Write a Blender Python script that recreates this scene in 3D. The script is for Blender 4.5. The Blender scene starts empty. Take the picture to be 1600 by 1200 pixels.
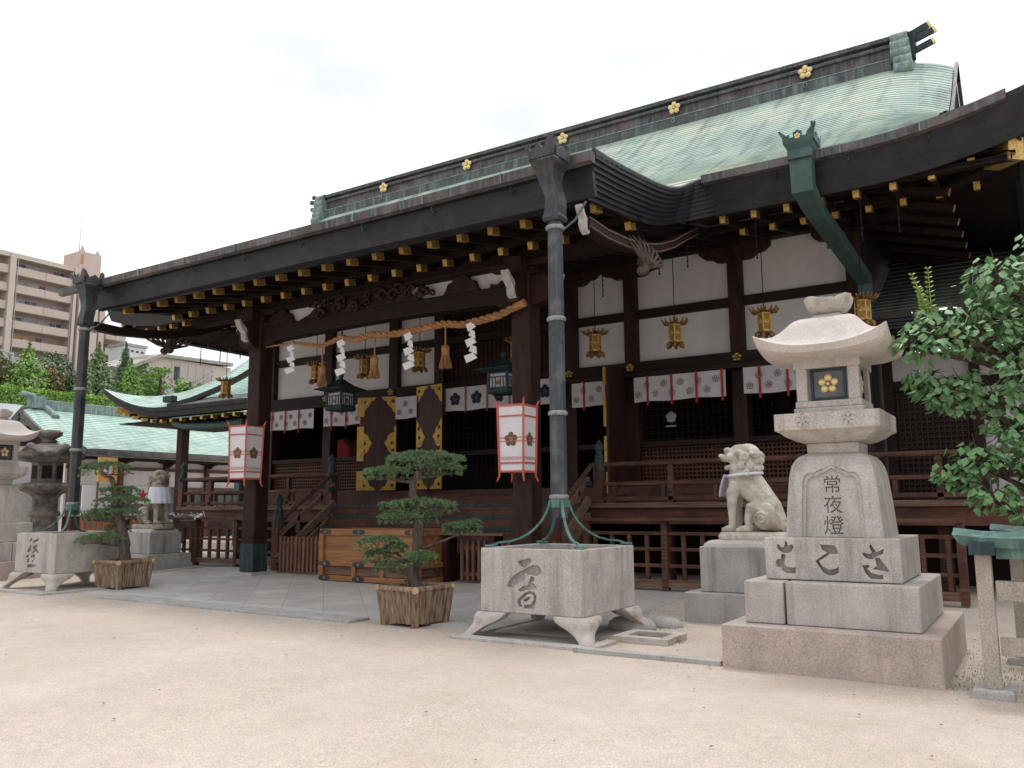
import bpy, bmesh, math, random
from mathutils import Vector, Matrix, noise
import numpy as np
R = math.radians
random.seed(7)
SC = bpy.context.scene
COL = SC.collection
C0 = -11.05          # centre line of the hall
# ------------------------------------------------------------------ camera
cd = bpy.data.cameras.new('camera'); cam = bpy.data.objects.new('camera', cd); COL.objects.link(cam)
cd.sensor_width = 36.0; cd.lens = 36.0 * 1305 / 1600; cd.clip_start = .05; cd.clip_end = 3000
yaw, pit, rol = R(32.5), R(8.32), R(-0.405)
F = Vector((-math.sin(yaw) * math.cos(pit), math.cos(yaw) * math.cos(pit), math.sin(pit)))
r0 = Vector((math.cos(yaw), math.sin(yaw), 0)); u0 = r0.cross(F)
rr = r0 * math.cos(rol) + u0 * math.sin(rol); uu = -r0 * math.sin(rol) + u0 * math.cos(rol)
mw = Matrix((rr, uu, -F)).transposed().to_4x4(); mw.translation = Vector((0, 0, 1.55))
cam.matrix_world = mw
SC.camera = cam
# ------------------------------------------------------------------ world
W = bpy.data.worlds.new('World'); SC.world = W; W.use_nodes = True
nt = W.node_tree; nt.nodes.clear()
SUN_EL, SUN_AZ = 72, 12       # behind the hall, azimuth left of +Y
sky = nt.nodes.new('ShaderNodeTexSky'); sky.sky_type = 'NISHITA'; sky.sun_disc = False
sky.sun_elevation = R(SUN_EL); sky.sun_rotation = R(-SUN_AZ)
b1 = nt.nodes.new('ShaderNodeBackground'); b1.inputs[1].default_value = .12
nt.links.new(sky.outputs[0], b1.inputs[0])
b2 = nt.nodes.new('ShaderNodeBackground'); b2.inputs[1].default_value = 1.0
tc = nt.nodes.new('ShaderNodeTexCoord'); mp = nt.nodes.new('ShaderNodeMapping'); mp.inputs['Scale'].default_value = (1.6, 1.6, 4.2)
mp.inputs['Location'].default_value = (.35, .2, .1)
nz = nt.nodes.new('ShaderNodeTexNoise'); nz.inputs['Scale'].default_value = 1.7; nz.inputs['Detail'].default_value = 6; nz.inputs['Roughness'].default_value = .55
nt.links.new(tc.outputs['Generated'], mp.inputs[0]); nt.links.new(mp.outputs[0], nz.inputs['Vector'])
cr = nt.nodes.new('ShaderNodeValToRGB'); cr.color_ramp.elements[0].position = .34; cr.color_ramp.elements[0].color = (.60, .63, .68, 1)
cr.color_ramp.elements[1].position = .50; cr.color_ramp.elements[1].color = (1.04, 1.04, 1.04, 1)
nt.links.new(nz.outputs[0], cr.inputs[0])
# overcast sky: brightest overhead and on the sun's side, dimmer at the horizon and behind the camera
sx = nt.nodes.new('ShaderNodeSeparateXYZ'); nt.links.new(tc.outputs['Generated'], sx.inputs[0])
def mth(op, a, b):
    q = nt.nodes.new('ShaderNodeMath'); q.operation = op
    for i, v in enumerate((a, b)):
        if isinstance(v, (int, float)): q.inputs[i].default_value = v
        else: nt.links.new(v, q.inputs[i])
    return q.outputs[0]
up_ = mth('ADD', mth('MULTIPLY', mth('MAXIMUM', sx.outputs[2], 0.0), .80), .66)
az_ = mth('ADD', mth('MULTIPLY', sx.outputs[1], .27), 1.0)
b2s = mth('MULTIPLY', mth('MULTIPLY', up_, az_), 1.0)
nt.links.new(b2s, b2.inputs[1]); nt.links.new(cr.outputs[0], b2.inputs[0])
mx = nt.nodes.new('ShaderNodeMixShader'); mx.inputs[0].default_value = .93
nt.links.new(b1.outputs[0], mx.inputs[1]); nt.links.new(b2.outputs[0], mx.inputs[2])
wo = nt.nodes.new('ShaderNodeOutputWorld'); nt.links.new(mx.outputs[0], wo.inputs[0])
# ------------------------------------------------------------------ sun
sl = bpy.data.lights.new('sun', 'SUN'); sl.energy = 1.0; sl.angle = R(11); sl.color = (1, .96, .9)
so = bpy.data.objects.new('sun', sl); COL.objects.link(so)
sv = Vector((-math.sin(R(SUN_AZ)) * math.cos(R(SUN_EL)), math.cos(R(SUN_AZ)) * math.cos(R(SUN_EL)), math.sin(R(SUN_EL))))
so.rotation_euler = sv.to_track_quat('Z', 'Y').to_euler(); so.location = (0, 0, 40)
SC.view_settings.view_transform = 'Standard'; SC.view_settings.look = 'None'; SC.view_settings.exposure = 0.41; SC.view_settings.gamma = 1
SC.cycles.max_bounces = 8; SC.cycles.diffuse_bounces = 5

# ------------------------------------------------------------------ materials
def mat(name, col, col2=None, sc=4, det=5, rough=.8, metal=0, bump=0, bsc=40, stretch=(1, 1, 1), streak=0, streak_col=None, speck=0, mott=0, spec=.4, blot=0, blot_col=None, ramp=(.35, .65)):
    m = bpy.data.materials.new(name); m.use_nodes = True; n = m.node_tree; L = n.links.new
    bs = n.nodes['Principled BSDF']; bs.inputs['Roughness'].default_value = rough; bs.inputs['Metallic'].default_value = metal
    bs.inputs['Specular IOR Level'].default_value = spec
    tc = n.nodes.new('ShaderNodeTexCoord'); mp = n.nodes.new('ShaderNodeMapping'); mp.inputs['Scale'].default_value = stretch
    L(tc.outputs['Object'], mp.inputs[0])
    def nois(s, d=5, src=mp, r=.6):
        q = n.nodes.new('ShaderNodeTexNoise'); q.inputs['Scale'].default_value = s; q.inputs['Detail'].default_value = d; q.inputs['Roughness'].default_value = r
        L(src.outputs[0] if src is not tc else tc.outputs['Object'], q.inputs['Vector']); return q
    def rmp(src, a, b, ca=(0, 0, 0, 1), cb=(1, 1, 1, 1)):
        q = n.nodes.new('ShaderNodeValToRGB'); e = q.color_ramp.elements
        e[0].position = a; e[1].position = b; e[0].color = ca; e[1].color = cb; L(src, q.inputs[0]); return q
    def mix(f, a, b, mode='MIX'):
        q = n.nodes.new('ShaderNodeMix'); q.data_type = 'RGBA'; q.blend_type = mode
        if isinstance(f, float): q.inputs[0].default_value = f
        else: L(f, q.inputs[0])
        for s, i in ((a, 6), (b, 7)):
            if isinstance(s, tuple): q.inputs[i].default_value = s if len(s) == 4 else s + (1,)
            else: L(s, q.inputs[i])
        return q.outputs[2]
    col2 = col2 or tuple(c * .75 for c in col)
    base = rmp(nois(sc, det).outputs[0], ramp[0], ramp[1], col2 + (1,), col + (1,)).outputs[0]
    if blot:
        base = mix(rmp(nois(blot, 6, tc, .65).outputs[0], .48, .62).outputs[0], base, blot_col)
    if streak:
        mp2 = n.nodes.new('ShaderNodeMapping'); mp2.inputs['Scale'].default_value = (streak, streak, streak * .07); L(tc.outputs['Object'], mp2.inputs[0])
        base = mix(rmp(nois(1, 5, mp2, .6).outputs[0], .5, .72).outputs[0], base, streak_col or tuple(c * .5 for c in col))
    if speck:
        sp = rmp(nois(85, 3, tc, .75).outputs[0], .36, .64, (1 - speck,) * 3 + (1,), (1 + speck * .5,) * 3 + (1,)).outputs[0]
        base = mix(1.0, base, sp, 'MULTIPLY')
    if mott:
        for s_, a_ in ((11, mott), (32, mott * .9), (3.1, mott * .5)):
            base = mix(1.0, base, rmp(nois(s_, 4, tc, .7).outputs[0], .35, .65, (1 - a_,) * 3 + (1,), (1 + a_ * .35,) * 3 + (1,)).outputs[0], 'MULTIPLY')
    L(base, bs.inputs['Base Color'])
    if bump:
        bm_ = n.nodes.new('ShaderNodeBump'); bm_.inputs['Strength'].default_value = bump; bm_.inputs['Distance'].default_value = .02
        L(nois(bsc, 4, mp).outputs[0], bm_.inputs['Height']); L(bm_.outputs[0], bs.inputs['Normal'])
    return m

M = {}
M['sand'] = mat('sand', (.65, .56, .49), (.54, .45, .385), sc=.55, det=10, rough=.95, bump=.9, bsc=24, speck=.30, mott=.075, blot=1.3, blot_col=(.60, .505, .44), spec=.1)
M['granite'] = mat('granite', (.62, .57, .53), (.50, .46, .43), mott=.06, sc=3, speck=.3, rough=.85, bump=.3, bsc=90, streak=9, streak_col=(.38, .34, .31), spec=.2)
M['granite_pink'] = mat('granite_pink', (.60, .49, .44), (.50, .41, .37), mott=.05, streak=5, streak_col=(.44, .37, .33), sc=2.5, speck=.28, rough=.85, bump=.3, bsc=90, blot=1.8, blot_col=(.46, .40, .36), spec=.2)
M['granite_grey'] = mat('granite_grey', (.50, .485, .465), (.40, .385, .37), sc=3, speck=.25, rough=.85, bump=.3, bsc=90, streak=6, streak_col=(.27, .26, .25), spec=.2)
M['granite_pale'] = mat('granite_pale', (.66, .61, .56), (.50, .46, .42), sc=5, speck=.2, rough=.85, bump=.4, bsc=60, blot=5, blot_col=(.42, .38, .34), spec=.2)
M['granite_speck'] = mat('granite_speck', (.56, .50, .43), (.45, .40, .34), sc=6, speck=.34, rough=.85, bump=.5, bsc=120, blot=2.4, blot_col=(.40, .36, .31), spec=.2)
M['cap_stone'] = mat('cap_stone', (.68, .62, .58), (.60, .54, .50), sc=2.2, speck=.20, rough=.85, bump=.3, bsc=60, blot=3, blot_col=(.56, .51, .47), spec=.2)
M['old_stone'] = mat('old_stone', (.32, .28, .25), (.15, .135, .125), sc=4, speck=.3, rough=.95, bump=.7, bsc=30, blot=3, blot_col=(.10, .092, .085), spec=.1)
M['lion_stone'] = mat('lion_stone', (.70, .65, .58), (.47, .43, .375), sc=4, speck=.2, rough=.9, bump=.25, bsc=50, blot=5, blot_col=(.44, .385, .32), spec=.1, ramp=(.3, .55))
M['lion_stone_grey'] = mat('lion_stone_grey', (.52, .47, .40), (.34, .30, .25), sc=6, speck=.2, rough=.9, bump=.5, bsc=50, blot=7, blot_col=(.24, .21, .17), spec=.1)
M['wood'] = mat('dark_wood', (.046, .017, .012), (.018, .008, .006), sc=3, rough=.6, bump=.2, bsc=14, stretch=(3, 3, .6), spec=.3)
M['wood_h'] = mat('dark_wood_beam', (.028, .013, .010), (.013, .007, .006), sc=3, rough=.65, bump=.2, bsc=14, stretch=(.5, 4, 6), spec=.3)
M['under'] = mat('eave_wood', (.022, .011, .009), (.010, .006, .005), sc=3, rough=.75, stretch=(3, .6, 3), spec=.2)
M['wood_red'] = mat('red_wood', (.15, .054, .031), (.07, .027, .018), sc=2.5, rough=.55, bump=.25, bsc=16, stretch=(.5, 5, 7), streak=0, spec=.35, blot=2, blot_col=(.06, .025, .018))
M['wood_worn'] = mat('worn_wood', (.165, .084, .058), (.075, .036, .027), sc=3, rough=.75, bump=.35, bsc=16, stretch=(.5, 5, 8), blot=2.2, blot_col=(.075, .04, .03), spec=.2)
M['wood_grey'] = mat('grey_wood', (.24, .155, .115), (.12, .07, .05), sc=3, rough=.85, bump=.4, bsc=16, stretch=(.4, 5, 9), spec=.15)
M['picket'] = mat('picket_wood', (.26, .14, .095), (.13, .065, .045), sc=3, rough=.75, bump=.35, bsc=16, stretch=(6, 5, .7), spec=.2)
M['box_wood'] = mat('box_wood', (.39, .18, .07), (.20, .09, .038), sc=2.2, rough=.5, bump=.15, bsc=10, stretch=(.5, 4, 6), spec=.35, blot=1.6, blot_col=(.30, .11, .035))
M['door_wood'] = mat('door_wood', (.060, .022, .014), (.03, .012, .009), sc=3, rough=.5, stretch=(4, 4, .5), spec=.3)
M['log'] = mat('log_bark', (.44, .32, .22), (.15, .10, .075), sc=4, rough=.95, bump=.9, bsc=20, stretch=(5, 5, .9), spec=.1)
M['log_end'] = mat('log_end', (.55, .36, .20), (.42, .26, .14), sc=9, rough=.85)
M['plaster'] = mat('plaster', (.72, .705, .715), (.64, .63, .64), sc=1.2, rough=.9, blot=.9, blot_col=(.63, .61, .62), streak=2.2, streak_col=(.60, .58, .585), spec=.1)
M['gold'] = mat('gold', (.68, .47, .17), (.44, .28, .09), sc=22, rough=.38, metal=.75, bump=.5, bsc=60)
M['gold_bright'] = mat('gold_bright', (.88, .72, .40), (.76, .60, .28), sc=12, rough=.42, metal=.45)
M['gold_paint'] = mat('gilt_corner', (.46, .28, .065), (.30, .18, .04), sc=9, rough=.4, metal=.5)
M['brass_old'] = mat('old_brass', (.46, .29, .09), (.20, .12, .045), sc=26, rough=.42, metal=.8, bump=.8, bsc=60)
M['teal'] = mat('teal_copper', (.032, .058, .064), (.018, .032, .038), sc=5, rough=.6, metal=.2, bump=.15, streak=12, streak_col=(.06, .10, .10))
M['verdigris'] = mat('verdigris', (.16, .31, .26), (.075, .17, .15), sc=6, rough=.7, metal=.1, bump=.2, streak=14, streak_col=(.05, .10, .095))
M['duct'] = mat('green_duct', (.075, .135, .125), (.045, .09, .087), sc=3, rough=.55, metal=.2, streak=8, streak_col=(.05, .10, .09))
M['copper_brown'] = mat('brown_copper', (.115, .098, .100), (.062, .054, .058), sc=3, rough=.55, metal=.3, streak=14, streak_col=(.13, .20, .20), blot=2.2, blot_col=(.17, .13, .13))
M['copper_pale'] = mat('pale_copper', (.22, .31, .30), (.12, .17, .17), sc=5, rough=.65, metal=.1, streak=12, streak_col=(.34, .44, .42))
M['ridge_side'] = mat('ridge_side', (.10, .11, .11), (.065, .07, .072), sc=3, rough=.55, metal=.2, streak=7, streak_col=(.19, .28, .27))
M['verdigris_dull'] = mat('dull_verdigris', (.105, .19, .17), (.05, .10, .095), sc=6, rough=.7, metal=.1, bump=.2, streak=10, streak_col=(.17, .31, .27))
M['carved'] = mat('carved_wood', (.13, .095, .08), (.06, .042, .035), sc=12, rough=.8)
M['moss'] = mat('weed_blades', (.16, .24, .07), (.07, .12, .04))
M['pipe'] = mat('pipe_copper', (.052, .058, .066), (.028, .032, .038), sc=2.5, rough=.5, metal=.35, blot=3, blot_col=(.075, .07, .072), streak=16, streak_col=(.08, .078, .08))
M['pipe_pale'] = mat('pipe_worn', (.068, .080, .096), (.04, .047, .057), sc=2.5, rough=.55, metal=.3, blot=4, blot_col=(.12, .12, .13), streak=16, streak_col=(.13, .125, .13))
M['fascia'] = mat('eave_board', (.021, .024, .031), (.011, .013, .017), sc=2.5, rough=.5, metal=.1, stretch=(.6, .6, 6), blot=2.5, blot_col=(.030, .028, .033))
M['band'] = mat('pipe_ring', (.33, .34, .33), (.20, .215, .215), sc=20, rough=.6, metal=.3)
M['red'] = mat('red_lacquer', (.62, .14, .10), (.50, .10, .075), sc=9, rough=.5)
M['redband'] = mat('red_cloth', (.42, .035, .045), (.30, .025, .035), sc=20, rough=.85)
M['paper'] = mat('lantern_paper', (.82, .80, .82), (.77, .75, .77), sc=5, rough=.8)
M['paper_pink'] = mat('pink_print', (.72, .42, .42), (.66, .36, .37), sc=30, rough=.8)
M['bronzeprint'] = mat('bronze_print', (.20, .12, .06), (.15, .09, .05), sc=20, rough=.7)
M['cloth'] = mat('white_cloth', (.60, .58, .60), (.52, .51, .53), sc=4, rough=.9, bump=.3, bsc=9)
M['bib'] = mat('bib_cloth', (.78, .80, .90), (.70, .72, .84), sc=6, rough=.9, bump=.2, bsc=20)
M['crestdark'] = mat('crest_blue', (.018, .022, .045), rough=.8)
M['crestpink'] = mat('crest_plum', (.27, .11, .12), rough=.85)
M['straw'] = mat('straw', (.50, .27, .12), (.30, .15, .06), sc=9, rough=.9, bump=.8, bsc=70)
M['shide'] = mat('white_paper', (.84, .84, .87), (.78, .78, .82), sc=5, rough=.8)
M['chain'] = mat('black_chain', (.016, .014, .014), rough=.5, metal=.4, spec=.3)
M['greyend'] = mat('white_painted_end', (.55, .53, .51), (.40, .385, .38), sc=14, rough=.8)
M['lattice'] = mat('lattice_wood', (.05, .019, .013), (.028, .012, .009), sc=5, rough=.6)
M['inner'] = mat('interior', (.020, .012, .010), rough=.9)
M['glassy'] = mat('lantern_pane', (.55, .55, .60), (.4, .4, .46), sc=8, rough=.4)
M['bark'] = mat('pine_bark', (.17, .13, .105), (.055, .042, .036), sc=7, rough=.95, bump=1, bsc=30, stretch=(3, 3, .8))
M['bark2'] = mat('tree_bark', (.11, .075, .055), (.045, .032, .026), sc=7, rough=.95, bump=.8, bsc=30)
def leafmat(name, a, b, rough=.55, sc=3):
    m = mat(name, a, b, sc=sc, det=4, rough=rough, ramp=(.3, .7), spec=.35); return m
M['pine'] = leafmat('pine_needles', (.23, .34, .16), (.06, .12, .06), sc=26)
M['leaf'] = leafmat('broad_leaves', (.22, .38, .17), (.08, .19, .07), rough=.5, sc=14)
M['leaf_new'] = leafmat('young_leaves', (.28, .38, .10), (.18, .28, .06))
M['bg_dark'] = leafmat('dark_foliage', (.13, .21, .09), (.055, .10, .05), sc=1.5)
M['bg_mid'] = leafmat('mid_foliage', (.18, .29, .10), (.075, .14, .05), sc=1.5)
M['bg_lime'] = leafmat('bright_foliage', (.25, .42, .09), (.12, .24, .05), sc=1.5)
M['bg_rust'] = leafmat('rusty_foliage', (.24, .20, .09), (.13, .11, .05), sc=1.2)
M['hedge'] = leafmat('hedge_leaves', (.34, .55, .10), (.16, .30, .05), sc=1)
M['apt'] = mat('apartment_tile', (.46, .36, .33), (.41, .32, .295), sc=.6, rough=.8)
M['apt_rail'] = mat('balcony_tile', (.60, .48, .44), (.56, .445, .41), sc=.6, rough=.8)
M['apt_pillar'] = mat('pale_tile', (.63, .52, .48), (.59, .485, .45), sc=.6, rough=.8)
M['apt_dark'] = mat('window_glass', (.10, .11, .12), (.05, .055, .06), sc=.8, rough=.2)
M['apt_blind'] = mat('window_blind', (.45, .45, .47), (.30, .31, .33), sc=1, rough=.6)
M['apt_amber'] = mat('amber_blind', (.50, .32, .14), (.42, .26, .11), sc=1, rough=.6)
M['white_wall'] = mat('white_wall', (.74, .75, .77), (.66, .67, .69), sc=1, rough=.85)
M['signyellow'] = mat('yellow_board', (.72, .44, .13), (.62, .36, .10), sc=6, rough=.7)
M['signred'] = mat('red_mark', (.55, .03, .04), rough=.7)
M['orangefence'] = mat('orange_board', (.36, .16, .07), (.22, .09, .045), sc=2, rough=.8, stretch=(4, 4, .6))
M['grass'] = leafmat('bank_grass', (.12, .2, .05), (.06, .12, .03), sc=.5)
M['rail'] = mat('steel_rail', (.45, .47, .50), rough=.4, metal=.6)
M['concrete'] = mat('concrete', (.42, .40, .38), (.33, .315, .30), sc=1, rough=.9)

def paving_mat():
    m = mat('paving_stone', (.50, .475, .455), (.42, .40, .385), sc=1.2, det=8, rough=.85, speck=.15, blot=1.1, blot_col=(.53, .51, .485), spec=.2)
    n = m.node_tree; L = n.links.new; bs = n.nodes['Principled BSDF']
    src = bs.inputs['Base Color'].links[0].from_socket
    tc = n.nodes.new('ShaderNodeTexCoord'); mp = n.nodes.new('ShaderNodeMapping'); mp.inputs['Rotation'].default_value = (0, 0, R(45)); L(tc.outputs['Object'], mp.inputs[0])
    br = n.nodes.new('ShaderNodeTexBrick'); br.inputs['Scale'].default_value = 1; br.inputs['Brick Width'].default_value = .62; br.inputs['Row Height'].default_value = .62
    br.offset = 0; br.inputs['Mortar Size'].default_value = .009; br.inputs['Color1'].default_value = (1, 1, 1, 1); br.inputs['Color2'].default_value = (.86, .85, .85, 1); br.inputs['Mortar'].default_value = (.76, .74, .71, 1)
    br.inputs['Bias'].default_value = 0
    L(mp.outputs[0], br.inputs[0]); q = n.nodes.new('ShaderNodeMix'); q.data_type = 'RGBA'; q.blend_type = 'MULTIPLY'; q.inputs[0].default_value = 1
    L(src, q.inputs[6]); L(br.outputs[0], q.inputs[7]); L(q.outputs[2], bs.inputs['Base Color'])
    return m
M['paving'] = paving_mat()
def roof_mat(name, a, b, c, d):
    # patinated copper: pale green, streaked down the slope, each shingle its own tone
    m = mat(name, a, b, sc=.7, det=9, rough=.6, metal=0, blot=.5, blot_col=c, spec=.4)
    n = m.node_tree; L = n.links.new; bs = n.nodes['Principled BSDF']; src = bs.inputs['Base Color'].links[0].from_socket
    tc = n.nodes.new('ShaderNodeTexCoord')
    mp = n.nodes.new('ShaderNodeMapping'); mp.inputs['Scale'].default_value = (2.2, .33, .33); L(tc.outputs['Object'], mp.inputs[0])
    nz = n.nodes.new('ShaderNodeTexNoise'); nz.inputs['Scale'].default_value = 1.6; nz.inputs['Detail'].default_value = 7; L(mp.outputs[0], nz.inputs[0])
    cr = n.nodes.new('ShaderNodeValToRGB'); cr.color_ramp.elements[0].position = .50; cr.color_ramp.elements[1].position = .70; L(nz.outputs[0], cr.inputs[0])
    q = n.nodes.new('ShaderNodeMix'); q.data_type = 'RGBA'; L(cr.outputs[0], q.inputs[0]); L(src, q.inputs[6]); q.inputs[7].default_value = d + (1,)
    mp3 = n.nodes.new('ShaderNodeMapping'); mp3.inputs['Scale'].default_value = (2.2, 6.5, 0); L(tc.outputs['Object'], mp3.inputs[0])
    vo = n.nodes.new('ShaderNodeTexWhiteNoise'); fl = n.nodes.new('ShaderNodeVectorMath'); fl.operation = 'FLOOR'; L(mp3.outputs[0], fl.inputs[0]); L(fl.outputs[0], vo.inputs[0])
    rm = n.nodes.new('ShaderNodeMapRange'); rm.inputs['To Min'].default_value = .86; rm.inputs['To Max'].default_value = 1.1; L(vo.outputs['Value'], rm.inputs[0])
    q2 = n.nodes.new('ShaderNodeMix'); q2.data_type = 'RGBA'; q2.blend_type = 'MULTIPLY'; q2.inputs[0].default_value = 1; L(q.outputs[2], q2.inputs[6]); L(rm.outputs[0], q2.inputs[7])
    L(q2.outputs[2], bs.inputs['Base Color']); return m
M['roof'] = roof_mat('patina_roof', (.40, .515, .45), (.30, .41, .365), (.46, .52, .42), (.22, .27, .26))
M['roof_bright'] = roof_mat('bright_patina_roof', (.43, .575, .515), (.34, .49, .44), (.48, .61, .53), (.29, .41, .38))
M['roof_dim'] = roof_mat('dark_patina_roof', (.10, .115, .105), (.065, .08, .075), (.11, .12, .10), (.05, .055, .05))  # dark copper tone; the pavilion's lower roof has its shade in this colour

# ------------------------------------------------------------------ object helpers
ORG = {}
def org(o):
    return ORG.get(o.name, Vector((0, 0, 0))) if o else Vector((0, 0, 0))
def tag(o, label=None, cat=None, group=None, kind=None):
    if label: o['label'] = label
    if cat: o['category'] = cat
    if group: o['group'] = group
    if kind: o['kind'] = kind
    return o
def thing(name, label, cat, loc=(0, 0, 0), group=None):
    o = bpy.data.objects.new(name, None); COL.objects.link(o); o.location = loc; o.empty_display_size = .2
    ORG[o.name] = Vector(loc)
    return tag(o, label, cat, group)
def copy_tree(o, parent=None, name=None):
    c = o.copy(); COL.objects.link(c)
    if parent is not None: c.parent = parent
    for ch in list(o.children): copy_tree(ch, c)
    return c
def place(o, loc, label, rz=None, scale=None):
    c = copy_tree(o); c.location = loc; c['label'] = label
    if rz is not None: c.rotation_euler = (0, 0, rz)
    if scale: c.scale = (scale,) * 3
    return c

class MB:
    def __init__(s): s.v = []; s.f = []; s.sm = []; s.mi = []; s.cur = 0
    def add(s, vs, fs, smooth=False):
        b = len(s.v); s.v += [tuple(p) for p in vs]; s.f += [tuple(i + b for i in f) for f in fs]; s.sm += [smooth] * len(fs); s.mi += [s.cur] * len(fs); return s
    def box(s, x0, x1, y0, y1, z0, z1):
        return s.add([(x, y, z) for x in (x0, x1) for y in (y0, y1) for z in (z0, z1)],
              [(0, 1, 3, 2), (4, 6, 7, 5), (0, 4, 5, 1), (2, 3, 7, 6), (0, 2, 6, 4), (1, 5, 7, 3)])
    def taper(s, c, z0, z1, hx0, hy0, hx1, hy1):
        x, y = c; v = [(x + a * hx0, y + b * hy0, z0) for a, b in ((-1, -1), (1, -1), (1, 1), (-1, 1))] + [(x + a * hx1, y + b * hy1, z1) for a, b in ((-1, -1), (1, -1), (1, 1), (-1, 1))]
        return s.add(v, [(3, 2, 1, 0), (4, 5, 6, 7), (0, 1, 5, 4), (1, 2, 6, 5), (2, 3, 7, 6), (3, 0, 4, 7)])
    def bar(s, p, q, w, h, up=(0, 0, 1), w2=None, h2=None):
        p = Vector(p); q = Vector(q); d = (q - p).normalized(); up = Vector(up)
        if abs(d.dot(up)) > .98: up = Vector((0, 1, 0))
        a = d.cross(up).normalized(); b = a.cross(d).normalized(); w2 = w2 or w; h2 = h2 or h
        v = [p + a * i * w / 2 + b * j * h / 2 for i, j in ((-1, -1), (1, -1), (1, 1), (-1, 1))] + [q + a * i * w2 / 2 + b * j * h2 / 2 for i, j in ((-1, -1), (1, -1), (1, 1), (-1, 1))]
        return s.add(v, [(3, 2, 1, 0), (4, 5, 6, 7), (0, 1, 5, 4), (1, 2, 6, 5), (2, 3, 7, 6), (3, 0, 4, 7)])
    def tube(s, pts, rad, n=8, smooth=True, cap=True, sx=1, sy=1):
        pts = [Vector(p) for p in pts]; k = len(pts); rad = rad if isinstance(rad, (list, tuple)) else [rad] * k
        vs = []; ref = None
        for i, p in enumerate(pts):
            d = (pts[min(i + 1, k - 1)] - pts[max(i - 1, 0)]).normalized()
            if ref is None: ref = Vector((0, 0, 1)) if abs(d.z) < .9 else Vector((1, 0, 0))
            a = d.cross(ref).normalized(); b = a.cross(d).normalized(); ref = b
            for j in range(n):
                t = 2 * math.pi * (j + .5) / n; vs.append(p + (a * math.cos(t) * sx + b * math.sin(t) * sy) * rad[i])
        fs = [(i * n + j, i * n + (j + 1) % n, (i + 1) * n + (j + 1) % n, (i + 1) * n + j) for i in range(k - 1) for j in range(n)]
        s.add(vs, fs, smooth)
        if cap: s.add(vs[:n], [tuple(range(n))[::-1]]); s.add(vs[-n:], [tuple(range(n))])
        return s
    def lathe(s, c, prof, n=24, smooth=True, phase=0, sq=None, cap=True):
        # prof: list of (r, z); sq: list of points of a unit cross-section instead of a circle
        cs = sq or [(math.cos(2 * math.pi * (j + phase) / n), math.sin(2 * math.pi * (j + phase) / n)) for j in range(n)]; n = len(cs)
        vs = [(c[0] + a * r, c[1] + b * r, c[2] + z) for r, z in prof for a, b in cs]
        fs = [(i * n + j, i * n + (j + 1) % n, (i + 1) * n + (j + 1) % n, (i + 1) * n + j) for i in range(len(prof) - 1) for j in range(n)]
        s.add(vs, fs, smooth)
        if cap: s.add(vs[:n], [tuple(range(n))[::-1]]); s.add(vs[-n:], [tuple(range(n))])
        return s
    def prism(s, poly, fn, d0, d1, smooth=False):
        # fn(a, b, d) -> point
        n = len(poly); vs = [fn(a, b, d0) for a, b in poly] + [fn(a, b, d1) for a, b in poly]
        return s.add(vs, [tuple(range(n))[::-1], tuple(range(n, 2 * n))] + [(j, (j + 1) % n, n + (j + 1) % n, n + j) for j in range(n)], smooth)
    def ball(s, c, r, n=12, m=8, rot=None):
        r = r if isinstance(r, (tuple, list)) else (r, r, r); c = Vector(c); vs = []
        for i in range(1, m):
            ph = math.pi * i / m
            for j in range(n):
                th = 2 * math.pi * j / n; p = Vector((r[0] * math.sin(ph) * math.cos(th), r[1] * math.sin(ph) * math.sin(th), r[2] * math.cos(ph)))
                vs.append(c + (rot @ p if rot else p))
        t = Vector((0, 0, r[2])); vs += [c + (rot @ t if rot else t), c - (rot @ t if rot else t)]; T = len(vs) - 2; B = T + 1
        fs = [(i * n + j, (i + 1) * n + j, (i + 1) * n + (j + 1) % n, i * n + (j + 1) % n) for i in range(m - 2) for j in range(n)]
        fs += [(T, j, (j + 1) % n) for j in range(n)] + [(B, (m - 2) * n + (j + 1) % n, (m - 2) * n + j) for j in range(n)]
        return s.add(vs, fs, True)
    def grid(s, rows, smooth=True):
        n = len(rows[0]); vs = [p for r in rows for p in r]
        return s.add(vs, [(i * n + j, i * n + j + 1, (i + 1) * n + j + 1, (i + 1) * n + j) for i in range(len(rows) - 1) for j in range(n - 1)], smooth)
    def build(s, name, m, parent=None, bevel=0, fix=True, mods=None):
        me = bpy.data.meshes.new(name); o = org(parent)
        me.from_pydata([(p[0] - o[0], p[1] - o[1], p[2] - o[2]) for p in s.v], [], s.f)
        ms = m if isinstance(m, (list, tuple)) else [m]
        for q in ms: me.materials.append(M[q] if isinstance(q, str) else q)
        me.polygons.foreach_set('use_smooth', s.sm)
        if len(ms) > 1: me.polygons.foreach_set('material_index', s.mi)
        me.update()
        if fix:
            b = bmesh.new(); b.from_mesh(me); bmesh.ops.recalc_face_normals(b, faces=b.faces); b.to_mesh(me); b.free()
        ob = bpy.data.objects.new(name, me); COL.objects.link(ob)
        if parent: ob.parent = parent
        ORG[ob.name] = org(parent)
        if bevel:
            bv = ob.modifiers.new('bevel', 'BEVEL'); bv.width = bevel; bv.segments = 2; bv.limit_method = 'ANGLE'; bv.angle_limit = R(40)
        return ob
def structure(o): o['kind'] = 'structure'; return o
def smooth01(t): t = max(0, min(1, t)); return t * t * (3 - 2 * t)
def gz(x, y):
    s1 = max(0, min(1, (-x - 5) / 11.5)); s2 = smooth01((y - 9.5) / 3.7)
    return .05 * s1 + .12 * s2
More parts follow.
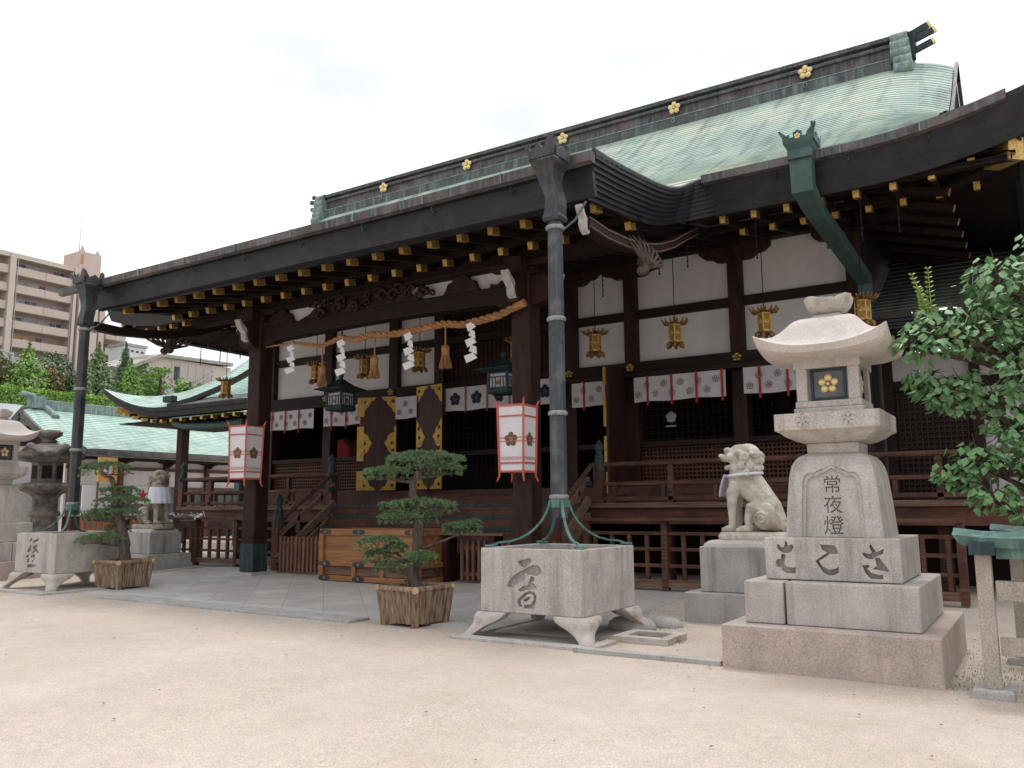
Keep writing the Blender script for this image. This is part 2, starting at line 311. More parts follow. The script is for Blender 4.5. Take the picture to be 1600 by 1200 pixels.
def interp(tab, x):
    if x <= tab[0][0]: return tab[0][1]
    for (a, b), (c, d) in zip(tab, tab[1:]):
        if x <= c: return b + (d - b) * (x - a) / (c - a)
    return tab[-1][1]
def crest(mb, fn, r, d=.012, petal=None, n=14):
    # five-petalled plum crest as low domes; fn(a, b, d) maps the face plane
    petal = petal or r * .40
    for k in range(5):
        t = math.pi / 2 + k * 2 * math.pi / 5; ca, cb = math.cos(t) * (r - petal), math.sin(t) * (r - petal)
        ring = [(ca + petal * math.cos(2 * math.pi * j / n), cb + petal * math.sin(2 * math.pi * j / n)) for j in range(n)]
        vs = [fn(a, b, 0) for a, b in ring] + [fn(ca + (a - ca) * .8, cb + (b - cb) * .8, d) for a, b in ring] + [fn(ca, cb, d * 1.35)]
        mb.add(vs, [(j, (j + 1) % n, n + (j + 1) % n, n + j) for j in range(n)] + [(n + j, n + (j + 1) % n, 2 * n) for j in range(n)], True)
    q = r * .15; ring = [(q * math.cos(2 * math.pi * j / 8), q * math.sin(2 * math.pi * j / 8)) for j in range(8)]
    mb.add([fn(a, b, 0) for a, b in ring] + [fn(a, b, d) for a, b in ring] + [fn(0, 0, d)], [(j, (j + 1) % 8, 8 + (j + 1) % 8, 8 + j) for j in range(8)] + [(8 + j, 8 + (j + 1) % 8, 16) for j in range(8)])
def text_mesh(ch, size, fn, d0, d1):
    # glyph outlines turned into closed prisms; fn(a, b, d) maps the face plane
    c = bpy.data.curves.new('glyph', 'FONT'); c.body = ch; c.size = size; c.align_x = 'CENTER'; c.extrude = .5; c.resolution_u = 3
    o = bpy.data.objects.new('glyph', c); COL.objects.link(o); dg = bpy.context.evaluated_depsgraph_get(); dg.update()
    me = bpy.data.meshes.new_from_object(o.evaluated_get(dg)); b = bmesh.new(); b.from_mesh(me); bmesh.ops.remove_doubles(b, verts=b.verts, dist=1e-5)
    xs = [v.co.x for v in b.verts]; cx = (min(xs) + max(xs)) / 2
    for v in b.verts: v.co = Vector(fn(v.co.x - cx, v.co.y, d0 if v.co.z < 0 else d1))
    vs = [tuple(v.co) for v in b.verts]; b.verts.index_update(); fs = [tuple(v.index for v in f.verts) for f in b.faces]
    b.free(); bpy.data.objects.remove(o); bpy.data.meshes.remove(me); bpy.data.curves.remove(c)
    return vs, fs
def carve(ob, mb):
    # real carving: subtract the cutter, then bake the result and throw the cutter away
    cut = mb.build('cutter', 'granite', None)
    cut.location = org(ob) * -1
    m = ob.modifiers.new('carve', 'BOOLEAN'); m.object = cut; m.operation = 'DIFFERENCE'; m.solver = 'EXACT'; m.use_self = True
    par = ob.parent; ob.parent = None
    bpy.context.view_layer.update()
    dg = bpy.context.evaluated_depsgraph_get(); dg.update()
    me = bpy.data.meshes.new_from_object(ob.evaluated_get(dg)); ob.modifiers.remove(m)
    if len(me.polygons) > 5:
        ob.data = me
    ob.parent = par
    bpy.data.objects.remove(cut)
# ================================================================== GROUND
def ground():
    xs = [-400, -200, -120, -80, -60, -50, -44] + [-40 + i * 1.0 for i in range(43)] + [4, 8, 20, 60, 200]
    ys = [-60, -20, -6, -2, 0, 1, 2, 3, 4, 5, 6] + [6.5 + .5 * i for i in range(20)] + [17, 18, 20, 24, 30, 40, 60, 120, 400]
    rows = []
    for y in ys:
        rows.append([(x, y, gz(x, y) + (.012 * noise.noise(Vector((x * .6, y * .6, 0))) if -30 < x < 4 and y < 12 else 0)) for x in xs])
    structure(MB().grid(rows).build('ground', 'sand'))
    # raised bank on the left with apartment terrace
    prof = [(-47.5, .1), (-48, 3.0), (-50, 4.5), (-56, 7.6), (-59.5, 8.3), (-63, 8.7), (-90, 12), (-118, 16.2), (-200, 17)]
    rows = [[(x, y, z) for x, z in prof] for y in (0, 20, 40, 60, 80, 110, 160, 220)]
    structure(MB().grid(rows).build('hill', 'grass'))
ground()

def flat(name, poly, h, m, th=.10, n=None):
    # stone sheet following the gentle fall of the ground
    vs = []; 
    for x, y in poly: vs.append((x, y, gz(x, y) + h))
    for x, y in poly: vs.append((x, y, gz(x, y) + h - th))
    k = len(poly)
    mb = MB().add(vs, [tuple(range(k)), tuple(range(k, 2 * k))[::-1]] + [(i, (i + 1) % k, k + (i + 1) % k, k + i) for i in range(k)])
    return structure(mb.build(name, m))
def paving():
    # slabs under the porch, laid as a fine grid so that they follow the ground
    xr = [-16.61, -16.6] + [-16.6 + (i + 1) * .585 for i in range(19)] + [-4.9, -4.89]; yr = [8.94, 8.95] + [9.37 + i * .42 for i in range(11)]
    rows = [[(x, y, gz(x, y) + (.016 if 8.945 < y and -16.605 < x < -4.895 else -.06)) for x in xr] for y in yr]
    structure(MB().grid(rows).build('paving', 'paving'))
    rows = [[(x, y, gz(x, y) + .010) for x in [-34 + i * 1.0 for i in range(18)]] for y in [11.2 + i * .6 for i in range(9)]]
    structure(MB().grid(rows).build('side_path', 'paving'))
    # pale granite border slabs
    mb = MB(); x = -13.9
    while x < -8.1:
        w = 1.15; x1 = min(x + w - .012, -8.05)
        vs = [(x, 8.52, 0), (x1, 8.52, 0), (x1, 8.94, 0), (x, 8.94, 0)]
        t = [(a, b, gz(a, b) + .035) for a, b, _ in vs]; u = [(a, b, gz(a, b) - .05) for a, b, _ in vs]
        mb.add(t + u, [(0, 1, 2, 3), (7, 6, 5, 4), (0, 4, 5, 1), (1, 5, 6, 2), (2, 6, 7, 3), (3, 7, 4, 0)]); x += w
    structure(mb.build('paving_border', 'granite_grey', bevel=.006))
    # kerbs beside the basins
    def kerb(x0, x1, y0, y1, nm='kerb', h=.035, m='granite'):
        mb = MB(); z = gz((x0 + x1) / 2, (y0 + y1) / 2); mb.box(x0, x1, y0, y1, z - .1, z + h); return structure(mb.build(nm, m, bevel=.006))
    kerb(-6.15, -4.45, 8.22, 8.40); kerb(-4.44, -2.82, 8.14, 8.26, h=.05, m='granite_grey')
    kerb(-6.15, -5.98, 8.41, 10.3); kerb(-4.42, -4.28, 8.41, 8.9); 
    kerb(-17.3, -15.3, 8.22, 8.40, h=.04); kerb(-15.29, -15.12, 8.22, 10.3, h=.04)
    kerb(-24, -17.4, 8.15, 8.35, h=.03)
    mb = MB().box(-5.9, -4.6, 8.45, 10.3, -.1, .006); structure(mb.build('drain_bed', 'concrete'))
    # small stone drain by the right basin
    t = thing('stone_drain', 'small square stone drain frame set in the sand beside the near basin', 'drain', (-4.05, 9.35, 0))
    mb = MB()
    for a in ((-4.40, -3.72, 9.02, 9.14), (-4.40, -3.72, 9.50, 9.62), (-4.40, -4.28, 9.145, 9.495), (-3.84, -3.72, 9.145, 9.495)): mb.box(a[0], a[1], a[2], a[3], -.02, .065)
    mb.build('frame', 'granite_pale', t, bevel=.005)
    MB().box(-4.28, -3.84, 9.14, 9.50, -.02, .012).build('sump', 'old_stone', t)
    for i, (x, y, s) in enumerate(((-4.62, 10.05, .34), (-4.30, 10.35, .26))):
        mb = MB(); mb.ball((x, y, .02), (s, s * .62, .15 - .03 * i), 12, 8)
        tag(mb.build('garden_stone', 'granite_grey'), ['larger flat boulder behind the right foot of the near basin', 'smaller flat boulder beside the near basin drain'][i], 'stone', 'boulders by the near basin')
paving()
# scattered pebbles and fallen bits on the sand
def pebbles():
    mb = MB(); rnd = random.Random(3)
    for i in range(5200):
        y = 1.6 + 7.5 * rnd.random() ** 1.3; x = -y * 1.6 + rnd.random() * (y * 1.75); s = rnd.uniform(.0015, .0042) * (1 + .5 * rnd.random())
        z = gz(x, y) + .002
        mb.add([(x - s, y, z), (x, y - s * .8, z), (x + s, y, z), (x, y + s * .8, z), (x, y, z + s * .8)], [(0, 1, 4), (1, 2, 4), (2, 3, 4), (3, 0, 4)])
    tag(mb.build('gravel', 'sand', fix=False), 'fine grit scattered over the pale sand of the courtyard', 'gravel', kind='stuff')
pebbles()
def weeds():
    mb = MB(); rnd = random.Random(12)
    spots = [(-.72, 8.5, .14, .3), (-.62, 9.2, .18, .7), (-.45, 8.7, .15, .4), (-4.5, 9.0, .06, .06), (-3.68, 9.3, .05, .1), (-4.25, 10.2, .15, .1), (-3.9, 10.8, .2, .06), (-2.86, 8.6, .03, .3), (-4.9, 10.9, .15, .3)]
    for cx, cy, sx, sy in spots:
        for i in range(int(60 + 300 * sx * sy * 6)):
            x, y = cx + rnd.gauss(0, sx), cy + rnd.gauss(0, sy); z = gz(x, y) + .005; h = rnd.uniform(.008, .03); a = rnd.random() * 6.28; w = .004
            if -2.8 < x < -.87 and 8.1 < y < 10.3: continue
            mb.add([(x - w * math.cos(a), y - w * math.sin(a), z), (x + w * math.cos(a), y + w * math.sin(a), z), (x + h * .6 * math.sin(a), y + h * .6 * math.cos(a), z + h)], [(0, 1, 2)])
    tag(mb.build('weeds', 'moss', fix=False), 'sparse moss and weeds at the foot of the stonework', 'weeds', kind='stuff')
weeds()
def litter():
    mb = MB(); rnd = random.Random(77)
    for i in range(70):
        if rnd.random() < .55: x, y = rnd.uniform(-3.2, .6), rnd.uniform(6.6, 11)
        else: x, y = rnd.uniform(-14, 0), rnd.uniform(3.5, 9)
        if -2.9 < x < -.8 and 8 < y < 10.4: continue
        z = gz(x, y) + .016; a = rnd.random() * 6.28; l = rnd.uniform(.012, .026); c, s = math.cos(a) * l, math.sin(a) * l
        mb.add([(x - c, y - s, z), (x + s * .5, y - c * .5, z + .006), (x + c, y + s, z + .004), (x - s * .5, y + c * .5, z + .008)], [(0, 1, 2, 3)])
    tag(mb.build('fallen_leaves', 'picket', fix=False), 'a few dry fallen leaves and twigs scattered on the sand', 'leaf litter', kind='stuff')
litter()

# ================================================================== HALL
H = thing('shrine_hall', 'long dark timber shrine hall with green copper roof, gold rafter ends and white plaster panels', 'shrine hall', (C0, 17, 0))
YE, ZE, YR, ZR, HW, VW, PW = 13.45, 7.12, 20.0, 11.68, 11.4, 10.05, 6.2
PT = [(9.8, 6.31), (10.75, 6.41), (11.5, 6.50), (12.24, 6.62), (13, 6.84), (13.6, 7.14), (14.3, 7.64)]
def zmain(y):
    t = (y - YE) / (YR - YE); return ZE + (ZR - ZE) * (.74 * t + .26 * t * t)
def rise(q, d): return .059 * max(0, q) ** 2 * max(0, 1 - d / 4.0)
def zroof(u, y):
    u = abs(u)
    z = zmain(y) + rise(u - 8.8, y - YE)
    if u <= PW:
        zp = interp(PT, y); k = smooth01((y - 13.6) / .7); z = zp * (1 - k) + z * k
        # the porch edge lifts into a roll at its sides
    if u > 8.5 and y > 14.6: z -= .42 * ((u - 8.5) / 1.55) ** 2.2 * smooth01((y - 14.6) / 2.2)
    return z
def courses(mb, us, y0, y1, step, zf, lift=.022):
    n = max(1, round((y1 - y0) / step)); rows = []
    for j in range(n + 1):
        y = y0 + (y1 - y0) * j / n
        if j < n or True:
            rows.append([(C0 + u, y, zf(u, y) - (0 if j == 0 else lift)) for u in us])
            if j < n: rows.append([(C0 + u, y - .002, zf(u, y) + lift * .6) for u in us])
    # order: lower edge of the course above sits proud of the course below
    out = []
    for j in range(n):
        ya = y0 + (y1 - y0) * j / n; yb = y0 + (y1 - y0) * (j + 1) / n
        a = [(C0 + u, ya, zf(u, ya) + lift) for u in us]; b = [(C0 + u, yb, zf(u, yb)) for u in us]
        out += [a, b]
    mb.grid(out, smooth=False)
mb = MB()
ue = [-PW + i * (2 * PW) / 40 for i in range(41)]
courses(mb, ue, 9.8, YR - .2, .155, zroof)
for s in (1, -1):
    us = [s * (PW + (VW - PW) * i / 20) for i in range(21)]
    courses(mb, us, YE, YR - .2, .155, zroof)
    # corner wedge of the hipped skirt
    n = 9
    for j in range(n):
        d0, d1 = (HW - VW) * j / n, (HW - VW) * (j + 1) / n
        a = [(C0 + s * (VW + (HW - d0 - VW) * i / 8), YE + d0, zroof(VW + (HW - d0 - VW) * i / 8, YE + d0) + .02) for i in range(9)]
        b = [(C0 + s * (VW + (HW - d1 - VW) * i / 8), YE + d1, zroof(VW + (HW - d1 - VW) * i / 8, YE + d1)) for i in range(9)]
        mb.grid([a, b], smooth=False)
    # side skirt roof
    def zs(d, y): return -.40 * smooth01((d - 1.35) / .4) + ZE + (ZR - ZE) * (.74 * d / 6.55 + .26 * (d / 6.55) ** 2) + rise(2.6 - (y - YE), d) + rise(2.6 - (26.55 - y), d)
    n = 18; D = 2.9
    for j in range(n):
        d0, d1 = D * j / n, D * (j + 1) / n
        rows = []
        for d, lf in ((d0, .02), (d1, 0)):
            ya = YE + d; yb = 26.55 - d
            rows.append([(C0 + s * (HW - d), ya + (yb - ya) * i / 26, zs(d, ya + (yb - ya) * i / 26) + lf) for i in range(27)])
        mb.grid(rows, smooth=False)
roof = mb.build('roof', 'roof', H, fix=False)
mb = MB()
mb.grid([[(C0 + u, y, zroof(u, 40 - y)) for u in [VW * (i - 15) / 15 for i in range(31)]] for y in [20.15 + 6.4 * j / 20 for j in range(21)]]); mb.build('rear_roof', 'roof', H, fix=False)
# gable: barge edge along the verge, gable wall
for s in (1, -1):
    mb = MB(); pts = [(C0 + s * (VW + .02), y, zroof(VW, y) + .02) for y in [14.9 + (19.95 - 14.9) * i / 14 for i in range(15)]]
    for sgn in (1,):
        for k in range(14):
            a, b = Vector(pts[k]), Vector(pts[k + 1]); mb.add([a, b, b - Vector((s * .10, 0, .42)), a - Vector((s * .10, 0, .42)), a + Vector((s * .07, 0, .02)), b + Vector((s * .07, 0, .02)), b + Vector((s * .0, 0, -.42)), a + Vector((s * .0, 0, -.42))],
                [(0, 1, 5, 4), (4, 5, 6, 7), (3, 2, 1, 0), (7, 6, 2, 3)])
    P2 = [(p[0], 40 - p[1], p[2]) for p in pts]
    for k in range(14):
        a, b = Vector(P2[k]), Vector(P2[k + 1]); mb.add([a, b, b - Vector((0, 0, .42)), a - Vector((0, 0, .42)), a + Vector((s * .07, 0, .02)), b + Vector((s * .07, 0, .02)), b + Vector((s * .07, 0, -.42)), a + Vector((s * .07, 0, -.42))], [(0, 1, 5, 4), (4, 5, 6, 7), (3, 2, 1, 0), (7, 6, 2, 3)])
    mb.build('bargeboard', 'copper_brown', H, fix=False)
    mb = MB(); x = C0 + s * 8.7; gp = [(x, 15.2 + .4 * i, zmain(15.2 + .4 * i) - .35) for i in range(13)]; gp += [(x, 40 - p[1], p[2]) for p in gp[::-1]]; mb.add(gp, [tuple(range(len(gp)))]); mb.build('gable_wall', 'wood', H, fix=False)
# ridge
def ridge():
    L0, L1 = C0 - 8.85, C0 + 8.85
    r = MB().box(L0, L1, 19.62, 20.38, 11.0, 11.94).build('ridge', 'copper_brown', H)
    mb = MB(); mb.box(L0, L1, 19.50, 20.50, 11.945, 12.02); mb.box(L0, L1, 19.55, 20.45, 11.80, 11.855); mb.build('ridge_cap', 'copper_brown', r, bevel=.01)
    MB().box(L0, L1, 19.49, 20.51, 12.021, 12.045).build('ridge_crown', 'copper_pale', r); MB().box(L0, L1, 19.545, 19.56, 11.856, 11.868).build('ridge_crown', 'copper_pale', r)
    mb = MB()
    rows = [[(x, y, z) for x in (L0, L1)] for y, z in ((19.60, 11.56), (19.42, 11.47), (19.42, 11.445))]
    mb.grid(rows, smooth=False).build('ridge_skirt', 'copper_pale', r, fix=False)
    MB().box(L0, L1, 19.43, 19.61, 10.9, 11.44).build('ridge_base', 'ridge_side', r)
    for k in (-2, -1, 0, 1, 2):
        x = -10.70 + 3.31 * k; mb = MB(); crest(mb, lambda a, b, d, x=x: (x + a, 19.535 - d, 11.765 + b), .175, .03); mb.build('gold_crest', 'gold_bright', r, fix=False)
        mb = MB(); ring = [(x + .01 + .045 * math.cos(t * math.pi / 6), 19.40, 11.36 + .055 * math.sin(t * math.pi / 6)) for t in range(13)]; mb.tube(ring, .012, 6); mb.build('ring_hook', 'copper_pale', r)
    for s in (1, -1):
        x0 = C0 + s * 8.86; x1 = C0 + s * 9.22
        mb = MB()
        for i, (z0, ry, yy) in enumerate(((11.92, .17, .44), (11.72, .17, .50), (11.50, .16, .56), (11.30, .13, .66), (11.10, .15, .70))):
            for q in (-1, 1):
                y = 20 + q * yy
                mb.tube([(min(x0, x1) + .06 * (i > 2), y, z0), (max(x0, x1) + .02 * i, y, z0)], ry, 16)
        mb.box(min(x0, x1), max(x0, x1), 19.5, 20.5, 11.1, 12.08)
        e = mb.build('ridge_end', 'copper_pale', r)
        m2 = MB()
        for z, l in ((12.02, .42), (11.86, .52), (11.60, .48)):
            m2.bar((C0 + s * 9.15, 19.72, z), (C0 + s * (9.2 + l), 19.72, z + .16), .09, .13); 
        m2.bar((C0 + s * 9.2, 19.75, 11.5), (C0 + s * 9.25, 19.75, 12.1), .25, .25)
        m2.build('ridge_horn', 'teal', r)
        m3 = MB()
        for z, l in ((12.02, .42), (11.86, .52), (11.60, .48)):
            m3.bar((C0 + s * (9.2 + l), 19.72, z + .16), (C0 + s * (9.2 + l + .05), 19.72, z + .18), .10, .14)
        crest(m3, lambda a, b, d, s=s: (C0 + s * (9.24 + d), 19.9 + a, 11.75 + b), .12, .03)
        m3.build('gilt_tip', 'gold_bright', r)
ridge()
# laminated eave edge swept round the eaves
def sweep(path, sec, m, name, close=False):
    # path: (x, y, z) with outward normal to the right of travel; sec: (inset, drop)
    rows = []; k = len(path)
    for i, p in enumerate(path):
        a = Vector(path[max(i - 1, 0)]).xy; b = Vector(path[i]).xy; c = Vector(path[min(i + 1, k - 1)]).xy
        n1 = (b - a); n2 = (c - b)
        n1 = Vector((n1.y, -n1.x)).normalized() if n1.length else None; n2 = Vector((n2.y, -n2.x)).normalized() if n2.length else None
        n = ((n1 or n2) + (n2 or n1)); n.normalize(); f = 1 / max(.5, n.dot(n1 or n2))
        rows.append([(b.x - n.x * q * f, b.y - n.y * q * f, p[2] - d) for q, d in sec])
    return MB().grid(rows, smooth=False).build(name, m, H, fix=False)
sec = [(.35, -.03), (0, 0.0), (0, .05)]
for k in range(8):
    sec += [(.015 + k * .035, .05 + k * .068), (.015 + k * .035, .05 + (k + 1) * .068 - .01), (.045 + k * .035, .05 + (k + 1) * .068 - .01)]
sec += [(.315, .585), (.40, .55), (.40, .40)]
def side_path(s):
    P = [(0, 9.8, 6.30), (3, 9.8, 6.30), (5.0, 9.8, 6.31), (5.9, 9.8, 6.34), (PW, 9.8, 6.36), (PW, 10.2, 6.39), (PW, 10.75, 6.44), (PW, 11.4, 6.52), (PW, 12.0, 6.60), (PW, 12.5, 6.70), (PW, 12.9, 6.82), (PW + .03, 13.15, 6.93), (PW + .13, 13.34, 7.04), (PW + .30, 13.43, 7.10), (PW + .5, YE, 7.125)]
    P += [(u, YE, ZE + rise(u - 8.8, 0)) for u in (7.5, 8.5, 9, 9.4, 9.8, 10.2, 10.6, 11.0, HW)]
    P += [(HW, YE + q, ZE + rise(2.6 - q, 0)) for q in (.4, .8, 1.2, 1.6, 2, 2.6, 5, 9)]
    P = [(C0 + s * a, b, c + .02) for a, b, c in P]
    return P if s > 0 else P[::-1]
sweep(side_path(1), sec, 'fascia', 'eave_edge'); sweep(side_path(-1), sec, 'fascia', 'eave_edge')
MB().add([(C0 - 6.1, 9.90, 6.25), (C0 + 6.1, 9.90, 6.25), (C0 + 6.1, 10.02, 5.80), (C0 - 6.1, 10.02, 5.80), (C0 - 6.1, 9.84, 6.25), (C0 + 6.1, 9.84, 6.25), (C0 + 6.1, 9.93, 5.77), (C0 - 6.1, 9.93, 5.77)],
         [(0, 1, 2, 3), (4, 5, 6, 7), (0, 4, 5, 1), (3, 2, 6, 7), (0, 3, 7, 4), (1, 2, 6, 5)]).build('front_board', 'fascia', H)
# plain boards facing the main eaves
for s in (1, -1):
    pth = [(C0 + s * u, YE, ZE + .02 + rise(u - 8.8, 0)) for u in (PW + .36, 7.5, 8.5, 9, 9.4, 9.8, 10.2, 10.6, 11.0, HW - .02)]
    sweep(pth if s > 0 else pth[::-1], [(.0, .04), (-.02, .05), (-.02, .09), (.235, .615), (.27, .62)], 'fascia', 'front_board')
# verge roll of pale copper on top of the porch side edges
for s in (1, -1):
    mb = MB(); mb.tube([(p[0] - s * .05, p[1] + .03, p[2] + .01) for p in (side_path(s) if s > 0 else side_path(s)[::-1])[4:15]], .045, 8); mb.build('verge_roll', 'copper_brown', H)
# soffits
def sheet(name, pts, m='under'): return MB().add(pts, [tuple(range(len(pts)))]).build(name, m, H, fix=False)
def soffit():
    mb = MB()
    x0, x1 = C0 - PW + .25, C0 + PW - .25
    mb.add([(x0, 10.05, 5.84), (x1, 10.05, 5.84), (x1, 12.0, 6.22), (x0, 12.0, 6.22)], [(0, 1, 2, 3)])
    mb.add([(x0, 11.95, 6.10), (x1, 11.95, 6.10), (x1, 17.1, 7.28), (x0, 17.1, 7.28)], [(0, 1, 2, 3)])
    for s in (1, -1):
        a, b = C0 + s * (PW - .25), C0 + s * (HW - .35)
        mb.add([(a, 13.75, 6.60), (b, 13.75, 6.60), (b, 15.1, 6.86), (a, 15.1, 6.86)], [(0, 1, 2, 3)])
        mb.add([(a, 15.0, 6.80), (b, 15.0, 6.80), (b, 17.1, 7.28), (a, 17.1, 7.28)], [(0, 1, 2, 3)])
        # side eaves
        c = C0 + s * (HW - .35); e = C0 + s * 8.3
        mb.add([(c, 13.7, 6.64), (c, 26, 6.60), (e, 26, 7.2), (e, 13.7, 7.2)], [(0, 1, 2, 3)])
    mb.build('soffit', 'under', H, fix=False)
    # purlins carried on the rafters
    mb = MB(); mb.box(x0, x1, 10.42, 10.56, 5.935, 6.03); mb.box(x0, x1, 11.72, 11.88, 6.02, 6.12)
    mb.box(x0 + .25, x1 - .25, 12.25, 12.55, 5.80, 6.08); mb.box(x0, x1, 16.7, 17.0, 6.95, 7.2)
    for s in (1, -1):
        a, b = sorted((C0 + s * (PW - .25), C0 + s * (HW - .4))); mb.box(a, b, 13.78, 13.92, 6.55, 6.64); mb.box(a, b, 15.0, 15.15, 6.68, 6.78)
        a, b = sorted((C0 + s * 8.2, C0 + s * 8.5)); mb.box(a, b, 17.3, 26, 6.9, 7.15)
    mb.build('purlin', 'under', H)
soffit()
# rafters with gold sleeves
def rafter_proto(l, rs, w=.085, h=.115):
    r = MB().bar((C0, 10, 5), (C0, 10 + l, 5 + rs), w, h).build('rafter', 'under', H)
    g = MB().bar((C0, 9.992, 5 - .0), (C0, 10.0 + .20, 5 + rs * .20 / l), w + .012, h + .012).build('gold_sleeve', 'gold', r)
    return r
def put(proto, u, y, z, first=None):
    r = proto if first else copy_tree(proto)
    if not first: r.parent = H
    r.location = (u, y - 10, z - 5); return r
pr1 = rafter_proto(1.5, .30); pr2 = rafter_proto(5.0, 1.14); pr3 = rafter_proto(1.2, .22); pr4 = rafter_proto(2.0, .46)
for k in range(20): put(pr1, -5.77 + .607 * k, 10.55, 5.86, k == 0)
for k in range(20): put(pr2, -5.77 + .607 * k - .02, 11.8, 5.95, k == 0)
first = True
for s in (1, -1):
    for k in range(9):
        u = s * (6.62 + .55 * k)
        if abs(u) < 11.2: put(pr3, u, 13.85, 6.49 + rise(abs(u) - 8.8, 0) * .9, first)
        if abs(u) < 10.9: put(pr4, u, 15.0, 6.60 + rise(abs(u) - 8.8, 0) * .3, first)
        first = False
# side-eave rafters, pointing out to left and right
for s in (1, -1):
    for k in range(9):
        y = 14.5 + .8 * k
        r = MB().bar((C0 + s * 10.1, y, 6.42 + .2 * rise(2.6 - (y - YE), 0)), (C0 + s * 8.4, y, 6.9), .10, .12).build('side_rafter', 'under', H)
        MB().bar((C0 + s * 10.112, y, 6.417 + .2 * rise(2.6 - (y - YE), 0)), (C0 + s * 9.97, y, 6.457 + .2 * rise(2.6 - (y - YE), 0)), .095, .115).build('gold_sleeve', 'gold', r)
    r = MB().bar((C0 + s * 11.0, 13.9, 6.72), (C0 + s * 8.3, 16.8, 6.95), .24, .32).build('hip_rafter', 'under', H)
    MB().bar((C0 + s * 11.06, 13.84, 6.715), (C0 + s * 10.72, 14.2, 6.75), .26, .34).build('gold_sleeve', 'gold', r)

# gutters
def gutter(path, name='gutter'):
    mb = MB(); rows = []
    sec = [(.02, -.01), (-.12, 0.0), (-.12, .02), (-.11, .135), (-.02, .155), (.03, .12)]
    for p in path: rows.append([(p[0], p[1] + q, p[2] - d) for q, d in sec])
    mb.grid(rows, smooth=False)
    for e in (0, -1): mb.add(rows[e], [tuple(range(6))])
    g = mb.build(name, 'copper_brown', H, fix=False)
    a, b = path[0], path[-1]; n = int(abs(b[0] - a[0]) / 1.45)
    for k in range(1, n + 1):
        t = k / (n + 1); x = a[0] + (b[0] - a[0]) * t; z = np.interp(x, [p[0] for p in path], [p[2] for p in path])
        m2 = MB().box(x - .008, x + .008, p[1] - .139, p[1] - .11, z - .14, z + .005)
        m2.build('gutter_joint', 'copper_pale', g)
        MB().tube([(x + .1, p[1] - .0, z - .14), (x + .1, p[1] - .03, z - .22), (x + .1, p[1] + .03, z - .28), (x + .1, p[1] + .10, z - .20)], .010, 5).build('gutter_hook', 'teal', g)
gutter([(C0 - 6.85, 9.78, 6.31), (C0 - 3, 9.78, 6.30), (C0 + 3, 9.78, 6.30), (C0 + PW - .02, 9.78, 6.33)])
gutter([(C0 + u, YE - .03, ZE + .03 + rise(u - 8.8, 0)) for u in (6.45, 7.5, 8.5, 9, 9.4, 9.8, 10.2, 10.6, 11.0)])
gutter([(C0 - u, YE - .03, ZE + .03 + rise(u - 8.8, 0)) for u in (11.0, 10.6, 10.2, 9.8, 9.4, 9, 8.5, 7.5, 6.45)])

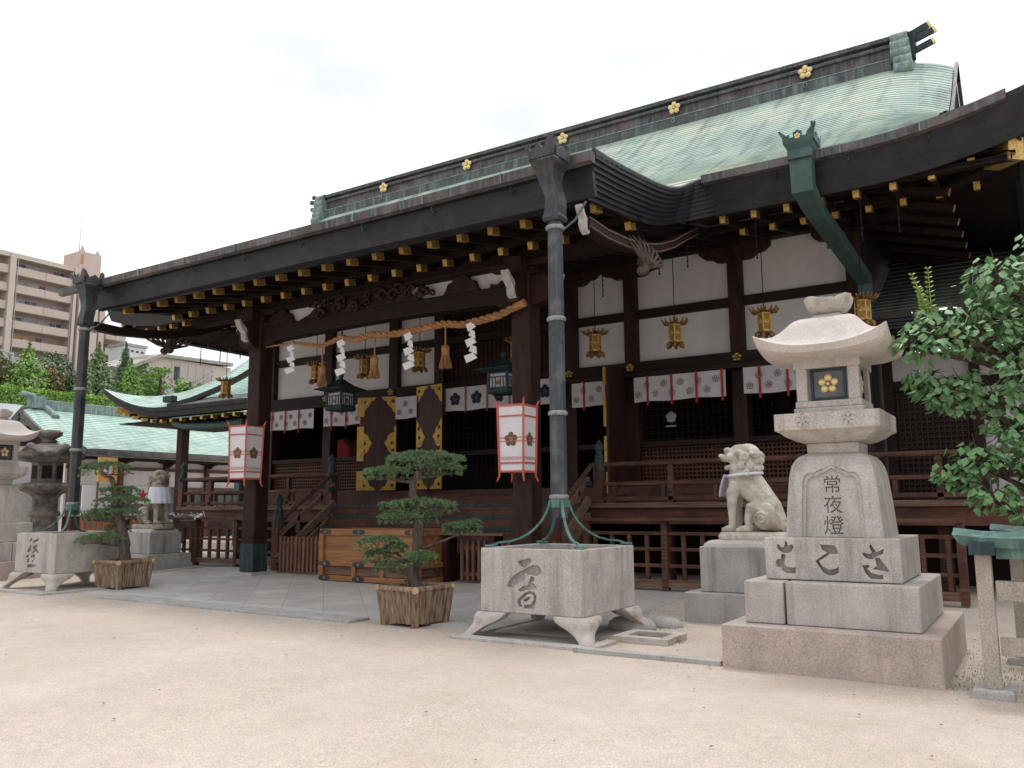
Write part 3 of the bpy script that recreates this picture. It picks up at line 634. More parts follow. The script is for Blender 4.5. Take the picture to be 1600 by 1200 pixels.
# wall frame
POST = [-8.2, -5.85, -3.45, -1.92, 1.92, 3.45, 5.85, 8.2]
pp = MB().box(C0 - .15, C0 + .15, 16.85, 17.15, .15, 7.2).build('wall_post', 'wood', H, bevel=.012)
for i, u in enumerate(POST):
    q = pp if i == 0 else copy_tree(pp); q.parent = H; q.location = (u, 0, 0)
def wall():
    a, b = C0 - 8.35, C0 + 8.35
    for nm, z0, z1, y0 in (('tie_beam', 5.67, 5.87, 16.93), ('lintel_beam', 4.44, 4.68, 16.80), ('sill_beam', 2.80, 2.92, 16.88), ('plate_beam', 6.98, 7.22, 16.80), ('foot_beam', 1.60, 1.96, 16.72)):
        MB().box(a, b, y0, 17.2, z0, z1).build(nm, 'wood_red' if nm == 'foot_beam' else 'wood_h', H, bevel=.008)
    MB().box(a, b, 16.55, 16.79, 4.30, 4.40).build('curtain_rail', 'wood_h', H, bevel=.006)
    for (p, q) in zip(POST, POST[1:]):
        x0, x1 = C0 + p + .15, C0 + q - .15
        if p == -1.92:
            mb = MB(); mb.box(x0, x1, 17.16, 17.19, 4.68, 6.98)
            n = int((x1 - x0) / .13)
            for k in range(n + 1): mb.box(x0 + (x1 - x0) * k / n - .012, x0 + (x1 - x0) * k / n + .012, 17.08, 17.12, 4.68, 6.98)
            for k in range(18): mb.box(x0, x1, 17.10, 17.14, 4.72 + .13 * k, 4.745 + .13 * k)
            mb.build('transom_lattice', 'lattice', H)
            continue
        MB().box(x0 - .02, x1 + .02, 17.02, 17.10, 4.66, 5.68).build('plaster_panel', 'plaster', H)
        MB().box(x0 - .02, x1 + .02, 17.02, 17.10, 5.85, 7.0).build('plaster_panel', 'plaster', H)
        if abs(p) > 3 and abs(q) > 3:
            mb = MB(); mb.box(x0, x1, 17.10, 17.14, 1.95, 2.81); n = int((x1 - x0) / .085)
            for k in range(n + 1):
                x = x0 + (x1 - x0) * k / n; mb.box(x - .014, x + .014, 16.99, 17.05, 1.95, 2.81)
            for k in range(10): z = 1.99 + .087 * k; mb.box(x0, x1, 16.985, 17.04, z - .017, z + .017)
            mb.build('lattice_panel', 'wood_red', H)
    # dark interior
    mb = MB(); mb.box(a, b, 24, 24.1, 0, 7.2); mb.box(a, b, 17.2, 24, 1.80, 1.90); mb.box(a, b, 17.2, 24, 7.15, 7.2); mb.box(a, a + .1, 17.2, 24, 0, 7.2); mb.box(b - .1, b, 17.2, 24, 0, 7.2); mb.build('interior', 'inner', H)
    for u0, u1 in ((-8.1, -6.0), (-5.7, -2.07), (2.07, 5.7), (6.0, 8.1)):
        mb = MB(); n = int((u1 - u0) / .16); mb.box(C0 + u0, C0 + u1, 20.5, 20.53, 1.9, 2.7)
        for k in range(n + 1): x = C0 + u0 + (u1 - u0) * k / n; mb.box(x - .015, x + .015, 20.42, 20.46, 1.9, 4.6)
        for k in range(17): mb.box(C0 + u0, C0 + u1, 20.40, 20.44, 1.95 + .16 * k, 1.98 + .16 * k)
        mb.build('inner_screen', 'lattice', H)
    for u in (-1.92, 1.92, -5.85, 5.85):
        MB().box(C0 + u - .15, C0 + u + .15, 20.3, 20.6, 1.9, 7.15).build('inner_post', 'wood', H)
    # gilt studs where posts meet the lintel
    for u in POST[1:]:
        mb = MB(); x = C0 + u
        crest(mb, lambda p, q, d, x=x: (x + p, 16.80 - d * 1.6, 4.56 + q), .105, .03); mb.lathe((0, 0, 0), [(.001, 0)], 3) if 0 else None
        mb.build('gilt_stud', 'gold', H, fix=False)
    # curved bracket shoulders above the upper panels
    for u in POST:
        for s in (-1, 1):
            if abs(u + s) > 8.3: continue
            poly = [(0, 7.0), (.62, 7.0), (.60, 6.86), (.48, 6.76), (.34, 6.74), (.24, 6.66), (.16, 6.64), (0, 6.64)]
            MB().prism(poly, lambda p, q, d, u=u, s=s: (C0 + u + s * (.15 + p), d, q), 16.86, 17.015).build('bracket_arm', 'wood', H)
wall()
# gold strips at the folded right-hand door and the door leaves
def leaf(x0, y0, x1, y1, gold=True, z0=1.98, z1=4.5):
    a = Vector((x0, y0, 0)); b = Vector((x1, y1, 0)); w = (b - a).length; d = (b - a) / w; n = Vector((d.y, -d.x, 0))
    if n.y > 0: n = -n
    def fn(p, z, t): q = a + d * p + n * t; return (q.x, q.y, z)
    D = MB().prism([(0, z0), (w, z0), (w, z1), (0, z1)], fn, 0, .07).build('door_leaf', 'door_wood', H)
    if gold:
        if gold == 2:
            ms = MB()
            for q0, q1 in ((z0, z0 + .50), ((z0 + z1) / 2 - .45, (z0 + z1) / 2 + .45), (z1 - .5, z1)): ms.prism([(-.10, q0), (.10, q0), (.10, q1), (-.10, q1)], fn, .079, .084)
            ms.build('gilt_strip', 'gold_paint', D)
        mb = MB(); h = .55
        def tri(px, pz, sx, sz):
            pts = [(0, 0), (.44, 0), (.38, .08), (.29, .11), (.24, .22), (.14, .30), (.09, .40), (0, .46)]
            mb.prism([(px + sx * p, pz + sz * q) for p, q in pts], fn, .071, .078)
        for px, sx in ((0, 1), (w, -1)):
            tri(px, z1, sx, -1); tri(px, z0, sx, 1)
            zm = (z0 + z1) / 2
            pts = [(0, -.46), (.07, -.38), (.12, -.27), (.22, -.20), (.26, -.09), (.34, 0), (.26, .09), (.22, .20), (.12, .27), (.07, .38), (0, .46)]
            mb.prism([(px + sx * p, zm + q) for p, q in pts], fn, .071, .078)
        mb.build('gilt_corner', 'gold_paint', D)
        m2 = MB()
        for px, pz in ((.10, z1 - .12), (w - .10, z1 - .12), (.10, z0 + .12), (w - .10, z0 + .12), (.12, (z0 + z1) / 2), (w - .12, (z0 + z1) / 2), (.09, 3.0), (.09, 3.5), (w - .09, 3.0), (w - .09, 3.5)):
            crest(m2, lambda p, q, t, px=px, pz=pz: fn(px + p, pz + q, .079 + t), .05, .004)
        m2.build('leaf_mark', 'wood', D, fix=False)
    return D
leaf(-15.10, 16.35, -14.12, 16.62, z1=4.40, gold=2); leaf(-13.42, 16.62, -12.48, 16.45, z1=4.58)
d = leaf(-7.80, 15.95, -7.74, 16.78, gold=False)
mb = MB()
for z0, z1 in ((1.80, 2.25), (2.45, 3.0), (3.2, 3.85), (4.1, 4.48)): mb.box(-7.835, -7.775, 15.90, 15.948, z0, z1)
mb.build('gilt_strip', 'gold_paint', d)
# veranda
def veranda():
    a, b = C0 - 9.45, C0 + 12.9
    f = MB().box(a, b, 14.75, 17.0, 1.50, 1.60); f.box(a, C0 - 8.3, 17.0, 25, 1.50, 1.60); f.box(C0 + 8.3, b, 17, 25, 1.5, 1.6)
    f.build('veranda_floor', 'wood_grey', H, bevel=.01)
    MB().box(a + .1, b - .1, 14.85, 15.0, 1.20, 1.495).build('veranda_beam', 'wood_red', H)
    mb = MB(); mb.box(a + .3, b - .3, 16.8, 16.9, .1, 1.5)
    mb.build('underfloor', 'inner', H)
    for k in range(9):
        x = a + .4 + k * 2.33; 
        if abs(x - C0) < 3.2: continue
        MB().box(x - .09, x + .09, 15.0, 15.18, .1, 1.495).build('veranda_prop', 'wood', H)
    # railing
    for s in (1, -1):
        x0, x1 = C0 + s * 3.55, C0 + s * (9.3 if s < 0 else 12.2)
        lo, hi = min(x0, x1), max(x0, x1)
        MB().tube([(lo - .05, 14.85, 2.34), (hi + .15, 14.85, 2.34)], .048, 10).build('rail', 'wood_worn', H)
        MB().box(lo, hi, 14.81, 14.89, 1.93, 2.0).build('rail', 'wood_worn', H, bevel=.006)
        MB().box(lo, hi, 14.80, 14.90, 1.64, 1.72).build('rail', 'wood_worn', H, bevel=.006)
        for k in range(6):
            x = x0 + s * (1.55 + 1.5 * k)
            if x < C0 - 9.2: continue
            p = MB().box(x - .05, x + .05, 14.80, 14.90, 1.605, 2.22); p.taper((x, 14.85), 2.22, 2.30, .06, .06, .04, .04); p.build('rail_post', 'wood_worn', H, bevel=.006)
            MB().ball((x, 14.79, 1.82), (.045, .02, .045), 8, 6).build('rail_boss', 'teal', H)
        for k in range(17):
            x = x0 + s * (.4 + .5 * k)
            MB().box(x - .035, x + .035, 14.82, 14.88, 1.725, 1.925).build('rail_strut', 'wood_worn', H) if k % 2 == 0 and x > C0 - 9.2 else None
        # side railing going back
        xs = C0 + s * (9.3 if s < 0 else 13)
        mb = MB(); mb.box(xs - .04, xs + .04, 14.9, 24, 1.93, 2.0); mb.box(xs - .04, xs + .04, 14.9, 24, 1.64, 1.72); mb.tube([(xs, 14.7, 2.34), (xs, 24, 2.34)], .048, 10); mb.build('side_rail', 'wood_worn', H)
        for xq, yq, z0, zt, w in ((C0 + s * 3.62, 14.85, 1.6, 2.36, .1), (C0 + s * 9.32, 14.85, 1.5, 2.36, .09), (C0 + s * 3.55, 13.15, .15, 1.38, .1)):
            if s > 0 and zt - z0 > .85 and xq > C0 + 9: continue
            p = MB().box(xq - w, xq + w, yq - w, yq + w, z0, zt).build('newel_post', 'wood_red', H, bevel=.01)
            MB().lathe((xq, yq, zt), [(w * 1.15, -.28), (w * 1.15, -.02), (w * 1.02, 0), (w * .9, .10), (w * .98, .12), (w * .9, .15), (w * .62, .20), (w * .70, .26), (w * .95, .31), (w * .9, .37), (w * .45, .43), (.01, .48)], 16).build('bronze_cap', 'teal', p)
veranda()
def stairs():
    a, b = C0 - 3.30, C0 + 3.30; n = 6; g = .15
    for k in range(n):
        z1 = 1.60 - .242 * k - .02; y0 = 14.72 - .29 * k - .29
        if k == 0: MB().box(a, b, 14.60, 14.75, 1.36, 1.597).build('stair_tread', 'wood_red', H)
        zt = 1.60 - .242 * (k + 1)
        MB().box(a, b, y0, 14.9, zt - .245, zt).build('stair_tread', 'wood_red', H, bevel=.004)
        MB().box(a, b, y0 - .012, y0 + .07, zt - .055, zt + .006).build('metal_nosing', 'teal', H)
    MB().box(a, b, 14.585, 14.66, 1.545, 1.605).build('metal_nosing', 'teal', H)
    MB().box(a, b, 16.2, 16.7, 1.60, 1.78).build('door_step', 'wood_red', H)
    for s in (1, -1):
        x = C0 + s * 3.42
        MB().bar((x, 14.75, 1.66), (x, 13.0, .42), .09, .15).build('stringer', 'wood_grey', H)
        MB().bar((x, 14.75, 1.36), (x, 13.1, .22), .07, .13).build('stringer', 'wood_grey', H)
        MB().bar((x, 14.75, 2.08), (x, 13.1, .98), .07, .09).build('stair_rail', 'wood_grey', H)
        MB().tube([(x + s * .1, 14.9, 2.36), (x + s * .08, 14.72, 2.33), (x + s * .05, 13.2, 1.32)], .05, 10).build('stair_rail', 'wood_worn', H)
        MB().bar((x, 14.3, 1.9), (x, 14.3, 1.6), .07, .07, up=(0, 1, 0)).bar((x, 13.6, 1.45), (x, 13.6, 1.0), .07, .07, up=(0, 1, 0)).build('stair_strut', 'wood_grey', H)
        MB().box(x - .08, x + .08, 14.5, 14.78, 1.93, 2.03).build('metal_wrap', 'teal', H)
stairs()
# porch
def porch():
    for s in (1, -1):
        x = C0 + s * 3.45
        p = MB().box(x - .19, x + .19, 12.21, 12.59, .22, 5.9).build('porch_pillar', 'wood', H, bevel=.035)
        MB().box(x - .205, x + .205, 12.195, 12.605, .21, .80).build('copper_shoe', 'teal', p, bevel=.02)
        MB().box(x - .36, x + .36, 12.04, 12.76, .02, .205).build('base_stone', 'granite_grey', p, bevel=.01)
        # nosings: dark scroll with pale end
        for dx in (1, -1):
            sc = [(.19, 5.05), (.50, 5.10), (.62, 5.24), (.60, 5.36), (.70, 5.46), (.66, 5.56), (.52, 5.52), (.44, 5.58), (.19, 5.58)]
            n = MB().prism(sc, lambda p_, q, d, x=x, dx=dx: (x + dx * p_, d, q), 12.27, 12.53).build('nosing', 'wood', H)
            e = [(.50, 5.14), (.63, 5.23), (.63, 5.35), (.73, 5.46), (.76, 5.56), (.72, 5.57), (.68, 5.50), (.60, 5.46), (.58, 5.38), (.585, 5.26)]
            MB().prism(e, lambda p_, q, d, x=x, dx=dx: (x + dx * p_, d, q), 12.31, 12.49).build('pale_tip', 'greyend', n)
        e = [(-.36, 5.10), (-.50, 5.18), (-.52, 5.32), (-.62, 5.42), (-.70, 5.58), (-.66, 5.60), (-.58, 5.50), (-.49, 5.44), (-.44, 5.34), (-.42, 5.22)]
        n = MB().prism([(-.19, 5.0), (-.40, 5.08), (-.48, 5.30), (-.40, 5.6), (-.19, 5.6)], lambda p_, q, d, x=x: (x + d, 12.4 + p_, q), -.12, .12).build('nosing', 'wood', H)
        MB().prism(e, lambda p_, q, d, x=x: (x + d, 12.4 + p_, q), -.075, .075).build('pale_tip', 'greyend', n)
        # bracket blocks
        mb = MB()
        for z, w, hh in ((5.60, .30, .12), (5.74, .62, .12), (5.60, .18, .28)):
            mb.box(x - w, x + w, 12.18, 12.62, z, z + hh) if z != 5.60 or w == .30 else mb.box(x - w, x + w, 11.95, 12.85, z, z + hh)
        mb.build('bracket', 'wood', H, bevel=.01)
    # main beam, gently cambered
    x0, x1 = C0 - 3.26, C0 + 3.26; n = 24; rows = []
    bot = [(x0 + (x1 - x0) * i / n, 5.14 + .07 * math.sin(math.pi * i / n)) for i in range(n + 1)]
    top = [(x, 5.48 + .03 * math.sin(math.pi * i / n)) for i, (x, z) in enumerate(bot)]
    MB().prism(bot + top[::-1], lambda p, q, d: (p, d, q), 12.26, 12.54).build('porch_beam', 'wood_h', H, bevel=.02)
    MB().box(x0, x1, 12.40, 12.44, 5.47, 5.82).build('infill_panel', 'plaster', H)
    # carved frog-leg struts and scroll clouds in front of the infill
    for cx, w in ((C0 - .45, 1.75), (C0 - 2.75, .42), (C0 + 2.1, .42)):
        poly = [(-w, 5.49), (-w * .8, 5.60), (-w * .72, 5.70), (-w * .5, 5.72), (-w * .34, 5.80), (w * .34, 5.80), (w * .5, 5.72), (w * .72, 5.70), (w * .8, 5.60), (w, 5.49)]
        c = MB().prism(poly, lambda p, q, d, cx=cx: (cx + p, d, q), 12.28, 12.398).build('carving', 'wood', H)
    rnd = random.Random(5); mb = MB()
    for k in range(26):
        cx = C0 - 1.9 + 3.4 * rnd.random(); cz = 5.52 + .26 * rnd.random(); r = rnd.uniform(.07, .15); q = rnd.choice((1, -1)); 
        r *= 1.0; pts = [(cx + q * r * (1 - t / 14) * math.cos(t * .62), 12.24 - .02 * (t % 3), cz + r * (1 - t / 14) * math.sin(t * .62)) for t in range(12)]
        mb.tube(pts, [r * .42 * (1 - t / 16) for t in range(12)], 7)
    mb.build('cloud_carving', 'wood', H)
    MB().box(x0 - .3, x1 + .3, 12.2, 12.6, 5.825, 5.87).build('porch_plate', 'wood_h', H)
    # curved barge beams under the porch side edges
    for s in (1, -1):
        X = C0 + s * 5.92; mid = [(9.95, 5.52), (10.5, 5.50), (11.2, 5.55), (11.9, 5.66), (12.5, 5.82), (13.1, 6.05), (13.7, 6.34), (14.3, 6.62)]
        rows = []
        poly = [(y, z) for y, z in mid] + [(y, z - .18) for y, z in mid[::-1]]
        B = MB().prism(poly, lambda p, q, d, X=X: (X + d, p, q), -.09, .09).build('barge_beam', 'wood_h', H)
        for off in (-.03, -.15):
            MB().tube([(X + s * .095, y, z + off) for y, z in mid], .012, 5).build('barge_moulding', 'wood_grey', B)
        e = [(10.10, 5.32), (9.98, 5.42), (9.97, 5.54), (10.0, 5.60), (9.90, 5.66), (9.80, 5.82), (9.72, 5.86), (9.70, 5.80), (9.78, 5.68), (9.86, 5.58), (9.84, 5.44), (9.92, 5.32), (10.04, 5.25)]
        e = [(9.93 + (a - 9.95) * .62, 5.43 + (b - 5.5) * .62) for a, b in e]
        MB().prism(e, lambda p, q, d, X=X: (X + d, p, q), -.05, .05).build('pale_tip', 'greyend', B)
        # carved winged beast where the beam is carried
        mb = MB(); cy = 11.85
        mb.ball((X + s * .05, cy, 5.22), (.08, .12, .10), 10, 8); mb.ball((X + s * .06, cy - .12, 5.16), (.07, .10, .08), 10, 8)
        for k in range(9):
            t = -1.35 + k * .34; mb.tube([(X + s * .03, cy + .04 * math.sin(t), 5.24), (X + s * .14, cy + .26 * math.sin(t), 5.30 + .07 * math.cos(t)), (X + s * .14, cy + .56 * math.sin(t), 5.36 + .20 * math.cos(t)), (X + s * .06, cy + .66 * math.sin(t), 5.52 + .18 * math.cos(t))], [.026, .036, .024, .005], 6)
        for q in (-.05, .06): mb.tube([(X, cy + q, 5.3), (X + s * .02, cy + q + .05, 5.5), (X, cy + q + .10, 5.66)], [.05, .045, .01], 6)
        mb.build('beast_carving', 'carved', H)
        # porch side beam
porch()
# ================================================================== FENCES, BOX, SMALL FURNITURE BY THE HALL
def low_fence(x0, x1, label, y=13.35, zt=1.33):
    g = gz((x0 + x1) / 2, y); t = thing('lattice_fence', label, 'fence', ((x0 + x1) / 2, y, g), 'timber lattice fences along the veranda')
    MB().box(x0 - .05, x1 + .05, y - .16, y + .16, zt - .05, zt).build('shelf', 'wood_worn', t, bevel=.006)
    MB().box(x0, x1, y - .05, y + .05, g + .08, g + .20).build('bottom_rail', 'wood_grey', t, bevel=.006)
    for z in (1.08, .82, .55): MB().box(x0, x1, y - .028, y + .028, z - .028, z + .028).build('rail', 'wood_worn', t, bevel=.004)
    n = max(1, int((x1 - x0) / 1.2)); 
    for k in range(n + 1):
        x = x0 + (x1 - x0) * k / n; MB().box(x - .055, x + .055, y - .062, y + .062, g + .02, zt - .052).build('post', 'wood_worn', t, bevel=.006)
    m = int((x1 - x0) / .33)
    for k in range(m + 1):
        x = x0 + (x1 - x0) * (k + .5) / (m + 1); MB().box(x - .03, x + .03, y - .034, y + .034, g + .2, 1.08).build('bar', 'wood_worn', t)
    return t
low_fence(-6.95, -1.1, 'dark timber lattice fence with a shelf top, right of the hall stairs')
low_fence(-20.6, -14.75, 'dark timber lattice fence with a shelf top, left of the hall stairs')
def picket_fence(x0, x1, label, y, n):
    g = gz((x0 + x1) / 2, y); t = thing('picket_fence', label, 'fence', ((x0 + x1) / 2, y, g), 'low picket fences before the steps')
    MB().box(x0, x1, y + .02, y + .06, g + .62, g + .68).build('rail', 'picket', t); MB().box(x0, x1, y + .02, y + .06, g + .14, g + .20).build('rail', 'picket', t)
    MB().box(x0, x1, y - .06, y + .10, g, g + .05).build('foot', 'wood_grey', t)
    for k in range(n):
        x = x0 + (x1 - x0) * (k + .5) / n; MB().box(x - .028, x + .028, y - .02, y + .018, g + .055, g + .80 - .01 * (k % 3)).build('picket', 'picket', t)
picket_fence(-14.12, -12.35, 'low brown picket fence left of the offering box', 12.75, 15)
picket_fence(-9.45, -8.28, 'low brown picket fence under the narrow table, right of the offering box', 12.95, 9)
picket_fence(-8.15, -7.1, 'low brown picket fence half hidden behind the near stone basin', 12.95, 9)
t = thing('narrow_table', 'narrow dark wood table standing over the low picket fence by the offering box', 'table', (-9.0, 13.0, .15))
MB().box(-9.95, -8.35, 12.75, 13.2, 1.02, 1.06).build('tabletop', 'wood_grey', t, bevel=.005)
for x in (-9.68, -8.62): MB().box(x - .06, x + .06, 12.8, 12.92, .15, 1.02).build('leg', 'wood', t); MB().box(x - .05, x + .05, 13.0, 13.12, .15, 1.02).build('leg', 'wood', t)
def offering_box():
    x0, x1, y0, y1 = -12.2, -9.72, 12.05, 12.95; g = .15
    t = thing('offering_box', 'long orange brown wooden offering box with blue grey metal straps before the steps', 'offering box', ((x0 + x1) / 2, y0, g))
    MB().box(x0 + .05, x1 - .05, y0 + .05, y1 - .05, g + .32, g + .88).build('body', 'box_wood', t)
    mb = MB()
    for z0, z1 in ((g + .87, g + .985), (g + .28, g + .36), (g + .0, g + .10)):
        mb.box(x0, x1, y0, y0 + .09, z0, z1); mb.box(x0, x1, y1 - .09, y1, z0, z1); mb.box(x0, x0 + .09, y0 + .09, y1 - .09, z0, z1); mb.box(x1 - .09, x1, y0 + .09, y1 - .09, z0, z1)
    mb.build('rim', 'box_wood', t, bevel=.006)
    mb = MB()
    for x in (x0 + .05, x1 - .05):
        for y in (y0 + .05, y1 - .05): mb.box(x - .06, x + .06, y - .06, y + .06, g + .101, g + .279); mb.box(x - .058, x + .058, y - .058, y + .058, g + .361, g + .869)
    for x in (x0 + .9, x0 + 1.6): mb.box(x - .05, x + .05, y0 + .01, y0 + .08, g + .10, g + .28)
    mb.build('corner_post', 'box_wood', t, bevel=.005)
    MB().box(x0 + .1, x1 - .1, y0 + .06, y1 - .06, g + .11, g + .27).build('plinth', 'wood_grey', t)
    mb = MB()
    for k in range(26): x = x0 + .14 + k * (x1 - x0 - .28) / 25; mb.box(x - .018, x + .018, y0 + .09, y1 - .09, g + .90, g + .94)
    mb.build('slats', 'box_wood', t)
    k = 0
    for x in (x0 + .0, (x0 + x1) / 2 - .2, x1 - .0):
        for z in (g + .93, g + .32, g + .05):
            w = .16; mb = MB(); pts = [(-w, 0), (-w * .8, .035), (-w * .5, .045), (0, .05), (w * .5, .045), (w * .8, .035), (w, 0), (w * .8, -.035), (w * .5, -.045), (-w * .5, -.045), (-w * .8, -.035)]
            xx = x + (w if x == x0 else (-w if x == x1 else 0))
            mb.prism([(xx + a, z + b) for a, b in pts], lambda a, b, d: (a, d, b), y0 - .006, y0 - .0005); mb.build('metal_strap', 'teal', t)
            mb = MB(); crest(mb, lambda a, b, d, xx=xx, z=z: (xx + a, y0 - .007 - d, z + b), .035, .004); mb.build('strap_stud', 'box_wood', t, fix=False)
offering_box()

# ================================================================== CURTAINS
def curtain(x0, x1, z0, z1, label, kind='pink', bands=True, y=16.52):
    t = thing('shrine_curtain', label, 'curtain', ((x0 + x1) / 2, y, z0), 'white curtains hung along the hall front')
    n = max(2, int((x1 - x0) / .06)); rows = []
    def wob(x, z): return y + .012 * math.sin(x * 9) + .018 * math.sin(x * 4.1 + z * 2) * (z1 - z)
    for j in range(5):
        z = z1 - (z1 - z0) * j / 4
        rows.append([(x0 + (x1 - x0) * i / n, wob(x0 + (x1 - x0) * i / n, z), z + .012 * math.sin((x0 + (x1 - x0) * i / n) * 6) * (j == 4)) for i in range(n + 1)])
    MB().grid(rows).build('cloth', 'cloth', t, fix=False)
    if kind == 'pink':
        step = .40; x = x0 + .12; k = 0; mb = MB()
        while x < x1 - .05:
            zc = z0 + (z1 - z0) * (.68 if k % 2 else .30)
            for a in range(5):
                th = math.pi / 2 + a * 2 * math.pi / 5; cx, cz = x + .044 * math.cos(th), zc + .044 * math.sin(th); r = .028
                pts = [(cx + r * math.cos(q * math.pi / 4), wob(cx, zc) - .014, cz + r * math.sin(q * math.pi / 4)) for q in range(9)]
                mb.tube(pts, .0055, 4, cap=False)
            x += .19; k += 1
        mb.build('blossom_print', 'crestpink', t)
        if bands:
            x = x0 + .33; k = 0
            while x < x1 - .02:
                MB().box(x - .024, x + .024, y - .035, y - .028, z0 - .10, z1 + .02).build('red_band', 'redband', t); x += .545; k += 1
    else:
        n = max(1, round((x1 - x0) / .62))
        for k in range(n):
            mb = MB(); x = x0 + (x1 - x0) * (k + .5) / n; crest(mb, lambda a, b, d, x=x: (x + a, wob(x, (z0 + z1) / 2) - .024 - d, (z0 + z1) / 2 + b), .165, .004)
            mb.build('blossom_print', 'crestdark', t, fix=False)
        for k in range(n + 1):
            x = x0 + (x1 - x0) * k / n; MB().box(x - .022, x + .022, y - .035, y - .03, z0 - .06, z1 + .02).build('dark_band', 'crestpink', t)
b = [C0 + p for p in POST]
curtain(b[0] + .2, b[1] - .17, 3.74, 4.28, 'white blossom curtain with red bands in the leftmost bay, above the dark drum')
curtain(b[1] + .2, b[2] - .5, 3.74, 4.28, 'white blossom curtain with red bands just left of the gilt cornered doors')
curtain(-14.1, -13.4, 3.80, 4.36, 'narrow blossom curtain without bands between the two gilt cornered doors', bands=False)
curtain(-12.5, C0 + 1.75, 3.88, 4.46, 'white curtain printed with large dark blue plum crests over the centre doorway', kind='dark')
curtain(b[4] + .2, b[5] - .2, 3.74, 4.28, 'short blossom curtain with red bands just right of the near drainpipe')
curtain(b[5] + .2, b[6] - .17, 3.74, 4.28, 'white blossom curtain with four red bands between the two brown posts right of the drainpipe')
curtain(b[6] + .2, b[7] - .17, 3.74, 4.28, 'white blossom curtain partly hidden behind the tall stone lantern')
mb = MB()
t = thing('taiko_drum', 'dim reddish drum inside the leftmost open bay of the hall', 'drum', (-17.6, 18.4, 1.9))
MB().tube([(-17.6, 18.1, 3.1), (-17.6, 18.3, 3.1), (-17.6, 18.9, 3.1)], [.42, .5, .42], 24).build('shell', 'orangefence', t)
MB().tube([(-17.6, 18.08, 3.1), (-17.6, 18.099, 3.1)], .40, 24).build('skin', 'redband', t)
MB().box(-18.1, -17.1, 18.3, 18.7, 1.9, 2.65).build('stand', 'wood', t)
t = thing('paper_ornament', 'small white blossom shaped ornament with a bar below, hanging in the dark bay', 'ornament', (-7.0, 17.6, 3.42))
mb = MB(); crest(mb, lambda a, b_, d: (-7.0 + a, 17.6 - d, 3.50 + b_), .13, .02, petal=.075); mb.build('blossom', 'cloth', t, fix=False)
MB().box(-7.12, -6.88, 17.58, 17.61, 3.28, 3.31).build('bar', 'cloth', t)
MB().tube([(-7.0, 17.6, 3.6), (-7.0, 17.6, 4.4)], .006, 5).build('cord', 'chain', t)

# ================================================================== ROPE, PAPER STREAMERS, TASSELS
def rope():
    P = [(-13.95, 4.97), (-13.12, 4.985), (-12.75, 4.90), (-12.31, 4.82), (-12.05, 4.86), (-11.75, 4.94), (-11.35, 4.84), (-10.92, 4.90), (-10.6, 4.85), (-10.26, 4.84), (-9.59, 4.87), (-9.16, 4.89), (-8.74, 4.82), (-8.33, 4.85), (-7.93, 4.90), (-7.66, 4.98), (-7.42, 5.04)]
    t = thing('sacred_rope', 'thick twisted straw rope slung across the porch beam, thinning to the left', 'rope', (-10.7, 12.05, 4.9))
    N = 360
    for q in range(3):
        pts = []; rad = []
        for i in range(N):
            x = P[0][0] + (P[-1][0] - P[0][0]) * i / (N - 1); z = float(np.interp(x, [p[0] for p in P], [p[1] for p in P]))
            s = i / (N - 1); R_ = .010 + .049 * min(1, s * 2.2) ; ph = s * 2 * math.pi * 15 + q * 2 * math.pi / 3
            if i > N - 22: R_ *= .92
            pts.append((x, 12.06 + R_ * .62 * math.cos(ph), z + R_ * .62 * math.sin(ph))); rad.append(R_ * .66)
        MB().tube(pts, rad, 8).build('strand', 'straw', t)
    MB().tube([(-7.62, 12.06, 4.99), (-7.40, 12.06, 5.05)], .072, 14).build('binding', 'straw', t)
rope()
def streamer(x, z, h, label):
    t = thing('paper_streamer', label, 'paper streamer', (x, 12.0, z), 'zigzag paper streamers on the straw rope')
    rnd = random.Random(int(-x * 10)); n = 4
    MB().tube([(x, 12.02, z + .06), (x, 12.0, z - .02)], .006, 5).build('tie', 'shide', t)
    zz = z; px = x; mb = MB(); 
    for k in range(n + 1):
        w = .125 + .014 * k; hh = h / (n + .6); sgn = 1 if k % 2 else -1; y = 11.99 + rnd.uniform(-.03, .03)
        a = Vector((px + rnd.uniform(-.01, .01), 12.0, zz)); b = a + Vector((sgn * w * .9, -.05, -hh * .35)); c = b + Vector((-sgn * .02, .05, -hh * .75)); d = a + Vector((-sgn * .02 - sgn * w * .3, .03, -hh * .62))
        n0 = (b - a).cross(d - a).normalized() * .002
        mb.add([a + n0, b + n0, c + n0, d + n0, a - n0, b - n0, c - n0, d - n0], [(0, 1, 2, 3), (7, 6, 5, 4), (0, 4, 5, 1), (1, 5, 6, 2), (2, 6, 7, 3), (3, 7, 4, 0)])
        zz -= hh * .86; px = x + sgn * .02
    mb.build('folded_paper', 'shide', t)
streamer(-13.10, 4.92, .62, 'zigzag white paper streamer nearest the thin left end of the rope')
streamer(-11.66, 4.88, .76, 'zigzag white paper streamer between the left and middle straw tassels')
streamer(-9.92, 4.82, .74, 'zigzag white paper streamer between the middle and right straw tassels')
streamer(-8.49, 4.84, .76, 'zigzag white paper streamer nearest the thick right end of the rope')
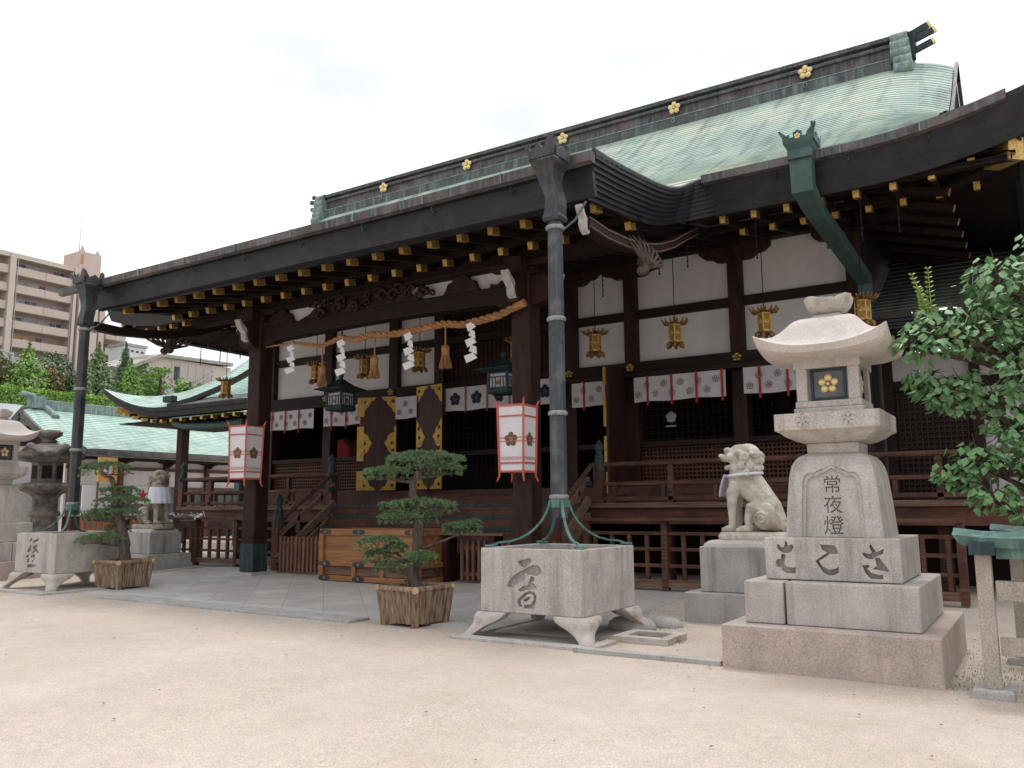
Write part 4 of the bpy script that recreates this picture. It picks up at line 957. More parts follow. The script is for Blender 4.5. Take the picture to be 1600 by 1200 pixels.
def tassel(x, z0, zb, label):
    t = thing('straw_tassel', label, 'tassel', (x, 12.04, z0), 'straw tassels on the rope'); h = z0 - zb
    MB().tube([(x, 12.04, z0), (x, 12.04, zb + .38)], .018, 8).build('cord', 'straw', t)
    MB().lathe((x, 12.04, zb), [(.02, .44), (.075, .41), (.08, .36), (.07, .28), (.078, .24)], 14).build('knot', 'straw', t)
    mb = MB(); rnd = random.Random(int(-x * 7))
    for k in range(90):
        a = rnd.random() * 6.283; r0_ = .06 * rnd.random() ** .5; r1 = r0_ * 2.05
        mb.tube([(x + r0_ * math.cos(a), 12.04 + r0_ * math.sin(a), zb + .25), (x + r1 * math.cos(a), 12.04 + r1 * math.sin(a), zb + rnd.uniform(-.01, .03))], [.009, .007], 4, cap=False)
    mb.build('fringe', 'straw', t)
tassel(-12.24, 4.80, 3.97, 'straw tassel at the left sag of the rope'); tassel(-10.83, 4.86, 4.02, 'straw tassel at the middle of the rope'); tassel(-9.11, 4.86, 4.05, 'straw tassel right of the middle, before the centre doorway')

# ================================================================== HANGING LANTERNS
def gold_lantern():
    t = thing('gold_lantern', 'x', 'lantern', (0, 0, 0), 'small gilt hanging lanterns under the eaves')
    r = .125
    MB().lathe((0, 0, 0), [(r, .12), (r, .45)], 6, smooth=False, phase=.5).build('body', 'brass_old', t)
    mb = MB()
    for k in range(6):
        a = (k + .5) * math.pi / 3; c, s = math.cos(a), math.sin(a); mb.bar((c * r, s * r, .11), (c * r, s * r, .46), .022, .022, up=(c, s, 0))
    for z in (.12, .28, .45): mb.lathe((0, 0, z), [(r + .012, -.012), (r + .012, .012)], 6, smooth=False, phase=.5)
    mb.build('frame', 'gold', t)
    for k in range(6):
        mb = MB(); a = k * math.pi / 3; c, s = math.cos(a), math.sin(a); crest(mb, lambda p, q, d, c=c, s=s: (c * (r * .866 + d) - s * p, s * (r * .866 + d) + c * p, .28 + q), .05, .01); mb.build('plum_boss', 'gold', t, fix=False)
    mb = MB()
    for k in range(6):
        a = (k + .5) * math.pi / 3; c, s = math.cos(a), math.sin(a)
        for dq in (-.28, 0, .28):
            c2, s2 = math.cos(a + dq), math.sin(a + dq); l = .165 if dq == 0 else .13
            mb.tube([(c * r * .9, s * r * .9, .47), (c2 * (r + l * .7), s2 * (r + l * .7), .49), (c2 * (r + l), s2 * (r + l), .555)], [.02, .022, .012], 5)
    mb.lathe((0, 0, .46), [(r + .03, 0), (r * .9, .03), (.05, .07), (.02, .10)], 6, smooth=False, phase=.5)
    mb.build('flared_roof', 'brass_old', t)
    mb = MB()
    for k in range(6):
        a = (k + .5) * math.pi / 3; c, s = math.cos(a), math.sin(a); mb.tube([(c * r * .8, s * r * .8, .10), (c * r * 1.25, s * r * 1.25, .06), (c * r * 1.35, s * r * 1.35, -.01)], [.03, .04, .028], 6); mb.ball((c * r * .95, s * r * .95, .04), (.035, .035, .035), 8, 6)
    mb.lathe((0, 0, .02), [(.03, 0), (r * 1.1, .07), (r, .10)], 6, smooth=False, phase=.5); mb.build('foot', 'brass_old', t)
    MB().tube([(0, 0, .55), (0, 0, 1.95)], .009, 5).build('chain', 'chain', t)
    MB().tube([(.03 * math.cos(k * .7), 0, .575 + .03 * math.sin(k * .7)) for k in range(10)], .007, 5).build('ring', 'gold', t)
    return t
gl = gold_lantern(); gl.location = (-7.69, 15.3, 4.60); gl['label'] = 'gilt hanging lantern just right of the near drainpipe'
place(gl, (-5.94, 15.3, 4.60), 'gilt hanging lantern before the white panel between the two posts right of the drainpipe', rz=.3)
place(gl, (-4.19, 15.3, 4.60), 'gilt hanging lantern just left of the tall stone lantern finial', rz=.1)
place(gl, (-2.48, 15.3, 4.60), 'gilt hanging lantern directly behind the tall stone lantern finial', rz=.55)
place(gl, (-9.62, 15.3, 4.66), 'gilt hanging lantern in the dark beside the right porch pillar', rz=.2)
place(gl, (-12.34, 15.3, 4.72), 'gilt hanging lantern behind the streamer between the middle and right tassels', rz=.4)
place(gl, (-14.08, 15.3, 4.72), 'gilt hanging lantern behind the middle straw tassel', rz=.15)
place(gl, (-15.75, 15.3, 4.72), 'gilt hanging lantern behind the left straw tassel', rz=.5)
place(gl, (-19.30, 15.3, 4.62), 'gilt hanging lantern outside the left porch pillar, over the side roof', rz=.25)
def bronze_lantern(loc, label):
    t = thing('bronze_lantern', label, 'lantern', loc, 'dark bronze hanging lanterns in the porch'); x, y, z = loc
    Q = dict(n=4, smooth=False, phase=.5)
    MB().lathe(loc, [(.30, .02), (.345, .06), (.345, .10), (.30, .115)], **Q).build('base', 'teal', t)
    MB().lathe(loc, [(.275, .115), (.275, .43)], **Q).build('pane', 'glassy', t)
    for k in range(4):
        a = (k + .5) * math.pi / 2; b_ = (k + 1.5) * math.pi / 2; p = Vector((x + .30 * math.cos(a), y + .30 * math.sin(a), 0)); q = Vector((x + .30 * math.cos(b_), y + .30 * math.sin(b_), 0))
        mb = MB(); mb.bar((p.x, p.y, z + .02), (p.x, p.y, z + .47), .04, .04, up=(1, 0, 0))
        for zz, h in ((.13, .03), (.345, .018), (.425, .03)): mb.bar((p.x, p.y, z + zz), (q.x, q.y, z + zz), .02, h)
        for f in (.2, .36, .64, .8): m_ = p.lerp(q, f); mb.bar((m_.x, m_.y, z + .13), (m_.x, m_.y, z + .35), .012, .012, up=(1, 0, 0))
        mb.build('frame', 'teal', t)
        mb = MB(); a2 = (k + 1) * math.pi / 2; c, s = math.cos(a2), math.sin(a2); crest(mb, lambda p_, q_, d, c=c, s=s: (x + c * (.197 + d) - s * p_, y + s * (.197 + d) + c * p_, z + .235 + q_), .062, .006); mb.build('plum_boss', 'brass_old', t, fix=False)
    MB().lathe(loc, [(.40, .455), (.60, .485), (.60, .50), (.46, .545), (.30, .60), (.16, .68), (.07, .74)], **Q).build('roof', 'teal', t)
    MB().lathe(loc, [(.07, .73), (.035, .76), (.055, .80), (.06, .83), (.03, .87), (.005, .92)], 12).build('finial', 'teal', t)
    MB().tube([(x, y, z + .90), (x, y, z + 2.0)], .014, 6).build('chain', 'chain', t)
bronze_lantern((-13.22, 13.6, 3.66), 'dark bronze square hanging lantern with wide roof, left side of the porch')
bronze_lantern((-8.86, 13.6, 3.70), 'dark bronze square hanging lantern half hidden by the right porch pillar')
def paper_lantern(loc, label, rz=0):
    t = thing('paper_lantern', label, 'lantern', loc, 'tall red framed paper lanterns on the porch pillars'); x, y, z = loc
    # square body tapering downwards, two faces show
    n = 4; rt, rb = .350, .318; ph = rz + R(-45)
    def P(k, zz, o=0): 
        a = ph + k * math.pi / 2; r = rb + (rt - rb) * zz / 1.10 + o; return Vector((x + r * math.cos(a), y + r * math.sin(a), z + zz))
    mb = MB(); mb.add([P(k, 0, -.012) for k in range(4)] + [P(k, 1.10, -.012) for k in range(4)], [(k, (k + 1) % 4, 4 + (k + 1) % 4, 4 + k) for k in range(4)]); mb.build('paper', 'paper', t, fix=False)
    mb = MB()
    for k in range(4):
        mb.bar(P(k, -.03), P(k, 1.13), .030, .030, up=P(k, 0) - Vector(loc)); o = (P(k, 1) - Vector((x, y, z + 1))).normalized()
        mb.tube([P(k, 1.12), P(k, 1.16) + o * .015, P(k, 1.22) + o * .04], [.022, .02, .008], 6)
        mb.tube([P(k, -.01), P(k, -.07), P(k, -.13) + o * .03, P(k, -.17) + o * .05], [.022, .02, .016, .006], 6)
        for zz, h in ((0, .028), (.14, .026), (.92, .022), (1.10, .03)): mb.bar(P(k, zz), P((k + 1) % 4, zz), .022, h)
        for zz in (.50, .56): mb.bar(P(k, zz, .002), P((k + 1) % 4, zz, .002), .008, .010)
    mb.build('frame', 'red', t)
    m2 = MB()
    for k in range(4):
        a, b_ = P(k, .53), P((k + 1) % 4, .53); m_ = (a + b_) / 2; tx = (b_ - a).normalized(); nn = Vector((tx.y, -tx.x, 0))
        m1 = MB(); crest(m1, lambda p, q, d, m_=m_, tx=tx, nn=nn: tuple(m_ + tx * p + nn * (d * .3 - .004) + Vector((0, 0, q))), .125, .01); m1.build('plum_print', 'bronzeprint', t, fix=False)
        m2 = MB()
        for j in range(11):
            f = (j + .5) / 11; pp_ = a.lerp(b_, f * .9 + .05); zc = .17
            pts = [tuple(pp_ + tx * (.028 * math.cos(q * math.pi / 5)) + nn * .0 + Vector((0, 0, zc - .53 + (.02 if j % 2 else .045) + .028 * math.sin(q * math.pi / 5)))) for q in range(6)]
            m2.tube(pts, .006, 4, cap=False)
        m2.build('wave_print', 'paper_pink', t)
    MB().box(x - .015, x + .015, y - .015, y + .42, z + 1.13, z + 1.16).build('hanger', 'chain', t)
paper_lantern((-14.28, 11.9, 2.16), 'red framed white paper lantern at the left porch pillar', rz=R(4))
paper_lantern((-7.48, 11.9, 2.12), 'red framed white paper lantern at the right porch pillar, beside the near drainpipe', rz=R(4))
ch = [(-7.55, 14, 6.6, 5.72), (-6.85, 14, 6.6, 5.5), (-5.7, 14, 6.6, 5.75), (-5.15, 14, 6.6, 5.8), (-3.9, 14.0, 6.55, 5.75), (-2.2, 14.0, 6.5, 5.75), (-1.65, 14.0, 6.5, 5.8), (-19.0, 14.2, 6.5, 5.4), (-18.2, 14.2, 6.5, 5.4), (-17.4, 14.2, 6.5, 5.4)]
cl = ['dangling black chain just right of the near drainpipe', 'second dangling chain right of the near drainpipe', 'dangling chain left of the carved beast', 'dangling chain right of the carved beast', 'dangling chain left of the green duct', 'dangling chain under the right eave, nearer the duct', 'rightmost dangling chain under the right eave', 'leftmost dangling chain beyond the left porch pillar', 'middle dangling chain beyond the left porch pillar', 'right dangling chain beyond the left porch pillar']
for (x, y, z1, z0), l in zip(ch, cl):
    mb = MB(); n = int((z1 - z0) / .05)
    for k in range(n): mb.ball((x, y, z0 + .05 * k), (.011, .018, .030) if k % 2 else (.018, .011, .030), 6, 4)
    tag(mb.build('hanging_chain', 'chain'), l, 'chain', 'chains dangling under the eaves')

# ================================================================== DOWNPIPES
def downpipe(x, y, label, zb=1.40, sgn=1, pm='pipe_pale'):
    t = thing('drainpipe', label, 'drainpipe', (x, y, 1.05), 'tall copper drainpipes standing in the stone basins')
    MB().tube([(x, y, zb), (x, y, 3.4), (x, y, 5.28)], [.108, .104, .098], 8, smooth=False).build('pipe', pm, t)
    for z in (1.66, 2.72, 3.95, 5.18):
        MB().lathe((x, y, z), [(.112, -.03), (.125, -.02), (.128, .01), (.112, .03)], 16).build('ring', 'band', t)
    # swan neck funnel
    sec = [(0, .112, .112, 5.26), (.0, .130, .126, 5.31), (.0, .112, .112, 5.36), (.01, .105, .11, 5.47), (.0, .10, .11, 5.58), (-.05, .10, .115, 5.69), (-.11, .105, .12, 5.80), (-.14, .115, .13, 5.90), (-.14, .135, .15, 6.02), (-.14, .185, .195, 6.10), (-.14, .19, .20, 6.13), (-.14, .175, .185, 6.16)]
    vs = []; n = len(sec)
    for dx, hx, hy, z in sec:
        for a, b_ in ((-1, -1), (1, -1), (1, 1), (-1, 1)): vs.append((x + dx * .9 + a * hx, y + .10 * smooth01((z - 5.36) / .5) + b_ * hy, z))
    MB().add(vs, [(i * 4 + j, i * 4 + (j + 1) % 4, i * 4 + 4 + (j + 1) % 4, i * 4 + 4 + j) for i in range(n - 1) for j in range(4)] + [(3, 2, 1, 0), tuple(4 * (n - 1) + j for j in range(4))]).build('funnel', 'pipe', t, bevel=.006)
    cx = x - .13; mb = MB(); K = lambda z: 6.16 + (z - 6.48) * .95; yc = y + .08
    poly = [(-.24, 6.48), (-.24, 6.54), (-.30, 6.64), (-.36, 6.74), (-.25, 6.68), (-.20, 6.60), (-.14, 6.58), (-.10, 6.66), (-.03, 6.69), (.02, 6.62), (.07, 6.60), (.09, 6.68), (.13, 6.76), (.20, 6.79), (.26, 6.74), (.27, 6.62), (.24, 6.48)]
    mb.prism(poly, lambda a, b_, d: (cx + a * .80, yc + d, K(b_)), -.215, -.185); mb.prism(poly, lambda a, b_, d: (cx + a * .80, yc + d, K(b_)), .185, .215)
    poly2 = [(-.19, 6.48), (-.21, 6.74), (-.10, 6.60), (.05, 6.68), (.18, 6.60), (.30, 6.74), (.28, 6.48)]
    mb.prism(poly2, lambda a, b_, d: (cx + d, yc + a * .8 - .02, K(b_)), -.215, -.19); mb.prism(poly2, lambda a, b_, d: (cx + d, yc + a * .8 - .02, K(b_)), .19, .215)
    mb.build('crown', 'pipe', t)
    MB().tube([(x + .10, y + .05, 5.16), (x + .20, y + .2, 5.32), (x + .26, y + .4, 5.62)], .016, 6).build('wall_tie', 'duct', t)
    # four splayed struts down to the basin rim
    for k in range(4):
        a = (1, 1, -1, -1)[k]; b_ = (1, -1, -1, 1)[k]; pts = []; 
        for i in range(9):
            s = i / 8; r = .085 + .46 * s ** 1.75; z = 1.62 - .50 * math.sin(s * math.pi / 2) ** 1.15 * 1.02
            pts.append((x + a * r, y + b_ * r, z + .0))
        pts.append((x + a * .62, y + b_ * .62, 1.075 + zb - 1.40))
        m = MB()
        for p, q in zip(pts, pts[1:]): m.bar(p, (Vector(q) + (Vector(q) - Vector(p)) * .05), .034, .022, up=(0, 0, 1))
        m.box(x + a * .62 - .06, x + a * .62 + .06, y + b_ * .62 - .05, y + b_ * .62 + .05, 1.062 + zb - 1.40, 1.085 + zb - 1.40)
        m.build('strut', 'verdigris', t)
    MB().lathe((x, y, 1.58), [(.118, -.05), (.118, .05)], 8, smooth=False, phase=.5).build('collar', 'verdigris', t)
downpipe(-5.22, 9.28, 'tall grey copper drainpipe with a crowned funnel, standing in the near stone basin')
def duct():
    t = thing('roof_duct', 'green copper downspout with crowned box, slanting under the right eave', 'drainpipe', (-2.9, 13.25, 6.9))
    MB().box(-3.08, -2.72, 13.05, 13.45, 6.98, 7.14).taper((-2.9, 13.25), 7.14, 7.24, .18, .2, .23, .24).build('box', 'duct', t, bevel=.006)
    poly = [(-.23, 7.24), (-.24, 7.34), (-.30, 7.46), (-.27, 7.47), (-.17, 7.36), (-.13, 7.38), (-.13, 7.32), (-.06, 7.33), (-.07, 7.40), (0, 7.43), (.07, 7.40), (.06, 7.33), (.13, 7.32), (.15, 7.38), (.19, 7.42), (.27, 7.52), (.29, 7.50), (.25, 7.34), (.23, 7.24)]
    MB().prism(poly, lambda a, b_, d: (-2.9 + a, 13.02 + d, b_), 0, .03).build('crown', 'duct', t)
    MB().prism([(-a, b_) for a, b_ in poly], lambda a, b_, d: (-2.68 + d, 13.26 + a, b_), 0, .03).build('crown', 'duct', t)
    mb = MB(); crest(mb, lambda a, b_, d: (-2.9 + a, 13.015 - d, 7.33 + b_), .05, .008); mb.build('gold_crest', 'gold_bright', t, fix=False)
    mb = MB(); pts = [(-2.9, 13.25, 7.0), (-2.9, 13.25, 6.52), (-2.85, 13.75, 6.30), (-2.78, 15.2, 6.12), (-2.62, 16.6, 5.75), (-2.62, 16.65, 5.3)]
    w = [.34, .33, .27, .26, .25, .24]
    vs = []
    for i, p in enumerate(pts):
        a = Vector(pts[max(0, i - 1)]); b_ = Vector(pts[min(len(pts) - 1, i + 1)]); d = (b_ - a).normalized(); sx = Vector((1, 0, 0)); up = d.cross(sx).normalized()
        for q, r in ((-1, -1), (1, -1), (1, 1), (-1, 1)): vs.append(Vector(p) + sx * q * w[i] / 2 + up * r * w[i] * .42)
    n = len(pts); mb.add(vs, [(i * 4 + j, i * 4 + (j + 1) % 4, i * 4 + 4 + (j + 1) % 4, i * 4 + 4 + j) for i in range(n - 1) for j in range(4)] + [(3, 2, 1, 0), tuple(4 * (n - 1) + j for j in range(4))]); mb.build('pipe', 'duct', t, bevel=.006)
    MB().bar((-2.80, 15.0, 6.145), (-2.795, 15.06, 6.137), .30, .26).build('clamp', 'duct', t)
duct()

# ================================================================== STONE BASINS
GA = [[(385,220),(420,190),(490,180),(560,140),(600,155),(615,205),(580,245),(510,315),(470,310),(400,260)],
 [(205,650),(220,580),(280,490),(370,410),(490,350),(560,300),(640,260),(720,270),(765,330),(785,390),(740,410),(700,450),(650,440),(600,430),(540,430),(520,400),(500,440),(490,530),(420,560),(370,600),(300,650),(250,670)],
 [(600,452),(655,470),(650,530),(600,555),(640,570),(690,610),(690,670),(620,680),(560,690),(510,695),(470,715),(400,725),(390,690),(480,620),(540,610),(560,560)],
 [(450,985),(400,980),(375,920),(375,860),(440,800),(500,740),(570,705),(650,712),(690,770),(680,880),(640,1000),(480,1005),(480,950),(600,925),(640,850),(635,780),(600,750),(550,760),(490,810),(440,865),(430,920),(455,950)],
 [(520,830),(560,800),(600,810),(570,850),(530,880),(480,890),(470,865)]]
GB = [[(425,290),(460,310),(440,370),(405,390)],[(560,270),(600,310),(570,360),(490,410),(470,360),(510,330),(545,330)],[(430,435),(455,470),(440,580),(400,640),(355,610),(390,540)],
 [(480,490),(560,430),(575,460),(540,520),(590,560),(620,620),(590,640),(540,590),(480,650),(460,640),(520,560),(470,530)],[(380,670),(410,680),(400,740),(340,750)],
 [(450,700),(520,660),(550,720),(540,790),(490,850),(470,840),(520,780),(510,720),(460,760)],[(380,780),(430,760),(420,860),(370,860)],[(400,900),(470,890),(560,900),(570,940),(520,960),(430,985),(380,960)]]
def basin(cx, cy, g, label, glyph):
    t = thing('stone_basin', label, 'water basin', (cx, cy, g), 'square granite basins catching the roof water'); h = .70; z0, z1 = g + .30, g + 1.05
    mb = MB(); o = [(cx - h, cy - h), (cx + h, cy - h), (cx + h, cy + h), (cx - h, cy + h)]; k = h - .085; i_ = [(cx - k, cy - k), (cx + k, cy - k), (cx + k, cy + k), (cx - k, cy + k)]
    vs = [(x, y, z0) for x, y in o] + [(x, y, z1) for x, y in o] + [(x, y, z1) for x, y in i_] + [(x, y, z0 + .25) for x, y in i_]
    fs = [(3, 2, 1, 0)] + [(j, (j + 1) % 4, 4 + (j + 1) % 4, 4 + j) for j in range(4)] + [(4 + j, 4 + (j + 1) % 4, 8 + (j + 1) % 4, 8 + j) for j in range(4)] + [(8 + j, 8 + (j + 1) % 4, 12 + (j + 1) % 4, 12 + j) for j in range(4)] + [(12, 13, 14, 15)]
    body = mb.add(vs, fs).build('body', 'granite', t, bevel=.012)
    cut = MB()
    if glyph == 'A':
        for p in GA: cut.prism([((a / 10.91 + 780 - 757) / 153 * 1.4 + cx - h, z1 - ((b_ / 10.91 + 860 - 859) / 101.5) * .75) for a, b_ in p][::-1], lambda a, b_, d: (a, cy - h + d, b_), -.1, .06)
    else:
        for p in GB: cut.prism([((a / 15 + 30 - 38) / 56 * 1.4 + cx - h, z1 - ((b_ / 15 + 820 - 831) / 62) * .75) for a, b_ in p][::-1], lambda a, b_, d: (a, cy - h + d, b_), -.1, .06)
    carve(body, cut)
    MB().box(cx - h + .09, cx + h - .09, cy - h + .09, cy + h - .09, z0 + .251, z1 - .14).build('water', 'old_stone', t)
    # four cabriole corner feet: each a corner knee that sweeps down to a toe
    for sx, sy in ((1, -1), (-1, -1), (-1, 1), (1, 1)):
        mb = MB()
        # two cabriole faces meeting at the corner, swelling at the knee and tucking in to the toe
        prof = [(.40, .300, .03), (.41, .275, .055), (.40, .245, .07), (.34, .205, .075), (.25, .165, .08), (.18, .12, .10), (.145, .07, .135), (.13, .025, .165), (.125, .0, .165)]
        rows = []; zc = [.30, .275, .24, .195, .15, .11, .07, .03, 0]
        for (w, z, o_) in prof:
            X, Y = cx + sx * (h + o_), cy + sy * (h + o_); th = .17 if z > .2 else .13
            rows.append([(X - sx * w, Y, g + z), (X - sx * w * .5, Y + sy * .012, g + z), (X - sx * .03, Y, g + z), (X, Y - sy * .03, g + z), (X + sx * .012, Y - sy * w * .5, g + z), (X, Y - sy * w, g + z), (X - sx * th, Y - sy * w, g + z), (X - sx * min(th, w * .9), Y - sy * min(th, w * .9), g + z), (X - sx * w, Y - sy * th, g + z)])
        vs = [p for r_ in rows for p in r_]; n = len(rows); k9 = 9
        mb.add(vs, [(i * k9 + j, i * k9 + (j + 1) % k9, i * k9 + k9 + (j + 1) % k9, i * k9 + k9 + j) for i in range(n - 1) for j in range(k9)] + [tuple(range(k9))[::-1], tuple(k9 * (n - 1) + j for j in range(k9))], True)
        l = mb.build('leg', 'granite_pale', t); b_ = l.modifiers.new('b', 'BEVEL'); b_.width = .02; b_.segments = 2; b_.limit_method = 'ANGLE'
basin(-5.22, 9.25, 0.0, 'large square granite basin with a carved character, nearest the camera', 'A')
basin(-16.35, 9.45, gz(-16.35, 9.45) + .01, 'square granite basin with a carved character at the far left', 'B')
downpipe(-16.35, 9.42, 'tall grey copper drainpipe standing in the far left stone basin', zb=1.44, pm='pipe')

# ================================================================== STONE LANTERNS
KE = [(170,115),(185,110),(215,150),(250,150),(270,80),(285,75),(305,130),(355,112),(368,150),(345,190),(300,215),(230,215),(185,185),(165,150)]
KE2 = [(205,285),(210,235),(250,225),(268,245),(255,290),(245,345),(280,375),(345,385),(395,378),(378,400),(380,450),(260,450),(215,420),(205,375),(150,382),(138,320),(160,290)]
KO = [(685,110),(760,112),(850,118),(870,150),(888,210),(790,215),(770,235),(720,262),(662,300),(690,350),(770,395),(840,385),(890,355),(880,385),(885,420),(830,455),(770,460),(710,435),(660,365),(620,305),(640,283),(715,230),(760,205),(700,165)]
SA = [(1160,190),(1240,205),(1265,190),(1240,120),(1258,95),(1315,185),(1400,145),(1385,200),(1330,225),(1260,265),(1200,255),(1165,220)]
SA2 = [(1295,250),(1340,242),(1440,380),(1430,400),(1260,370),(1310,340)]
SA3 = [(1150,335),(1215,325),(1235,345),(1205,365),(1240,410),(1300,430),(1370,435),(1370,480),(1235,480),(1175,415)]
def big_lantern(cx, cy, g, label, text=True):
    t = thing('stone_lantern', label, 'stone lantern', (cx, cy, g), 'tall square granite lanterns'); Z = lambda z: g + z
    w1, d1 = .955, 1.1
    MB().box(cx - w1, cx + w1, cy - d1, cy + d1, Z(0) - .05, Z(.408)).build('base_step', 'granite_pink', t, bevel=.012)
    # second tier in several blocks with open joints
    w2, d2 = .785, .87
    for x0, x1, y0, y1 in ((-w2, -.405, -d2, d2), (-.385, w2, -d2, .1), (-.385, w2, .115, d2)):
        MB().box(cx + x0, cx + x1, cy + y0, cy + y1, Z(.412), Z(.81)).build('base_block', 'granite', t, bevel=.012)
    w3, d3 = .625, .65
    b = MB().box(cx - w3, cx + w3, cy - d3, cy + d3, Z(.818), Z(1.222)).build('kana_block', 'granite', t, bevel=.01)
    if text:
        c = MB()
        for P_ in (KE, KE2, KO, SA, SA2, SA3):
            c.prism([((a / 7.27 - 2) / 215 * 1.25 + cx - w3, Z(1.222) - ((q / 7.27 + 835) - 840) / 66 * .40) for a, q in P_][::-1], lambda a, q, d: (a, cy - d3 + d, q), -.1, .08)
        carve(b, c)
    # body: battered square block with rounded shoulders
    prof = [(.465, 1.226), (.455, 1.34), (.445, 1.48), (.432, 1.63), (.42, 1.76), (.408, 1.86), (.39, 1.93), (.36, 1.99), (.32, 2.035), (.26, 2.062)]
    sq = [(-1, -.96), (-.96, -1), (.96, -1), (1, -.96), (1, .96), (.96, 1), (-.96, 1), (-1, .96)]
    bd = MB().lathe((cx, cy, g), prof, sq=sq, smooth=False).build('body', 'granite', t, bevel=.01)
    if text:
        def nf(a, z, d): return (cx + a, cy - .465 + (z - 1.226) * .088 + d, Z(z))
        arch = []
        R_ = [(.305, 1.20), (.29, 1.55), (.278, 1.78), (.26, 1.835), (.215, 1.865), (.155, 1.86), (.13, 1.885), (.07, 1.905), (0, 1.945)]
        arch = [(-a, z) for a, z in R_] + R_[::-1][1:]
        c = MB().prism(arch, nf, -.06, .026); carve(bd, c)
        a2 = [(a * .88, 1.20 if z < 1.21 else z - .035) for a, z in arch]
        c = MB().prism(a2, nf, -.06, .050); carve(bd, c)
        gl_ = [(z,) + text_mesh(ch, sz, lambda a, q, d, z=z: nf(a, z + q, d), -.02, .085) for ch, z, sz in (('常', 1.675, .185), ('夜', 1.475, .185), ('燈', 1.265, .20))]
        for ox, oz in ((0, 0),):
            c = MB()
            for z, vs, fs in gl_: c.add([(p[0] + ox, p[1], p[2] + oz) for p in vs], fs)
            carve(bd, c)
    MB().taper((cx, cy), Z(2.062), Z(2.17), .25, .25, .255, .255).build('neck', 'granite', t, bevel=.01)
    sq8 = [(-1, -.97), (-.97, -1), (.97, -1), (1, -.97), (1, .97), (.97, 1), (-.97, 1), (-1, .97)]
    MB().lathe((cx, cy, g), [(.28, 2.172), (.34, 2.19), (.42, 2.235), (.47, 2.275), (.51, 2.295), (.51, 2.465)], sq=sq8, smooth=False).build('platform', 'granite', t, bevel=.006)
    mb = MB()
    for x in (-.22, .22):
        for k in range(5):
            a = math.pi / 2 + k * 2 * math.pi / 5; pts = [(cx + x + .045 * math.cos(a) + .028 * math.cos(q * math.pi / 5), cy - .512, Z(2.385) + .045 * math.sin(a) + .028 * math.sin(q * math.pi / 5)) for q in range(11)]
            mb.tube(pts, .005, 4, cap=False)
    mb.build('incised_blossom', 'granite', t)
    # fire box
    MB().box(cx - .34, cx + .34, cy - .34, cy + .34, Z(2.468), Z(2.53)).build('sill', 'granite', t, bevel=.01)
    MB().box(cx - .325, cx + .325, cy - .325, cy + .325, Z(2.532), Z(2.60)).build('sill', 'granite', t, bevel=.01)
    mb = MB(); mb.box(cx - .24, cx + .24, cy - .24, cy + .24, Z(2.602), Z(2.98))
    for a in (-1, 1):
        for b_ in (-1, 1): mb.box(cx + a * .255 - .055, cx + a * .255 + .055, cy + b_ * .255 - .055, cy + b_ * .255 + .055, Z(2.602), Z(2.98))
    mb.build('fire_box', 'granite', t, bevel=.008)
    MB().box(cx - .33, cx + .33, cy - .33, cy + .33, Z(2.94), Z(3.03)).build('lintel', 'granite', t, bevel=.01)
    for q, (nx, ny) in enumerate(((0, -1), (1, 0), (-1, 0), (0, 1))):
        tx, ty = -ny, nx
        def fn(a, z, d, nx=nx, ny=ny, tx=tx, ty=ty): return (cx + nx * (.242 + d) + tx * a, cy + ny * (.242 + d) + ty * a, Z(2.775) + z)
        mb = MB()
        for p in ([(-.175, -.165), (.175, -.165), (.175, -.14), (-.175, -.14)], [(-.175, .14), (.175, .14), (.175, .165), (-.175, .165)], [(-.175, -.14), (-.148, -.14), (-.148, .14), (-.175, .14)], [(.148, -.14), (.175, -.14), (.175, .14), (.148, .14)]):
            mb.prism(p, fn, 0, .028)
        w = mb.build('window_frame', 'teal', t)
        mb = MB(); mb.prism([(-.147, -.139), (.147, -.139), (.147, .139), (-.147, .139)], fn, .001, .004); mb.build('dark_screen', 'inner', w)
        mb = MB()
        for k in range(-14, 15):
            for sg in (1, -1):
                o = k * .030; pts = []
                # diagonal bars clipped to the frame
                lo = max(-.145, (-.135 - o) * sg if sg > 0 else (-.135 - o) * -1 if 0 else -.145); 
                P0 = []; 
                for tt in np.linspace(-.145, .145, 30):
                    zz = sg * tt + o
                    if abs(zz) < .137: P0.append((tt, zz))
                if len(P0) > 1: mb.bar(fn(P0[0][0], P0[0][1], .008), fn(P0[-1][0], P0[-1][1], .008), .004, .004)
        mb.build('wire_lattice', 'rail', w)
        mb = MB(); crest(mb, lambda a, z, d, fn=fn: fn(a, z, .014 + d), .105, .022, petal=.040); mb.build('gold_crest', 'gold_bright', w, fix=False)
    # cap with upturned corners
    NC = 16
    def cap(r, lift, zb, n=8):
        out = []
        for s_ in range(4):
            for i in range(n):
                f = -1 + 2 * i / n; a, b_ = [(f, -1), (1, f), (-f, 1), (-1, -f)][s_]; out.append((cx + a * r, cy + b_ * r, Z(zb + lift * abs(f) ** 2.6)))
        return out
    rows = [cap(.33, 0, 3.02, NC), cap(.45, .01, 3.035, NC), cap(.56, .05, 3.05, NC), cap(.615, .10, 3.065, NC), cap(.65, .155, 3.135, NC), cap(.60, .12, 3.15, NC), cap(.545, .085, 3.18, NC), cap(.49, .055, 3.225, NC), cap(.435, .03, 3.29, NC), cap(.385, .012, 3.36, NC), cap(.34, .004, 3.42, NC), cap(.30, 0, 3.46, NC), cap(.25, 0, 3.485, NC), cap(.20, 0, 3.495, NC)]
    N = 4 * NC; vs = [p for r in rows for p in r]
